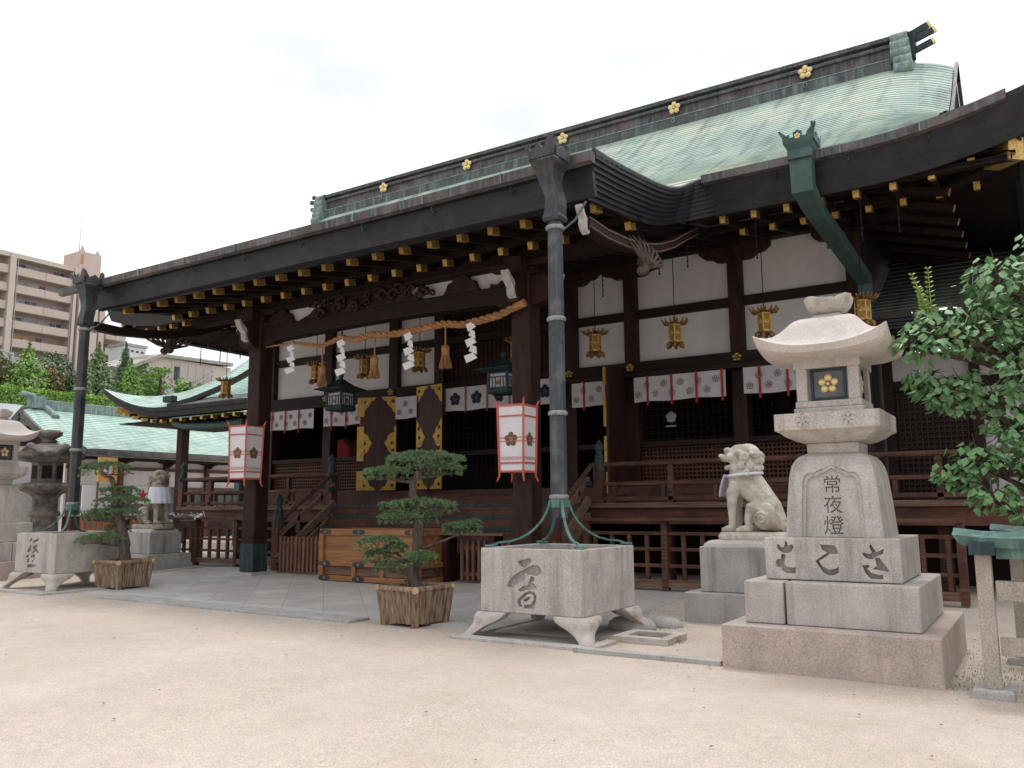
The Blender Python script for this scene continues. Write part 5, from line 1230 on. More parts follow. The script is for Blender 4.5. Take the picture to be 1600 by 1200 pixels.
    c = MB().add(vs, [(i * N + j, i * N + (j + 1) % N, (i + 1) * N + (j + 1) % N, (i + 1) * N + j) for i in range(len(rows) - 1) for j in range(N)] + [tuple(range(N))[::-1], tuple(range(len(vs) - N, len(vs)))]).build('cap', 'cap_stone', t)
    bv = c.modifiers.new('b', 'BEVEL'); bv.width = .006; bv.segments = 2; bv.limit_method = 'ANGLE'; bv.angle_limit = R(35)
    for p_ in c.data.polygons: p_.use_smooth = True
    wn = c.modifiers.new('w', 'WEIGHTED_NORMAL'); wn.keep_sharp = True
    # jewel: lotus cup with a chipped rim
    f = MB().taper((cx, cy), Z(3.48), Z(3.54), .20, .20, .125, .125).build('jewel_base', 'granite_grey', t, bevel=.02)
    rnd = random.Random(9); prof = [(.11, 3.53), (.105, 3.545), (.12, 3.555), (.165, 3.57), (.20, 3.60), (.222, 3.64), (.235, 3.68), (.245, 3.715), (.225, 3.72), (.19, 3.70), (.10, 3.68), (.04, 3.68)]
    n = 40; vs = []
    for r, z in prof:
        for j in range(n):
            a = 2 * math.pi * j / n; pet = 1 + .13 * (abs(math.sin(a * 3)) - .5) * (r > .13); nn = noise.noise(Vector((math.cos(a) * 1.6, math.sin(a) * 1.6, z * 5))) * .05
            vs.append((cx + r * pet * (1 + nn) * math.cos(a), cy + r * pet * (1 + nn) * math.sin(a) * .9, Z(z) + nn * .35 + (.022 * math.cos(a * 3 + 1) + .02 * noise.noise(Vector((math.cos(a) * 5, math.sin(a) * 5, 2))) if z > 3.6 else 0)))
    MB().add(vs, [(i * n + j, i * n + (j + 1) % n, (i + 1) * n + (j + 1) % n, (i + 1) * n + j) for i in range(len(prof) - 1) for j in range(n)] + [tuple(range(n))[::-1], tuple(range(len(vs) - n, len(vs)))], True).build('lotus_jewel', 'granite_pale', t)
    return t
big_lantern(-1.83, 9.2, 0, 'towering granite lantern on three steps at the right, with carved characters')
lb = big_lantern(-19.7, 9.6, .04, 'granite lantern cut off by the left edge of the view, with a gold crest', text=False); lb.scale = (.86, .86, 1.0)
def round_lantern(cx, cy, g):
    t = thing('stone_lantern', 'weathered dark six sided stone lantern with curled cap corners, left of the far basin', 'stone lantern', (cx, cy, g)); L_ = (cx, cy, g)
    MB().lathe(L_, [(.85, 0), (.85, .3), (.62, .32), (.60, .62), (.5, .66)], 6, smooth=False).build('base', 'old_stone', t, bevel=.02)
    MB().lathe(L_, [(.42, .66), (.36, .8), (.30, 1.2), (.29, 1.32), (.36, 1.34), (.36, 1.44), (.29, 1.46), (.29, 1.78), (.36, 1.86)], 20).build('shaft', 'old_stone', t)
    MB().lathe(L_, [(.34, 1.86), (.42, 1.90), (.66, 2.0), (.70, 2.06), (.68, 2.12), (.45, 2.16)], 24).build('platform', 'old_stone', t)
    MB().lathe(L_, [(.36, 2.16), (.36, 2.66)], 6, smooth=False).build('fire_box', 'old_stone', t, bevel=.02)
    mb = MB()
    for k in range(6):
        a = (k + .5) * math.pi / 3; c, s = math.cos(a), math.sin(a); mb.prism([(-.11, 2.26), (.11, 2.26), (.11, 2.58), (-.11, 2.58)], lambda p, z, d, c=c, s=s: (cx + c * (.315 + d) - s * p, cy + s * (.315 + d) + c * p, g + z), 0, .01)
    mb.build('window', 'inner', t)
    n = 48; rows = []
    for r, z, k in ((.36, 2.66, 0), (.62, 2.70, .02), (.80, 2.76, .10), (.84, 2.86, .12), (.76, 2.93, .13), (.60, 2.99, .06), (.42, 3.06, .02), (.26, 3.12, 0), (.14, 3.16, 0)):
        rows.append([(cx + (r * (1 + .5 * k * abs(math.cos(3 * a_)) ** 4)) * math.cos(a_), cy + (r * (1 + .5 * k * abs(math.cos(3 * a_)) ** 4)) * math.sin(a_), g + z + k * 1.3 * abs(math.cos(3 * a_)) ** 6) for a_ in [2 * math.pi * j / n for j in range(n + 1)]])
    MB().grid(rows).build('cap', 'old_stone', t)
    mb = MB()
    for k in range(6):
        a = k * math.pi / 3; mb.ball((cx + .74 * math.cos(a), cy + .74 * math.sin(a), g + 2.98), (.13, .13, .14), 10, 8)
    mb.build('curl', 'old_stone', t)
    MB().lathe(L_, [(.10, 3.14), (.2, 3.2), (.13, 3.25), (.2, 3.30), (.29, 3.36), (.30, 3.43), (.22, 3.48), (.05, 3.49)], 20).build('jewel', 'old_stone', t)
round_lantern(-21.2, 11.5, .05)

# ================================================================== GUARDIAN LIONS
def pedestal(cx, cy, hx, hy, g, z1, label, text=None):
    t = thing('stone_pedestal', label, 'pedestal', (cx, cy, g), 'pale granite pedestals under the guardian lions')
    MB().box(cx - hx - .18, cx + hx + .18, cy - hy - .16, cy + hy + .16, g - .05, g + .355).build('step', 'granite_grey', t, bevel=.01)
    b = MB().box(cx - hx, cx + hx, cy - hy, cy + hy, g + .36, z1).build('block', 'granite_grey', t, bevel=.01)
    if text:
        c = MB()
        for i, chh in enumerate(text):
            vs, fs = text_mesh(chh, .14, lambda a, q, d, i=i: (cx + hx - d, cy - .02 + a, z1 - .20 - .135 * i + q), -.05, .02); c.add(vs, fs)
        carve(b, c)
    sq = [(-1, -1), (1, -1), (1, 1), (-1, 1)]
    MB().lathe((cx, cy, z1), [(hx - .03, .002), (hx - .05, .04), (hx - .10, .075), (hx - .16, .085)], sq=[(a, b_ * (hy - .05) / (hx - .05)) for a, b_ in sq], smooth=False).build('plinth', 'granite_pale', t, bevel=.02)
def lion(cx, cy, z, label, scale=1, face=-1, stone='lion_stone', bibkind='strip', mouth=.075, turn=0):
    t = thing('guardian_lion', label, 'lion statue', (cx, cy, z), 'seated stone guardian lions'); S = scale
    # local: +x is where the lion looks
    mb = MB()
    def Pt(x, y, zz): return (cx + face * x * S, cy + y * S, z + zz * S)
    def B(x, y, zz, rx, ry=None, rz_=None): mb.ball(Pt(x, y, zz), (rx * S, (ry or rx) * S, (rz_ or rx) * S), 14, 10)
    def T(pts, rad): mb.tube([Pt(*p) for p in pts], [r * S for r in rad], 12)
    # rock base is its own part below; torso
    T([(-.25, 0, .14), (-.21, 0, .30), (-.08, 0, .48), (.08, 0, .64), (.16, 0, .76), (.15, 0, .92)], [.16, .175, .155, .17, .165, .145])
    B(-.25, 0, .17, .165, .20, .16); B(.19, 0, .64, .145, .17, .16); B(.25, 0, .70, .09, .12, .10)
    for s in (1, -1):
        B(-.19, .16 * s, .22, .17, .085, .18); T([(-.10, .18 * s, .36), (-.02, .20 * s, .34), (.02, .20 * s, .18), (.01, .20 * s, .06)], [.08, .075, .055, .05])   # thigh, shank
        B(.07, .20 * s, .055, .10, .065, .05)
        for q in (-.04, 0, .04): B(.155, (.20 + q) * s, .045, .035, .022, .03)
        T([(.18, .11 * s, .68), (.25, .125 * s, .50), (.26, .125 * s, .32), (.255, .125 * s, .16), (.265, .125 * s, .07)], [.10, .082, .060, .052, .058])   # foreleg
        B(.245, .15 * s, .54, .08, .06, .085); B(.30, .13 * s, .055, .09, .065, .05)
        for q in (-.04, 0, .04): B(.375, (.13 + q) * s, .045, .033, .022, .032)
    T([(-.36, 0, .04), (-.40, 0, .10), (-.37, .02, .22)], [.04, .05, .02])   # tail against the back
    T([(-.34, 0, .14), (-.26, 0, .34), (-.12, 0, .56), (.0, 0, .74), (.04, 0, .90)], [.10, .12, .12, .125, .13])
    # head
    ct, st = math.cos(turn), math.sin(turn)
    def hp(x, y, zz): dx = x - .14; return (.14 + dx * ct - y * st, dx * st + y * ct, zz)
    def HB(x, y, zz, rx, ry=None, rz_=None): B(*hp(x, y, zz), rx, ry, rz_)
    HB(.15, 0, 1.04, .18, .165, .165); HB(.05, 0, 1.02, .19, .18, .19); HB(.22, 0, 1.08, .12, .14, .09)
    HB(.31, 0, 1.02, .105, .12, .060); HB(.38, 0, 1.025, .055, .085, .05); HB(.425, 0, 1.05, .035, .055, .032)   # muzzle, nose
    HB(.27, 0, 1.02 - .055 - mouth, .10, .095, .042); HB(.34, 0, 1.015 - .055 - mouth, .045, .06, .035)   # jaw
    HB(.20, 0, .90, .10, .10, .08)
    for s in (1, -1):
        HB(.30, .085 * s, 1.125, .055, .05, .038); HB(.315, .09 * s, 1.085, .032, .03, .026)   # brow, eye
        HB(.25, .12 * s, 1.03, .07, .05, .05); HB(.41, .035 * s, 1.055, .02, .022, .018)
        HB(.12, .175 * s, 1.07, .07, .03, .05); HB(.07, .185 * s, 1.02, .05, .03, .07)       # ear
        for q in range(3): HB(.38 - .03 * q, .045 * s + .012 * q * s, .985, .014, .014, .024)   # teeth
    # curled mane in tiers
    rnd = random.Random(4)
    for tier, (zz, xx, n_, r_) in enumerate(((1.13, .06, 5, .055), (1.05, -.01, 8, .06), (.96, -.02, 10, .065), (.87, -.01, 11, .065), (.79, .02, 10, .06))):
        for k in range(n_):
            a = math.pi * (.28 + 1.44 * k / (n_ - 1)); rad = .155 if tier else .09
            HB(xx + .05 + rad * math.cos(a), rad * 1.02 * math.sin(a), zz + rnd.uniform(-.015, .015), r_ * .72)
    # spiral relief: mane locks and shoulder scrolls stand proud of the mass
    def curl(cx_, cz_, yy, r0, tr, turns=1.6, hd=True):
        for sg in (1, -1):
            pts = []
            for k in range(13):
                a = k / 12 * turns * 2 * math.pi; rr2 = r0 * (1 - .8 * k / 12); x_, y_, z_ = cx_ + rr2 * math.cos(a), yy * sg, cz_ + rr2 * math.sin(a)
                pts.append(hp(x_, y_, z_) if hd else (x_, y_, z_))
            T(pts, [tr] * 13)
    for (a, b, yy, r0) in ((.02, 1.02, .205, .055), (-.04, .90, .20, .055), (.09, .90, .195, .05), (.03, 1.13, .165, .045), (-.10, 1.03, .14, .05), (.02, .79, .20, .05)): curl(a, b, yy, r0, .014)
    curl(.20, .60, .175, .07, .012, hd=False); curl(-.16, .20, .25, .09, .012, hd=False)
    for k in range(5): T([(-.30 + .06 * k, 0, .30 + .105 * k), (-.36 + .065 * k, 0, .36 + .10 * k), (-.33 + .06 * k, 0, .42 + .09 * k)], [.02, .022, .008])
    body = mb.build('body', stone, t)
    r = body.modifiers.new('r', 'REMESH'); r.mode = 'VOXEL'; r.voxel_size = .0095 * S; r.use_smooth_shade = True
    s_ = body.modifiers.new('s', 'SMOOTH'); s_.factor = .5; s_.iterations = 1
    tex = bpy.data.textures.new('chisel', 'CLOUDS'); tex.noise_scale = .05
    d = body.modifiers.new('d', 'DISPLACE'); d.texture = tex; d.strength = .006; d.mid_level = .5
    # rock base
    rk = MB(); n = 28; rows = []
    for zz, k in ((-.085, 1.0), (-.05, 1.03), (-.02, 1.0), (.015, .95)):
        rows.append([Pt(-.02 + .47 * k * (abs(math.cos(a)) ** .5) * (1 if math.cos(a) > 0 else -1) + .015 * noise.noise(Vector((math.cos(a) * 3, math.sin(a) * 3, zz * 20))), .30 * k * (abs(math.sin(a)) ** .5) * (1 if math.sin(a) > 0 else -1), zz + .012 * noise.noise(Vector((math.cos(a) * 4, math.sin(a) * 4, 1)))) for a in [2 * math.pi * j / n for j in range(n + 1)]])
    rk.grid(rows); rk.add(rows[-1][:n], [tuple(range(n))]); rk.build('rock_base', stone, t)
    # bib
    cb = MB()
    if bibkind == 'strip':
        ring = []
        for k in range(25):
            a = 2 * math.pi * k / 24; ring.append((.10 + .245 * math.cos(a), .235 * math.sin(a), .80 - .02 * math.cos(a)))
        rows = [[Pt(*p) for p in ring], [Pt(p[0] * 1.02, p[1] * 1.02, p[2] - .035) for p in ring]]
        cb.grid(rows)
        rows = []
        for j in range(7):
            f = j / 6; rows.append([Pt(.34 + .085 * math.sin(f * 1.5) + .004 * math.cos(q * 2), .16 * q / 3 * (1 - .1 * f), .79 - .30 * f) for q in range(-3, 4)])
        cb.grid(rows)
    else:
        rows = []
        for j in range(9):
            f = j / 8; rows.append([Pt(.10 + (.27 + .07 * f + .014 * math.sin(k * 1.9) * f) * math.cos(R(-78 + k * 6.8)), (.25 + .06 * f + .014 * math.sin(k * 1.9) * f) * math.sin(R(-78 + k * 6.8)), .82 - .36 * f) for k in range(24)])
        cb.grid(rows)
    bb = cb.build('bib', 'bib', t, fix=False); so_ = bb.modifiers.new('t', 'SOLIDIFY'); so_.thickness = .006
pedestal(-3.40, 11.35, .60, .45, gz(-3.4, 11.3), 1.0, 'pale granite pedestal behind the tall stone lantern, under the right lion')
lion(-3.40, 11.42, 1.17, 'pale stone guardian lion facing left with open jaws and a white neck strip, right side', face=-1)
pedestal(-18.05, 12.40, .50, .42, gz(-18, 12.4), 1.0, 'grey granite pedestal with carved upright characters, under the left lion', text='天満市場')
lion(-18.05, 12.40, 1.17, 'mottled stone guardian lion facing right in a white apron, left side', scale=1.08, face=1, stone='lion_stone_grey', bibkind='apron', mouth=.03, turn=R(-22))

# ================================================================== PLANTERS AND TRAINED PINES
def planter(cx, cy, g, S, ang, label):
    t = thing('log_planter', label, 'planter', (cx, cy, g), 'square planters clad with split logs'); rnd = random.Random(int(cx * 10)); rt, rb, h = .50 * S, .41 * S, .56 * S
    cor = lambda k, r, z: Vector((cx + r * math.cos(ang + k * math.pi / 2), cy + r * math.sin(ang + k * math.pi / 2), g + z))
    mb = MB(); vs = [cor(k, rb * .93, .06 * S) for k in range(4)] + [cor(k, rt * .93, h - .07 * S) for k in range(4)] + [cor(k, rt * .82, h - .07 * S) for k in range(4)] + [cor(k, rt * .80, h - .12 * S) for k in range(4)]
    mb.add(vs, [(3, 2, 1, 0)] + [(o + j, o + (j + 1) % 4, o + 4 + (j + 1) % 4, o + 4 + j) for o in (0, 4, 8) for j in range(4)]); mb.build('tub', 'log', t)
    for k in range(4):
        mb = MB(); n = 11
        for i in range(n):
            f = (i + .5) / n; a = cor(k, rb, 0).lerp(cor(k + 1, rb, 0), f); b = cor(k, rt, 0).lerp(cor(k + 1, rt, 0), f); r_ = .034 * S * rnd.uniform(.8, 1.2)
            pts = []
            for q in range(6):
                s = q / 5; p = a.lerp(b, s); p.z = g + .055 * S + (h - .10 * S) * s + rnd.uniform(-.004, .004); p.x += rnd.uniform(-.006, .006); p.y += rnd.uniform(-.006, .006); pts.append(p)
            mb.tube(pts, [r_ * rnd.uniform(.85, 1.15) for _ in pts], 7)
        mb.build('log_wall', 'log', t)
        a, b = cor(k, rt * 1.02, h - .03 * S), cor(k + 1, rt * 1.02, h - .03 * S); d = (b - a).normalized() * .03
        MB().tube([a - d, a.lerp(b, .3), a.lerp(b, .7), b + d], [.042 * S, .046 * S, .043 * S, .04 * S], 9).build('rim_log', 'log', t)
        p, q = cor(k, rb * 1.03, 0), cor(k, rt * 1.02, h - .05 * S)
        MB().tube([p, p.lerp(q, .5) + Vector((.005, 0, 0)), q], [.06 * S, .055 * S, .05 * S], 9).build('corner_log', 'log', t)
        o = (cor(k, 1, 0) - cor(k, 0, 0)).normalized(); c = cor(k, rt * 1.05, h - .03 * S)
        MB().tube([c, c + o * .045 * S], .048 * S, 12).build('log_end', 'log_end', t)
    MB().add([cor(k, rt * .85, h - .10 * S) for k in range(4)], [(0, 1, 2, 3)]).build('soil', 'old_stone', t)
def tuft(mb, p, up, rnd, L_=.05, n=9):
    a = up.orthogonal().normalized(); b = up.cross(a)
    for k in range(n):
        th = rnd.random() * 6.283; sp = rnd.uniform(.25, 1.15); d = (up + (a * math.cos(th) + b * math.sin(th)) * sp).normalized(); l = L_ * rnd.uniform(.7, 1.2)
        w = d.cross(Vector((rnd.uniform(-1, 1), rnd.uniform(-1, 1), rnd.uniform(-1, 1)))).normalized() * (L_ * .085)
        q = p + d * l; mb.add([p - w, p + w, q + w * .5, q - w * .5], [(0, 1, 2, 3)])
def trained_pine(cx, cy, zb, sc, lat, pads, trunk, label, seed):
    # pads: (dx px, z px, half width px, half height px, depth px)
    t = thing('trained_pine', label, 'pine tree', (cx, cy, zb), 'cloud pruned pines in log planters'); rnd = random.Random(seed)
    L2 = Vector((math.cos(lat), math.sin(lat), 0)); D2 = Vector((-math.sin(lat), math.cos(lat), 0)); O = Vector((cx, cy, zb))
    W3 = lambda x, z, d=0: O + L2 * (x * sc) + D2 * (d * sc) + Vector((0, 0, z * sc))
    tp = [W3(*p[:2]) + Vector((rnd.uniform(-.01, .01), rnd.uniform(-.01, .01), 0)) for p in trunk]
    fine = []; 
    for i in range(len(tp) - 1):
        for q in range(4): fine.append(tp[i].lerp(tp[i + 1], q / 4) + Vector((rnd.uniform(-.012, .012), rnd.uniform(-.012, .012), 0)))
    fine.append(tp[-1]); rr_ = [trunk[0][2] * sc + (trunk[-1][2] - trunk[0][2]) * sc * i / (len(fine) - 1) + rnd.uniform(-.005, .005) for i in range(len(fine))]
    tr = MB().tube([fine[0] - Vector((0, 0, .1))] + fine, [rr_[0] * 1.4] + rr_, 12).build('trunk', 'bark', t)
    br = MB(); fo = MB()
    for (dx, z, hw, hh, dp, ax, az) in pads:
        c = W3(dx, z, dp); root = W3(ax, az)
        mid = root.lerp(c, .5) + Vector((0, 0, -.03 if z > az else .03)); low = c + Vector((0, 0, -hh * sc * .6))
        br.tube([root, mid, low], [.028 * sc / .0088 * .9, .02 * sc / .0088, .012], 7)
        hh *= 1.08; n = int(hw * 7.2 * (1 + hh / 14)); 
        sub = [(rnd.uniform(-.85, .85), rnd.uniform(-.8, .8), rnd.uniform(.55, 1.15)) for _ in range(max(6, int(hw / 4)))]
        for sx, sy, sk in sub: 
            e = c + L2 * (sx * hw * sc) + D2 * (sy * hw * .62 * sc) + Vector((0, 0, -hh * sc * .25)); br.tube([low.lerp(c, .3), e.lerp(low, .4) + Vector((0, 0, -.015)), e], [.010, .007, .004], 5, cap=False)
        for i in range(n):
            # cluster of shoots on an uneven domed shelf
            a = rnd.random() * 6.283; r = rnd.random() ** .5; x, y = r * math.cos(a), r * math.sin(a)
            bump = .30 * noise.noise(Vector((x * 3.2 + dx, y * 3.2, z * .1))) + .16 * noise.noise(Vector((x * 8 + dx, y * 8, 3)))
            if noise.noise(Vector((x * 2.6 + dx * .3, y * 2.6 + z, 7))) < -.16 and r > .3: continue
            edge = 1 + .16 * noise.noise(Vector((math.cos(a) * 2.5 + dx, math.sin(a) * 2.5, z)))
            top = math.sqrt(max(0, 1 - r * r)) * .75 + bump; zz = top if rnd.random() < .72 else rnd.uniform(-.55, top)
            p = c + L2 * (x * hw * edge * sc) + D2 * (y * hw * .62 * edge * sc) + Vector((0, 0, zz * hh * sc))
            up = (Vector((0, 0, 1.1)) + L2 * x * .9 + D2 * y * .9 + Vector((rnd.uniform(-.35, .35), rnd.uniform(-.35, .35), 0))).normalized()
            if zz < 0: up = (up + Vector((0, 0, -.8))).normalized()
            tuft(fo, p, up, rnd, L_=.042 * (sc / .0088) ** .5, n=10)
    br.build('branch', 'bark', t); fo.build('foliage', 'pine', t, fix=False)
planter(-7.26, 8.95, 0, .92, R(-51), 'log clad planter in the middle, holding the nearer trained pine')
trained_pine(-7.26, 8.95, .43, .0088, R(38.9), [(13, 195, 62, 18, 0, 0, 170), (-44, 176, 42, 12, 8, -6, 165), (42, 183, 30, 12, 10, 5, 172), (4, 125, 56, 14, 0, 0, 112), (-24, 108, 34, 9, -10, 0, 104), (70, 92, 32, 10, 0, 4, 62), (88, 98, 14, 8, 5, 70, 90), (-54, 70, 34, 14, -6, -2, 36), (-60, 50, 20, 12, 5, -30, 44), (-30, 62, 20, 9, 14, -2, 40), (8, 47, 25, 13, -24, 0, 38), (-40, 36, 22, 8, 0, -2, 26), (18, 108, 20, 12, 12, 0, 100)],
    [(0, 0, 11), (-4, 28, 10), (3, 60, 9), (4, 100, 8), (0, 130, 7), (-6, 160, 6), (4, 182, 4)], 'cloud pruned pine with shelf like foliage in the nearer log planter', 11)
planter(-15.05, 9.75, gz(-15, 9.8), .96, R(-42), 'log clad planter at the left, before the far basin, holding the farther trained pine')
trained_pine(-15.05, 9.75, .50, .0126, R(32), [(-36, 142, 38, 13, 0, -24, 128), (-16, 108, 30, 9, 5, -18, 98), (-10, 92, 42, 9, 0, -14, 84), (-22, 74, 42, 11, 0, -8, 62), (-50, 70, 18, 8, 8, -16, 66), (-16, 52, 20, 7, 10, -4, 40), (-34, 36, 40, 8, -8, -2, 28)],
    [(0, 0, 9), (0, 30, 8), (-8, 60, 7), (-17, 90, 6), (-17, 110, 5), (-28, 132, 3)], 'cloud pruned pine with flat foliage layers in the farther log planter', 23)

# ================================================================== LEAFY TREE AT THE RIGHT
def leafy_tree():
    t = thing('leafy_tree', 'leafy green broadleaf tree at the right edge, behind the stone fence', 'tree', (.25, 9.6, 0)); rnd = random.Random(31)
    K = Vector((.25, 9.6, 0))
    lobes = [(-.25, 9.3, 3.72, .36), (-.02, 9.1, 3.55, .42), (.3, 9.4, 3.9, .5), (-.55, 9.2, 3.42, .24), (-.80, 9.1, 3.22, .34), (-1.02, 9.0, 3.12, .20), (-.45, 9.1, 3.18, .38), (-.1, 9.3, 3.1, .42), (-.62, 9.3, 2.62, .34), (-.85, 9.2, 2.62, .24), (-.95, 9.25, 2.78, .2), (-.35, 9.2, 2.60, .34), (-.02, 9.0, 2.75, .36), (.2, 9.2, 2.4, .4), (-.2, 9.1, 2.25, .30), (-.55, 9.0, 1.98, .26), (-.75, 9.0, 1.82, .2), (-.30, 9.0, 1.85, .32), (0, 9.1, 1.9, .36), (-.45, 8.9, 1.65, .24), (-.1, 8.95, 1.50, .24), (.35, 9.2, 1.9, .4), (.5, 9.5, 3.0, .5), (-.9, 9.15, 3.42, .13)]
    MB().tube([K, K + Vector((-.05, 0, 1)), K + Vector((-.12, -.1, 2.2)), K + Vector((-.1, -.1, 3.4))], [.14, .12, .09, .04], 12).build('trunk', 'bark2', t)
    br = MB(); fo = MB(); 
    for x, y, z, r in lobes:
        c = Vector((x, y, z)); z0 = max(.8, z - .55 - rnd.random() * .3); a = K + Vector((-.1, -.05, z0)); br.tube([a, a.lerp(c, .5) + Vector((0, 0, .06)), c - Vector((0, 0, r * .3)), c + Vector((-.1, 0, r * .2))], [.04, .026, .016, .006], 6)
        for q in range(9):
            e = c + Vector((rnd.uniform(-1, 1), rnd.uniform(-1, 1), rnd.uniform(-.6, .8))).normalized() * r * .9; m_ = c.lerp(e, .5) + Vector((0, 0, .03))
            br.tube([c - Vector((0, 0, r * .2)), m_, e], [.010, .007, .003], 4, cap=False)
        n = int(980 * r * r + 50)
        for i in range(n):
            d = Vector((rnd.gauss(0, 1), rnd.gauss(0, 1), rnd.gauss(0, .8))).normalized(); q = rnd.uniform(.35, 1.0) ** .6 * (1 + .30 * noise.noise(d * 2.2 + c)); p = c + Vector((d.x * r, d.y * r, d.z * r * .72)) * q
            if noise.noise(p * 4.2) < -.22: continue
            l = rnd.uniform(.066, .110); fw = (Vector((d.x, d.y, 0)) * .8 + Vector((rnd.uniform(-.7, .7), rnd.uniform(-.7, .7), -rnd.uniform(.2, 1.3)))).normalized()
            sd = fw.cross(Vector((0, 0, 1)) + Vector((rnd.uniform(-.4, .4), rnd.uniform(-.4, .4), 0))).normalized(); nn = sd.cross(fw).normalized(); w = l * .40
            b = p; m1, m2 = p + fw * l * .35, p + fw * l * .72; tip = p + fw * l * 1.05 - Vector((0, 0, .006)); cu = nn * (-l * .10)
            fo.add([b, m1 + sd * w + cu, m2 + sd * w * .62 + cu, tip, m2 - sd * w * .62 + cu, m1 - sd * w + cu, m1, m2], [(0, 1, 6), (1, 2, 7, 6), (2, 3, 7), (3, 4, 7), (4, 5, 6, 7), (5, 0, 6)], True)
    br.build('branch', 'bark2', t); fo.build('leaves', 'leaf', t, fix=False)
    # upright young shoots
    yo = MB()
    for bx, bz, tx, tz in ((-.86, 3.40, -.99, 3.84), (-.84, 3.42, -.84, 3.88), (-.9, 3.40, -.93, 3.68)):
        yo.tube([(bx, 9.1, bz), ((bx + tx) / 2, 9.1, (bz + tz) / 2 + .01), (tx, 9.08, tz)], [.007, .005, .003], 5)
        for k in range(9):
            f = .15 + .85 * k / 8; p = Vector((bx + (tx - bx) * f, 9.09, bz + (tz - bz) * f))
            for s in (1, -1):
                l = .055 * (1.15 - .5 * f); fw = Vector((s * .9, rnd.uniform(-.3, .3), .25)).normalized(); sd = Vector((0, 0, 1)).cross(fw) * .35 * l + Vector((0, 0, .012)); yo.add([p, p + fw * l * .5 + sd, p + fw * l, p + fw * l * .5 - sd], [(0, 1, 2, 3)])
    yo.build('young_shoots', 'leaf_new', t, fix=False)
leafy_tree()

# ================================================================== STONE FENCE AT THE RIGHT
def stone_fence(y, x0, label, front=True):
    t = thing('stone_fence', label, 'fence', (x0, y, 0), 'stone fences with green copper caps'); x1 = 3.0
    for k, x in enumerate([x0 + .07 + 1.15 * i for i in range(3)]):
        MB().taper((x, y), .07, 1.14, .060, .075, .058, .07).build('post', 'granite_speck', t, bevel=.008)
        MB().box(x - .15, x + .15, y - .14, y + .14, -.03, .072).build('base_stone', 'granite_grey', t, bevel=.02)
    MB().box(x0 + .145, x1, y - .04, y + .04, .76, .92).build('stone_rail', 'granite_speck', t, bevel=.006)
    MB().box(x0 + .145, x1, y - .04, y + .04, .33, .47).build('stone_rail', 'granite_speck', t, bevel=.006)
    for k in range(8):
        x = x0 + .42 + .25 * k; MB().box(x - .03, x + .03, y - .03, y + .03, .472, .758).build('baluster', 'granite_speck', t) if k % 4 != 3 else None
    n = 12; rows = []
    for q in range(n + 1):
        x = x0 - .13 + (x1 - x0 + .13) * (q / n) ** 1.6; up = .03 * max(0, 1 - (x - x0 + .13) / .25)
        rows.append([(x, y - .16, 1.185 + up), (x, y - .18, 1.265 + up), (x, y - .09, 1.285 + up), (x, y, 1.315 + up), (x, y + .09, 1.285 + up), (x, y + .18, 1.265 + up), (x, y + .16, 1.185 + up)])
    rows[0] = [(p[0] + (.05 if i in (0, 6) else 0), p[1] * 1, p[2]) for i, p in enumerate(rows[0])]
    mb = MB().grid(rows, smooth=False); mb.add(rows[0], [tuple(range(7))]); mb.build('copper_cap', 'verdigris_dull', t, fix=False)
    MB().box(x0 - .02, x0 + .17, y - .185, y + .185, 1.13, 1.235).build('copper_collar', 'teal', t, bevel=.006)
    MB().box(x0 + .171, x1, y - .13, y + .13, 1.10, 1.20).build('copper_lining', 'verdigris_dull', t, bevel=.006)
stone_fence(8.03, -.58, 'granite post fence with a green copper cap at the right edge, nearest the camera')
stone_fence(9.75, -.40, 'granite post fence with a green copper cap just behind the nearest one')
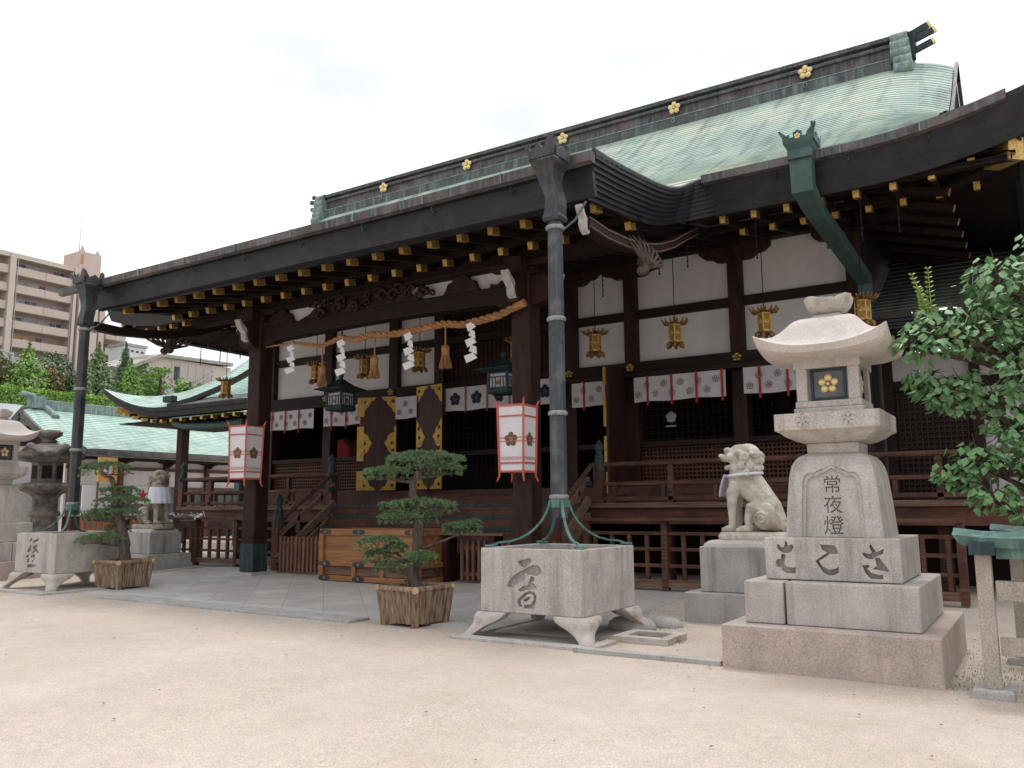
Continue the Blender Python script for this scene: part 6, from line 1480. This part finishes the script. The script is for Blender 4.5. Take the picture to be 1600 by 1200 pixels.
# ================================================================== WING AT THE RIGHT OF THE HALL
def annex():
    t = thing('side_wing', 'dim low wing with dark roof joining the hall at the right', 'building', (2, 17.5, 0))
    n = 16; rows = []
    mb = MB()
    for j in range(22):
        ya, yb = 16.1 + .26 * j, 16.1 + .26 * (j + 1); za, zb = [4.94 + .40 * (y - 16.1) + .03 * (y - 16.1) ** 2 for y in (ya, yb)]
        rows += [[(-2.55 + 1.0 * i, ya, za + .02) for i in range(14)], [(-2.55 + 1.0 * i, yb, zb) for i in range(14)]]
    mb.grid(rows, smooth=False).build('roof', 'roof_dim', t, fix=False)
    mb = MB()
    for k in range(4): mb.box(-2.6, 11, 16.05 + .03 * k, 16.4, 4.90 - .06 * (k + 1), 4.90 - .06 * k - .012)
    mb.build('eave_edge', 'fascia', t)
    MB().box(-2.6, 11, 16.2, 18.3, 4.58, 4.62).build('soffit', 'under', t)
    for k in range(14):
        x = -2.2 + .5 * k; r = MB().box(x - .05, x + .05, 16.36, 18.2, 4.46, 4.57).build('rafter', 'under', t); MB().box(x - .056, x + .056, 16.33, 16.5, 4.454, 4.576).build('gold_sleeve', 'gold', r)
    MB().box(-2.5, 11, 18.1, 18.2, 3.95, 4.5).build('plaster_panel', 'plaster', t); MB().box(-2.5, 11, 18.0, 18.25, 3.75, 3.95).build('beam', 'wood_h', t)
    MB().box(-.95, 11, 18.12, 18.2, 1.6, 3.75).build('white_wall', 'plaster', t)
    mb = MB(); mb.box(-2.5, -1.1, 18.15, 18.2, 1.6, 3.75)
    for k in range(15): x = -2.5 + .1 * k; mb.box(x - .012, x + .012, 18.06, 18.1, 1.6, 3.7)
    for k in range(22): z = 1.62 + .1 * k; mb.box(-2.5, -1.1, 18.08, 18.12, z - .012, z + .012)
    mb.build('lattice_door', 'lattice', t)
    for x in (-2.55, -1.02, 1.2, 3.5): MB().box(x - .09, x + .09, 17.98, 18.16, .2, 4.5).build('post', 'wood', t)
    MB().box(-1.6, 11, 17.2, 18.2, 1.48, 1.58).build('veranda_floor', 'wood_grey', t)
    MB().box(-2.5, 11, 18.3, 18.4, 0, 4.5).build('rear_wall', 'inner', t)
annex()
# ================================================================== WING AT THE LEFT
def left_wing():
    t = thing('side_pavilion', 'low pavilion with an upturned pale green roof beyond the left porch pillar', 'building', (-28, 22, 0))
    def ez(x): return 5.42 + .066 * max(0, -x - 29.0) ** 2
    def zf(x, y): return ez(x) * 1 + .05 + (.42 * (y - 20) + .045 * (y - 20) ** 2)
    mb = MB(); rows = []
    n = 26
    for j in range(n):
        for y, lf in ((20 + .17 * j, .02), (20 + .17 * (j + 1), 0)):
            x0 = -33.0 + (y - 20) * .95; rows.append([(x0 + (-22.8 - x0) * (i / 20), y, zf(x0 + (-22.8 - x0) * (i / 20), y) * 1 - .16 * (y - 20) * max(0, (-29 - (x0 + (-22.8 - x0) * (i / 20)))) * .6 + lf) for i in range(21)])
    mb.grid(rows, smooth=False)
    mb.build('roof', 'roof_bright', t, fix=False)
    mb = MB(); k = 12
    rows = []
    for i in range(k + 1):
        x = -33.02 + (10.3) * i / k; z = ez(x) + .06
        rows.append([(x, 20.0, z), (x, 19.97, z - .02), (x + .05 * 0, 20.02, z - .16), (x, 20.10, z - .18), (x, 20.16, z - .36), (x, 20.5, z - .38)])
    mb.grid(rows, smooth=False); mb.add(rows[0], [tuple(range(6))]); mb.build('eave_edge', 'fascia', t, fix=False)
    mb = MB(); rows = [[(-33.0 + .0 * j, 20.0 + j * .8, ez(-33) + .04 - .05 * min(j, 3)), (-32.7 + 0 * j, 20.2 + j * .8, ez(-33) - .34 - .05 * min(j, 3))] for j in range(8)]; mb.grid(rows, smooth=False).build('eave_edge', 'fascia', t, fix=False)
    # raised barge of the gable, dark, climbing to the right
    pts = [(-28.6, 20.02, 5.60), (-27.6, 20.3, 5.80), (-26.6, 20.7, 6.18), (-25.6, 21.1, 6.68), (-24.7, 21.5, 7.27), (-23.8, 22, 8.0)]
    mb = MB()
    pts = [(p[0], p[1], p[2] - .12) for p in pts]
    for a, b in zip(pts, pts[1:]): mb.bar(a, b, .18, .18)
    mb.build('bargeboard', 'fascia', t); 
    mb = MB(); rows = [[(x, 20.0, ez(x) + .075), (x, 20.6, ez(x) + .34), (x, 21.4, ez(x) + .66)] for x in (-28.4, -27.4, -26.2, -25, -23.6, -22.6)]
    MB().grid([[p[0], p[1], p[2]] for p in rows]).build('lower_roof', 'roof_dim', t, fix=False)  # shaded slope: the shade is put into the darker roof colour
    MB().box(-28.9, -28.3, 19.93, 20.2, 5.64, 5.90).build('ridge_tile', 'teal', t, bevel=.05)
    MB().box(-32.2, -22.6, 20.3, 25, 5.0, 5.04).build('soffit', 'under', t)
    for k in range(13):
        x = -31.9 + .62 * k; z = 4.92 + .05 * max(0, -x - 29) ** 2; r = MB().box(x - .06, x + .06, 20.32, 22.5, z - .0, z + .11).build('rafter', 'under', t); MB().box(x - .066, x + .066, 20.28, 20.5, z - .006, z + .116).build('gold_sleeve', 'gold', r)
    MB().bar((-32.5, 20.35, 5.62), (-31.4, 21.4, 5.3), .2, .26).build('hip_rafter', 'gold_paint', t)
    for x in (-29.6, -25.4, -23.2): MB().box(x - .17, x + .17, 21.3, 21.64, .1, 5.2).build('post', 'wood', t); 
    MB().box(-29.8, -22.8, 21.35, 21.6, 4.75, 5.05).build('beam', 'wood', t)
    MB().box(-25.78, -25.5, 21.0, 21.25, .1, 4.9).build('corner_pipe', 'duct', t)
    MB().tube([(-25.64, 21.1, 4.82), (-26.6, 20.9, 4.72), (-28.4, 20.6, 4.74), (-28.9, 20.5, 4.90)], .13, 8).build('corner_pipe', 'duct', t)
    MB().box(-25.2, -22.7, 23.4, 23.5, 1.5, 5.2).build('rear_wall', 'inner', t)
    MB().box(-25.2, -22.8, 20.9, 24, 1.42, 1.52).build('floor', 'wood_grey', t)
left_wing()
# ================================================================== LONG HALL WITH BRIGHT GREEN ROOF, FAR LEFT
def green_roof_hall():
    t = thing('long_green_roofed_hall', 'long low building with a bright green copper roof at the far left', 'building', (-36, 26, 0))
    Y0, Y1 = 19.4, 44
    def zf(d): return 4.08 + 2.05 * (.78 * d / 4.2 + .22 * (d / 4.2) ** 2)
    rows = []; n = 22
    ys = [Y0 + i * .12 for i in range(12)] + [Y0 + 1.5 + i * 2 for i in range(12)]
    for j in range(n):
        for d, lf in ((4.2 * j / n, .025), (4.2 * (j + 1) / n, 0)):
            rows.append([(-34 - d, y, zf(d) + lf - .20 * max(0, 1 - (y - Y0) / 1.1) ** 2) for y in ys])
    MB().grid(rows, smooth=False).build('roof', 'roof_bright', t, fix=False)
    MB().grid([[(-38.2 - d, y, zf(4.2 - d)) for y in (Y0, 30, Y1)] for d in (0, 1.4, 2.8, 4.2)]).build('rear_roof', 'roof_bright', t, fix=False)
    MB().box(-38.45, -37.95, Y0 + .9, Y1, 6.0, 6.46).build('ridge', 'copper_pale', t, bevel=.03)
    mb = MB(); mb.box(-38.5, -37.9, Y0 + .35, Y0 + .88, 6.05, 6.6); mb.tube([(-38.2, Y0 + .5, 6.6), (-38.2, Y0 - .1, 6.68)], .13, 8); mb.tube([(-37.95, Y0 + .9, 6.1), (-37.5, Y0 + 1.0, 5.8), (-37.2, Y0 + 1.0, 5.6)], [.14, .14, .16], 8); mb.build('ridge_end', 'copper_pale', t)
    mb = MB()
    for k in range(10):
        d0, d1 = 4.2 * k / 10, 4.2 * (k + 1) / 10
        for sx in (1, -1):
            mb.bar((-38.2 + sx * (4.2 - d0), Y0 - .02, zf(d0) - .34), (-38.2 + sx * (4.2 - d1), Y0 - .02, zf(d1) - .34), .14, .30)
    mb.build('bargeboard', 'copper_brown', t)
    MB().add([(-42, Y0 + .8, 3.8), (-34.6, Y0 + .8, 3.8), (-38.2, Y0 + .8, 5.9)], [(0, 1, 2)]).build('gable_wall', 'wood', t, fix=False)
    MB().box(-34.15, -33.98, Y0, Y1, 3.84, 4.05).build('gutter', 'copper_brown', t, bevel=.02)
    MB().box(-35.2, -34.2, Y0, Y1, 3.70, 3.78).build('soffit', 'under', t)
    MB().box(-35.5, -35.3, Y0 + .5, Y1, .1, 3.75).build('wall', 'plaster', t)
    MB().box(-35.29, -35.18, Y0 + .5, Y1, 3.28, 3.42).build('beam', 'wood_red', t); MB().box(-35.29, -35.18, Y0 + .5, Y1, 2.42, 2.55).build('beam', 'wood_red', t)
    MB().box(-35.29, -35.2, Y0 + .5, Y1, .1, 1.25).build('skirting', 'wood', t)
    for k in range(11):
        y = Y0 + .7 + 2.3 * k; MB().box(-35.32, -35.12, y - .1, y + .1, .1, 3.7).build('post', 'wood_red', t)
        mb = MB(); mb.box(-35.28, -35.23, y + .2, y + 2.1, 1.35, 2.38); mb.build('window', 'apt_dark', t)
        for q in range(5): MB().box(-35.225, -35.19, y + .2 + .46 * q, y + .26 + .46 * q, 1.35, 2.38).build('mullion', 'wood', t)
        c = MB(); 
        for s in (-1, 1): c.bar((-35.1, y, 3.62), (-35.1, y + s * .5, 3.72), .1, .1)
        c.bar((-35.05, y, 3.5), (-34.6, y, 3.72), .1, .12); c.build('bracket', 'wood', t)
green_roof_hall()
# notice boards, stall tables in front of it
def boards():
    def brd(y0, y1, z0, z1, x, m, label, cat='sign', name='notice_board'):
        t = thing(name, label, cat, (x, (y0 + y1) / 2, .05)); MB().box(x - .03, x + .03, y0, y1, z0, z1).build('panel', m, t, bevel=.008)
        for y in (y0 + .08, y1 - .08): MB().box(x - .09, x - .031, y - .03, y + .03, .02, z1 - .05).build('post', 'wood_grey', t)
        return t
    t = brd(18.75, 19.55, 2.60, 3.55, -31, 'signyellow', 'orange yellow picture board with a red and white figure, beside the dark stone lantern')
    mb = MB()
    for a, b, r in ((19.15, 3.2, .16), (19.05, 3.0, .14), (19.25, 2.9, .15), (19.0, 3.3, .08)): mb.tube([(-30.968, a, b), (-30.962, a, b)], r, 14)
    mb.build('white_shape', 'white_wall', t)
    mb = MB()
    for k in range(9): a = 2.6 + k * .45; mb.tube([(-30.961, 19.15 + .24 * math.cos(a), 3.02 + .24 * math.sin(a)), (-30.955, 19.15 + .24 * math.cos(a), 3.02 + .24 * math.sin(a))], .05, 8)
    mb.build('red_shape', 'signred', t)
    brd(18.3, 19.6, 1.35, 2.45, -31.2, 'white_wall', 'blank white board below the orange picture board')
    t = brd(20.3, 21.2, 1.75, 2.45, -31, 'white_wall', 'white board with a red star, behind the farther trained pine')
    pts = []
    for k in range(10): a = math.pi / 2 + k * math.pi / 5; r = .27 if k % 2 == 0 else .11; pts.append((20.72 + r * math.cos(a), 2.1 + r * math.sin(a)))
    MB().prism(pts, lambda a, b, d: (-30.969 + d, a, b), 0, .006).build('star', 'signred', t)
    brd(20.4, 21.5, .45, 1.15, -30, 'white_wall', 'low white counter panel behind the farther trained pine', 'counter', 'counter')
    t = thing('board_fence', 'orange brown boarded fence low behind the far left basin', 'fence', (-29.5, 18.6, .05))
    MB().box(-29.55, -29.5, 17.4, 20.6, .3, 1.12).build('panel', 'orangefence', t)
    for k in range(9): y = 17.4 + .4 * k; MB().box(-29.495, -29.45, y - .03, y + .03, .05, 1.16).build('post', 'orangefence', t)
    for k, (x, y) in enumerate(((-19.4, 13.30), (-18.9, 13.32))):
        pass
    mb = MB(); rnd = random.Random(8)
    for k in range(26):
        c = Vector((-17.9 + rnd.uniform(-.55, .55), 13.3 + rnd.uniform(-.1, .05), 1.345 + rnd.uniform(0, .05))); a = Vector((rnd.uniform(-1, 1), rnd.uniform(-.5, .5), rnd.uniform(-.2, .5))).normalized() * .11; b = a.cross(Vector((rnd.random(), rnd.random(), 1))).normalized() * .03
        mb.add([c - a - b, c + a - b, c + a + b, c - a + b], [(0, 1, 2, 3)])
    tag(mb.build('folded_fortune_papers', 'shide', fix=False), 'crumpled white paper strips tied along the shelf of the left lattice fence', 'paper strips', kind='stuff')
boards()

# ================================================================== BANK: HEDGE, TREES
def leaf_blob(fo, c, rad, n, size, rnd, shape=None, gap=-.25, f=2.0):
    for i in range(n):
        d = Vector((rnd.gauss(0, 1), rnd.gauss(0, 1), rnd.gauss(0, 1))).normalized(); q = rnd.uniform(.55, 1.0) * (1 + .28 * noise.noise(d * f + Vector(c) * .3))
        p = Vector(c) + Vector((d.x * rad[0], d.y * rad[1], d.z * rad[2])) * q
        if noise.noise(p * (2.2 / max(rad))) < gap: continue
        a = Vector((rnd.uniform(-1, 1), rnd.uniform(-1, 1), rnd.uniform(-1, 1))).normalized(); b = a.cross(d + Vector((.1, .2, .3))).normalized(); s = size * rnd.uniform(.6, 1.3)
        fo.add([p - a * s, p + b * s * .6, p + a * s, p - b * s * .6], [(0, 1, 2, 3)])
def bank_tree(x, y, z, h, r, kind, label, m):
    t = thing({'cone': 'conifer', 'round': 'round_tree', 'loose': 'loose_tree', 'layer': 'layered_pine'}[kind], label, 'tree', (x, y, z), 'trees on the bank'); rnd = random.Random(int(x * 7 + y * 13)); fo = MB()
    MB().tube([(x, y, z - .3), (x + .05, y, z + h * .5), (x, y, z + h * .85)], [r * .10, r * .07, .03], 8).build('trunk', 'bark2', t)
    if kind == 'cone':
        for k in range(9):
            f = k / 8; rr_ = r * (1 - f) ** .75 * (1.0 if f > .12 else .8) + .08
            leaf_blob(fo, (x, y, z + h * (.16 + .80 * f)), (rr_, rr_, h * .11), int(420 * (rr_ / r) + 70), .12, rnd, gap=-.5, f=3)
    elif kind == 'round':
        for k in range(9): leaf_blob(fo, (x + rnd.uniform(-.5, .5) * r, y + rnd.uniform(-.5, .5) * r, z + h * rnd.uniform(.4, .8)), (r * .55, r * .55, h * .22), 380, .13, rnd)
    elif kind == 'layer':
        for k in range(9): leaf_blob(fo, (x + rnd.uniform(-.6, .6) * r, y + rnd.uniform(-.6, .6) * r, z + h * (.2 + .75 * k / 8)), (r * (.75 - .4 * k / 8), r * (.75 - .4 * k / 8), h * .06), 360, .11, rnd)
    else:
        for k in range(11): leaf_blob(fo, (x + rnd.uniform(-.7, .7) * r, y + rnd.uniform(-.7, .7) * r, z + h * rnd.uniform(.25, .9)), (r * .4, r * .4, h * .16), 170, .13, rnd, gap=-.1)
    fo.build('crown', m, t, fix=False)
for a in ((-66, 29.0, 9.1, 4.2, 2.4, 'loose', 'rusty green loose crowned tree at the left edge above the hedge', 'bg_rust'),
          (-66, 31.5, 9.1, 3.8, 1.6, 'loose', 'thin rusty tree just left of the bright conical conifer', 'bg_rust'),
          (-68, 32.4, 9.3, 5.0, 1.6, 'round', 'dark tree behind the bright conical conifer', 'bg_dark'),
          (-64, 32.7, 8.9, 4.9, 2.3, 'cone', 'bright green conical conifer above the hedge, left of the far drainpipe', 'bg_lime'),
          (-64, 34.9, 8.9, 3.6, 1.1, 'loose', 'small rusty tree between the conical conifer and the far drainpipe', 'bg_rust'),
          (-68, 37.0, 9.3, 5.3, 1.8, 'round', 'dark green tree half behind the far drainpipe', 'bg_dark'),
          (-64, 38.2, 8.9, 5.8, 2.3, 'cone', 'tall mid green conifer just right of the far drainpipe', 'bg_mid'),
          (-62, 39.8, 8.8, 4.6, 1.5, 'cone', 'slim yellow green conifer right of the tall conifer', 'bg_lime'),
          (-66, 41.8, 9.1, 6.4, 1.3, 'cone', 'slim dark conifer behind the slim yellow green one', 'bg_dark'),
          (-62, 42.5, 8.8, 4.4, 2.6, 'layer', 'mid green tree in flat layers on the bank', 'bg_lime'),
          (-70, 47.0, 9.6, 5.4, 2.4, 'round', 'dark round tree below the small grey house', 'bg_dark'),
          (-64, 46.8, 8.9, 4.6, 1.7, 'round', 'bright yellow green bushy tree right of the layered tree', 'bg_lime'),
          (-62, 45.4, 8.8, 3.4, 1.3, 'cone', 'narrow light green conifer in front of the bushy yellow green tree', 'bg_mid'),
          (-72, 57.5, 9.8, 5.0, 2.4, 'round', 'dark tree on the slope above the side pavilion roof', 'bg_dark'),
          (-66, 52.5, 9.1, 3.6, 1.4, 'round', 'small green bush above the side pavilion roof', 'bg_mid')):
    bank_tree(*a)
def hedge():
    fo = MB(); rnd = random.Random(2); t = thing('clipped_hedge', 'long bright green clipped hedge along the top of the bank', 'hedge', (-59.5, 40, 8.2))
    for i in range(26000):
        y = rnd.uniform(18, 66); s = rnd.random()
        if s < .45: x, z = -58.6 + rnd.uniform(-.12, .12), rnd.uniform(8.0, 9.75)
        else: x = rnd.uniform(-61.0, -58.5); z = 9.75 + rnd.uniform(-.1, .12) + .06 * noise.noise(Vector((y * .5, x, 0)))
        a = Vector((rnd.uniform(-1, 1), rnd.uniform(-1, 1), rnd.uniform(-.6, .6))).normalized() * .10; b = Vector((rnd.uniform(-.4, .4), rnd.uniform(-1, 1), rnd.uniform(-1, 1))).normalized() * .06; p = Vector((x, y, z))
        fo.add([p - a, p + b, p + a, p - b], [(0, 1, 2, 3)])
    fo.build('leaves', 'hedge', t, fix=False); MB().box(-60.9, -58.75, 18, 66, 7.4, 9.62).build('core', 'bg_dark', t)
hedge()
t = thing('boundary_wall', 'plain pale boundary wall glimpsed between the two leftmost stone lanterns', 'wall', (-42.5, 14, 0)); MB().box(-43.6, -43.4, 4, 32, 0, 4.1).build('panel', 'plaster', t); MB().box(-43.75, -43.25, 4, 32, 4.1, 4.3).build('coping', 'copper_brown', t)
# pale banner wall behind the left gable
t = thing('banner_wall', 'pale mottled wall panel behind the gable of the green roofed building', 'wall', (-46.5, 20.5, 0)); MB().box(-44.6, -44.4, 15, 22.6, 0, 6.9).build('panel', 'white_wall', t)

# ================================================================== APARTMENTS
def apartments():
    X, FH = -130, 2.78
    t = thing('apartment_block', 'long pinkish apartment block with stacked balconies on the hill at the left', 'building', (X, 62, 15))
    zt = 39.9; z0 = 14.0; ya, yb = 50.0, 73.3
    MB().box(X - 12, X - 1.6, ya, yb, z0, zt + .3).build('wall', 'apt', t)
    MB().box(X - 1.6, X + .25, ya, yb, zt - .35, zt + .35).build('roof_slab', 'apt_pillar', t)
    for y, w in ((62.45, .85), (72.4, .45)): MB().box(X - 1.6, X + .5, y, y + w, z0, zt + .2).build('pillar', 'apt_pillar', t)
    MB().box(X - 8, X + .6, 73.31, 76.6, z0, zt - 3.0).build('stair_tower', 'apt_pillar', t)
    MB().box(X - 8, X + .5, 77.0, 77.9, z0, zt - 4.6).build('stair_tower', 'apt_rail', t); MB().box(X - 8, X - .4, 76.61, 78.4, z0, zt - 4.8).build('stair_shaft', 'apt', t)
    for k in range(9):
        zf_ = zt - FH * (k + 1)
        for y0, y1 in ((ya, 62.4), (63.35, 72.35)):
            MB().box(X - 1.6, X, y0, y1, zf_ - .16, zf_).build('balcony_floor', 'apt_pillar', t)
            b = MB().box(X, X + .14, y0, y1, zf_ - .12, zf_ + 1.12).build('balcony_front', 'apt_rail', t)
            for f in (.52,) if y0 > 60 else (.3, .75):
                ym = y0 + (y1 - y0) * f; MB().box(X + .141, X + .16, ym - .05, ym + .05, zf_ - .1, zf_ + 1.1).build('joint', 'concrete', b)
            n = 4
            for q in range(n):
                yy = y0 + .6 + (y1 - y0 - .8) * q / n; am = (k == 4 and q in (0, 1, 3)); w = 1.7 if q != 2 else .9
                wd = MB().box(X - 1.6, X - 1.54, yy, yy + w, zf_ + .3, zf_ + 2.05).build('window', 'apt_amber' if am else ('apt_blind' if (q + k) % 3 else 'apt_dark'), t)
                if q != 2: MB().box(X - 1.539, X - 1.5, yy + w * .48, yy + w * .52, zf_ + .3, zf_ + 2.05).box(X - 1.539, X - 1.5, yy - .04, yy + w + .04, zf_ + 2.05, zf_ + 2.12).build('frame', 'rail', wd)
                if (q * 5 + k * 3) % 4 == 0: MB().box(X - 1.5, X - .9, yy + w + .15, yy + w + .55, zf_, zf_ + 1.45).build('partition', 'white_wall', t)
    for y in (63.65, 72.25): MB().tube([(X + .25, y, z0), (X + .25, y, zt - .4)], .07, 8).build('drain', 'rail', t)
    mb = MB(); mb.box(X - 8, X - 3, 75.0, 78.7, zt - 3, zt + 4.4)
    mb.add([(X - 3.2, 75.0, zt + 4.4), (X - 3.2, 76.0, zt + 4.4), (X - 3.2, 75.3, zt + 5.6), (X - 3.2, 77.6, zt + 4.4), (X - 3.2, 78.7, zt + 4.4), (X - 3.2, 78.0, zt + 5.2)], [(0, 1, 2), (3, 4, 5)])
    mb.build('roof_tower', 'apt_rail', t)
    MB().box(X - 2.99, X - 2.9, 75.15, 75.6, zt + 2.2, zt + 3.8).build('tower_light', 'apt_amber', t)
    MB().box(X - 6, X - 3, 70.3, 72.0, zt + .3, zt + 1.1).build('roof_hut', 'apt_pillar', t)
    m = thing('antenna_mast', 'thin antenna mast rising from the apartment roof tower', 'antenna', (X - 5, 75.9, zt + 4.4)); MB().tube([(X - 5, 75.9, zt + 4.4), (X - 5, 75.9, zt + 8), (X - 5, 75.9, zt + 12.5)], [.08, .05, .025], 6).build('mast', 'rail', m)
    t = thing('apartment_wing', 'pale apartment wing with short balconies right of the far drainpipe', 'building', (-134, 81, 15))
    MB().box(-142, -134.2, 79.4, 84.0, 14, 31.0).build('wall', 'apt', t)
    for k in range(6):
        z = 30.0 - 2.78 * k; f = MB().box(-134.2, -132, 79.8, 83.4 + .3 * (k % 2), z, z + 1.25).build('balcony_front', 'apt_rail', t); MB().box(-131.99, -131.95, 81.8, 81.95, z, z + 1.2).build('joint', 'white_wall', f); MB().box(-134.19, -134.1, 80.2, 81.6, z + 1.3, z + 2.3).build('window', 'apt_dark', t)
    t = thing('rooftop_tank_house', 'small white roofed house with vents between the apartments and the eave', 'building', (-120, 77, 17)); MB().box(-124, -120, 75.6, 79.4, 15, 26.9).build('wall', 'white_wall', t); MB().box(-124.3, -119.8, 75.4, 79.6, 26.9, 27.3).build('roof', 'apt_blind', t)
    for k in range(4): MB().box(-119.99, -119.9, 76 + .85 * k, 76.4 + .85 * k, 26.0, 26.3).build('vent', 'apt_dark', t)
    t = thing('terrace_house', 'tan house with a long sloping roof and outside stair, above the side pavilion', 'building', (-100, 70, 14))
    MB().box(-108, -100, 66.5, 80, 12, 21.9).build('wall', 'apt_pillar', t); mb = MB(); mb.add([(-99.5, 63.4, 19.9), (-99.5, 68.3, 22.3), (-99.5, 80, 22.6), (-108, 80, 23), (-108, 68.3, 22.7), (-108, 63.4, 20.6)], [(0, 1, 4, 5), (1, 2, 3, 4)]); rf = mb.build('roof', 'concrete', t, fix=False); s_ = rf.modifiers.new('t', 'SOLIDIFY'); s_.thickness = .45
    for k in range(6): MB().tube([(-99.4, 69.8 + 1.3 * k, 15.5), (-99.4, 69.8 + 1.3 * k, 21.6)], .08, 6).build('post', 'rail', t)
    mb = MB(); mb.bar((-99.2, 72.5, 18.0), (-99.2, 76.5, 20.8), .3, .2); mb.build('stair', 'rail', t)
    MB().bar((-99.2, 72.5, 18.8), (-99.2, 76.5, 21.6), .08, .08).build('handrail', 'rail', t)
    MB().box(-99.99, -99.8, 70.6, 71.4, 19, 20.9).build('window', 'apt_dark', t)
    t = thing('grey_wall', 'low grey retaining wall below the tan terrace house', 'wall', (-80, 58, 10)); MB().box(-82, -80, 53.2, 62, 9, 14.2).build('panel', 'concrete', t, bevel=.1); MB().box(-79.99, -79.9, 53.4, 62, 13.9, 14.3).build('coping', 'rail', t)
apartments()
t = thing('street_lamp', 'pale blue street lamp pole before the apartment block', 'street lamp', (-90, 44.3, 12)); MB().tube([(-90, 44.3, 11.5), (-90, 44.3, 17.8)], .14, 8).build('pole', 'rail', t); MB().bar((-90, 44.3, 17.6), (-90, 42.9, 17.9), .25, .12).build('lamp_head', 'rail', t)
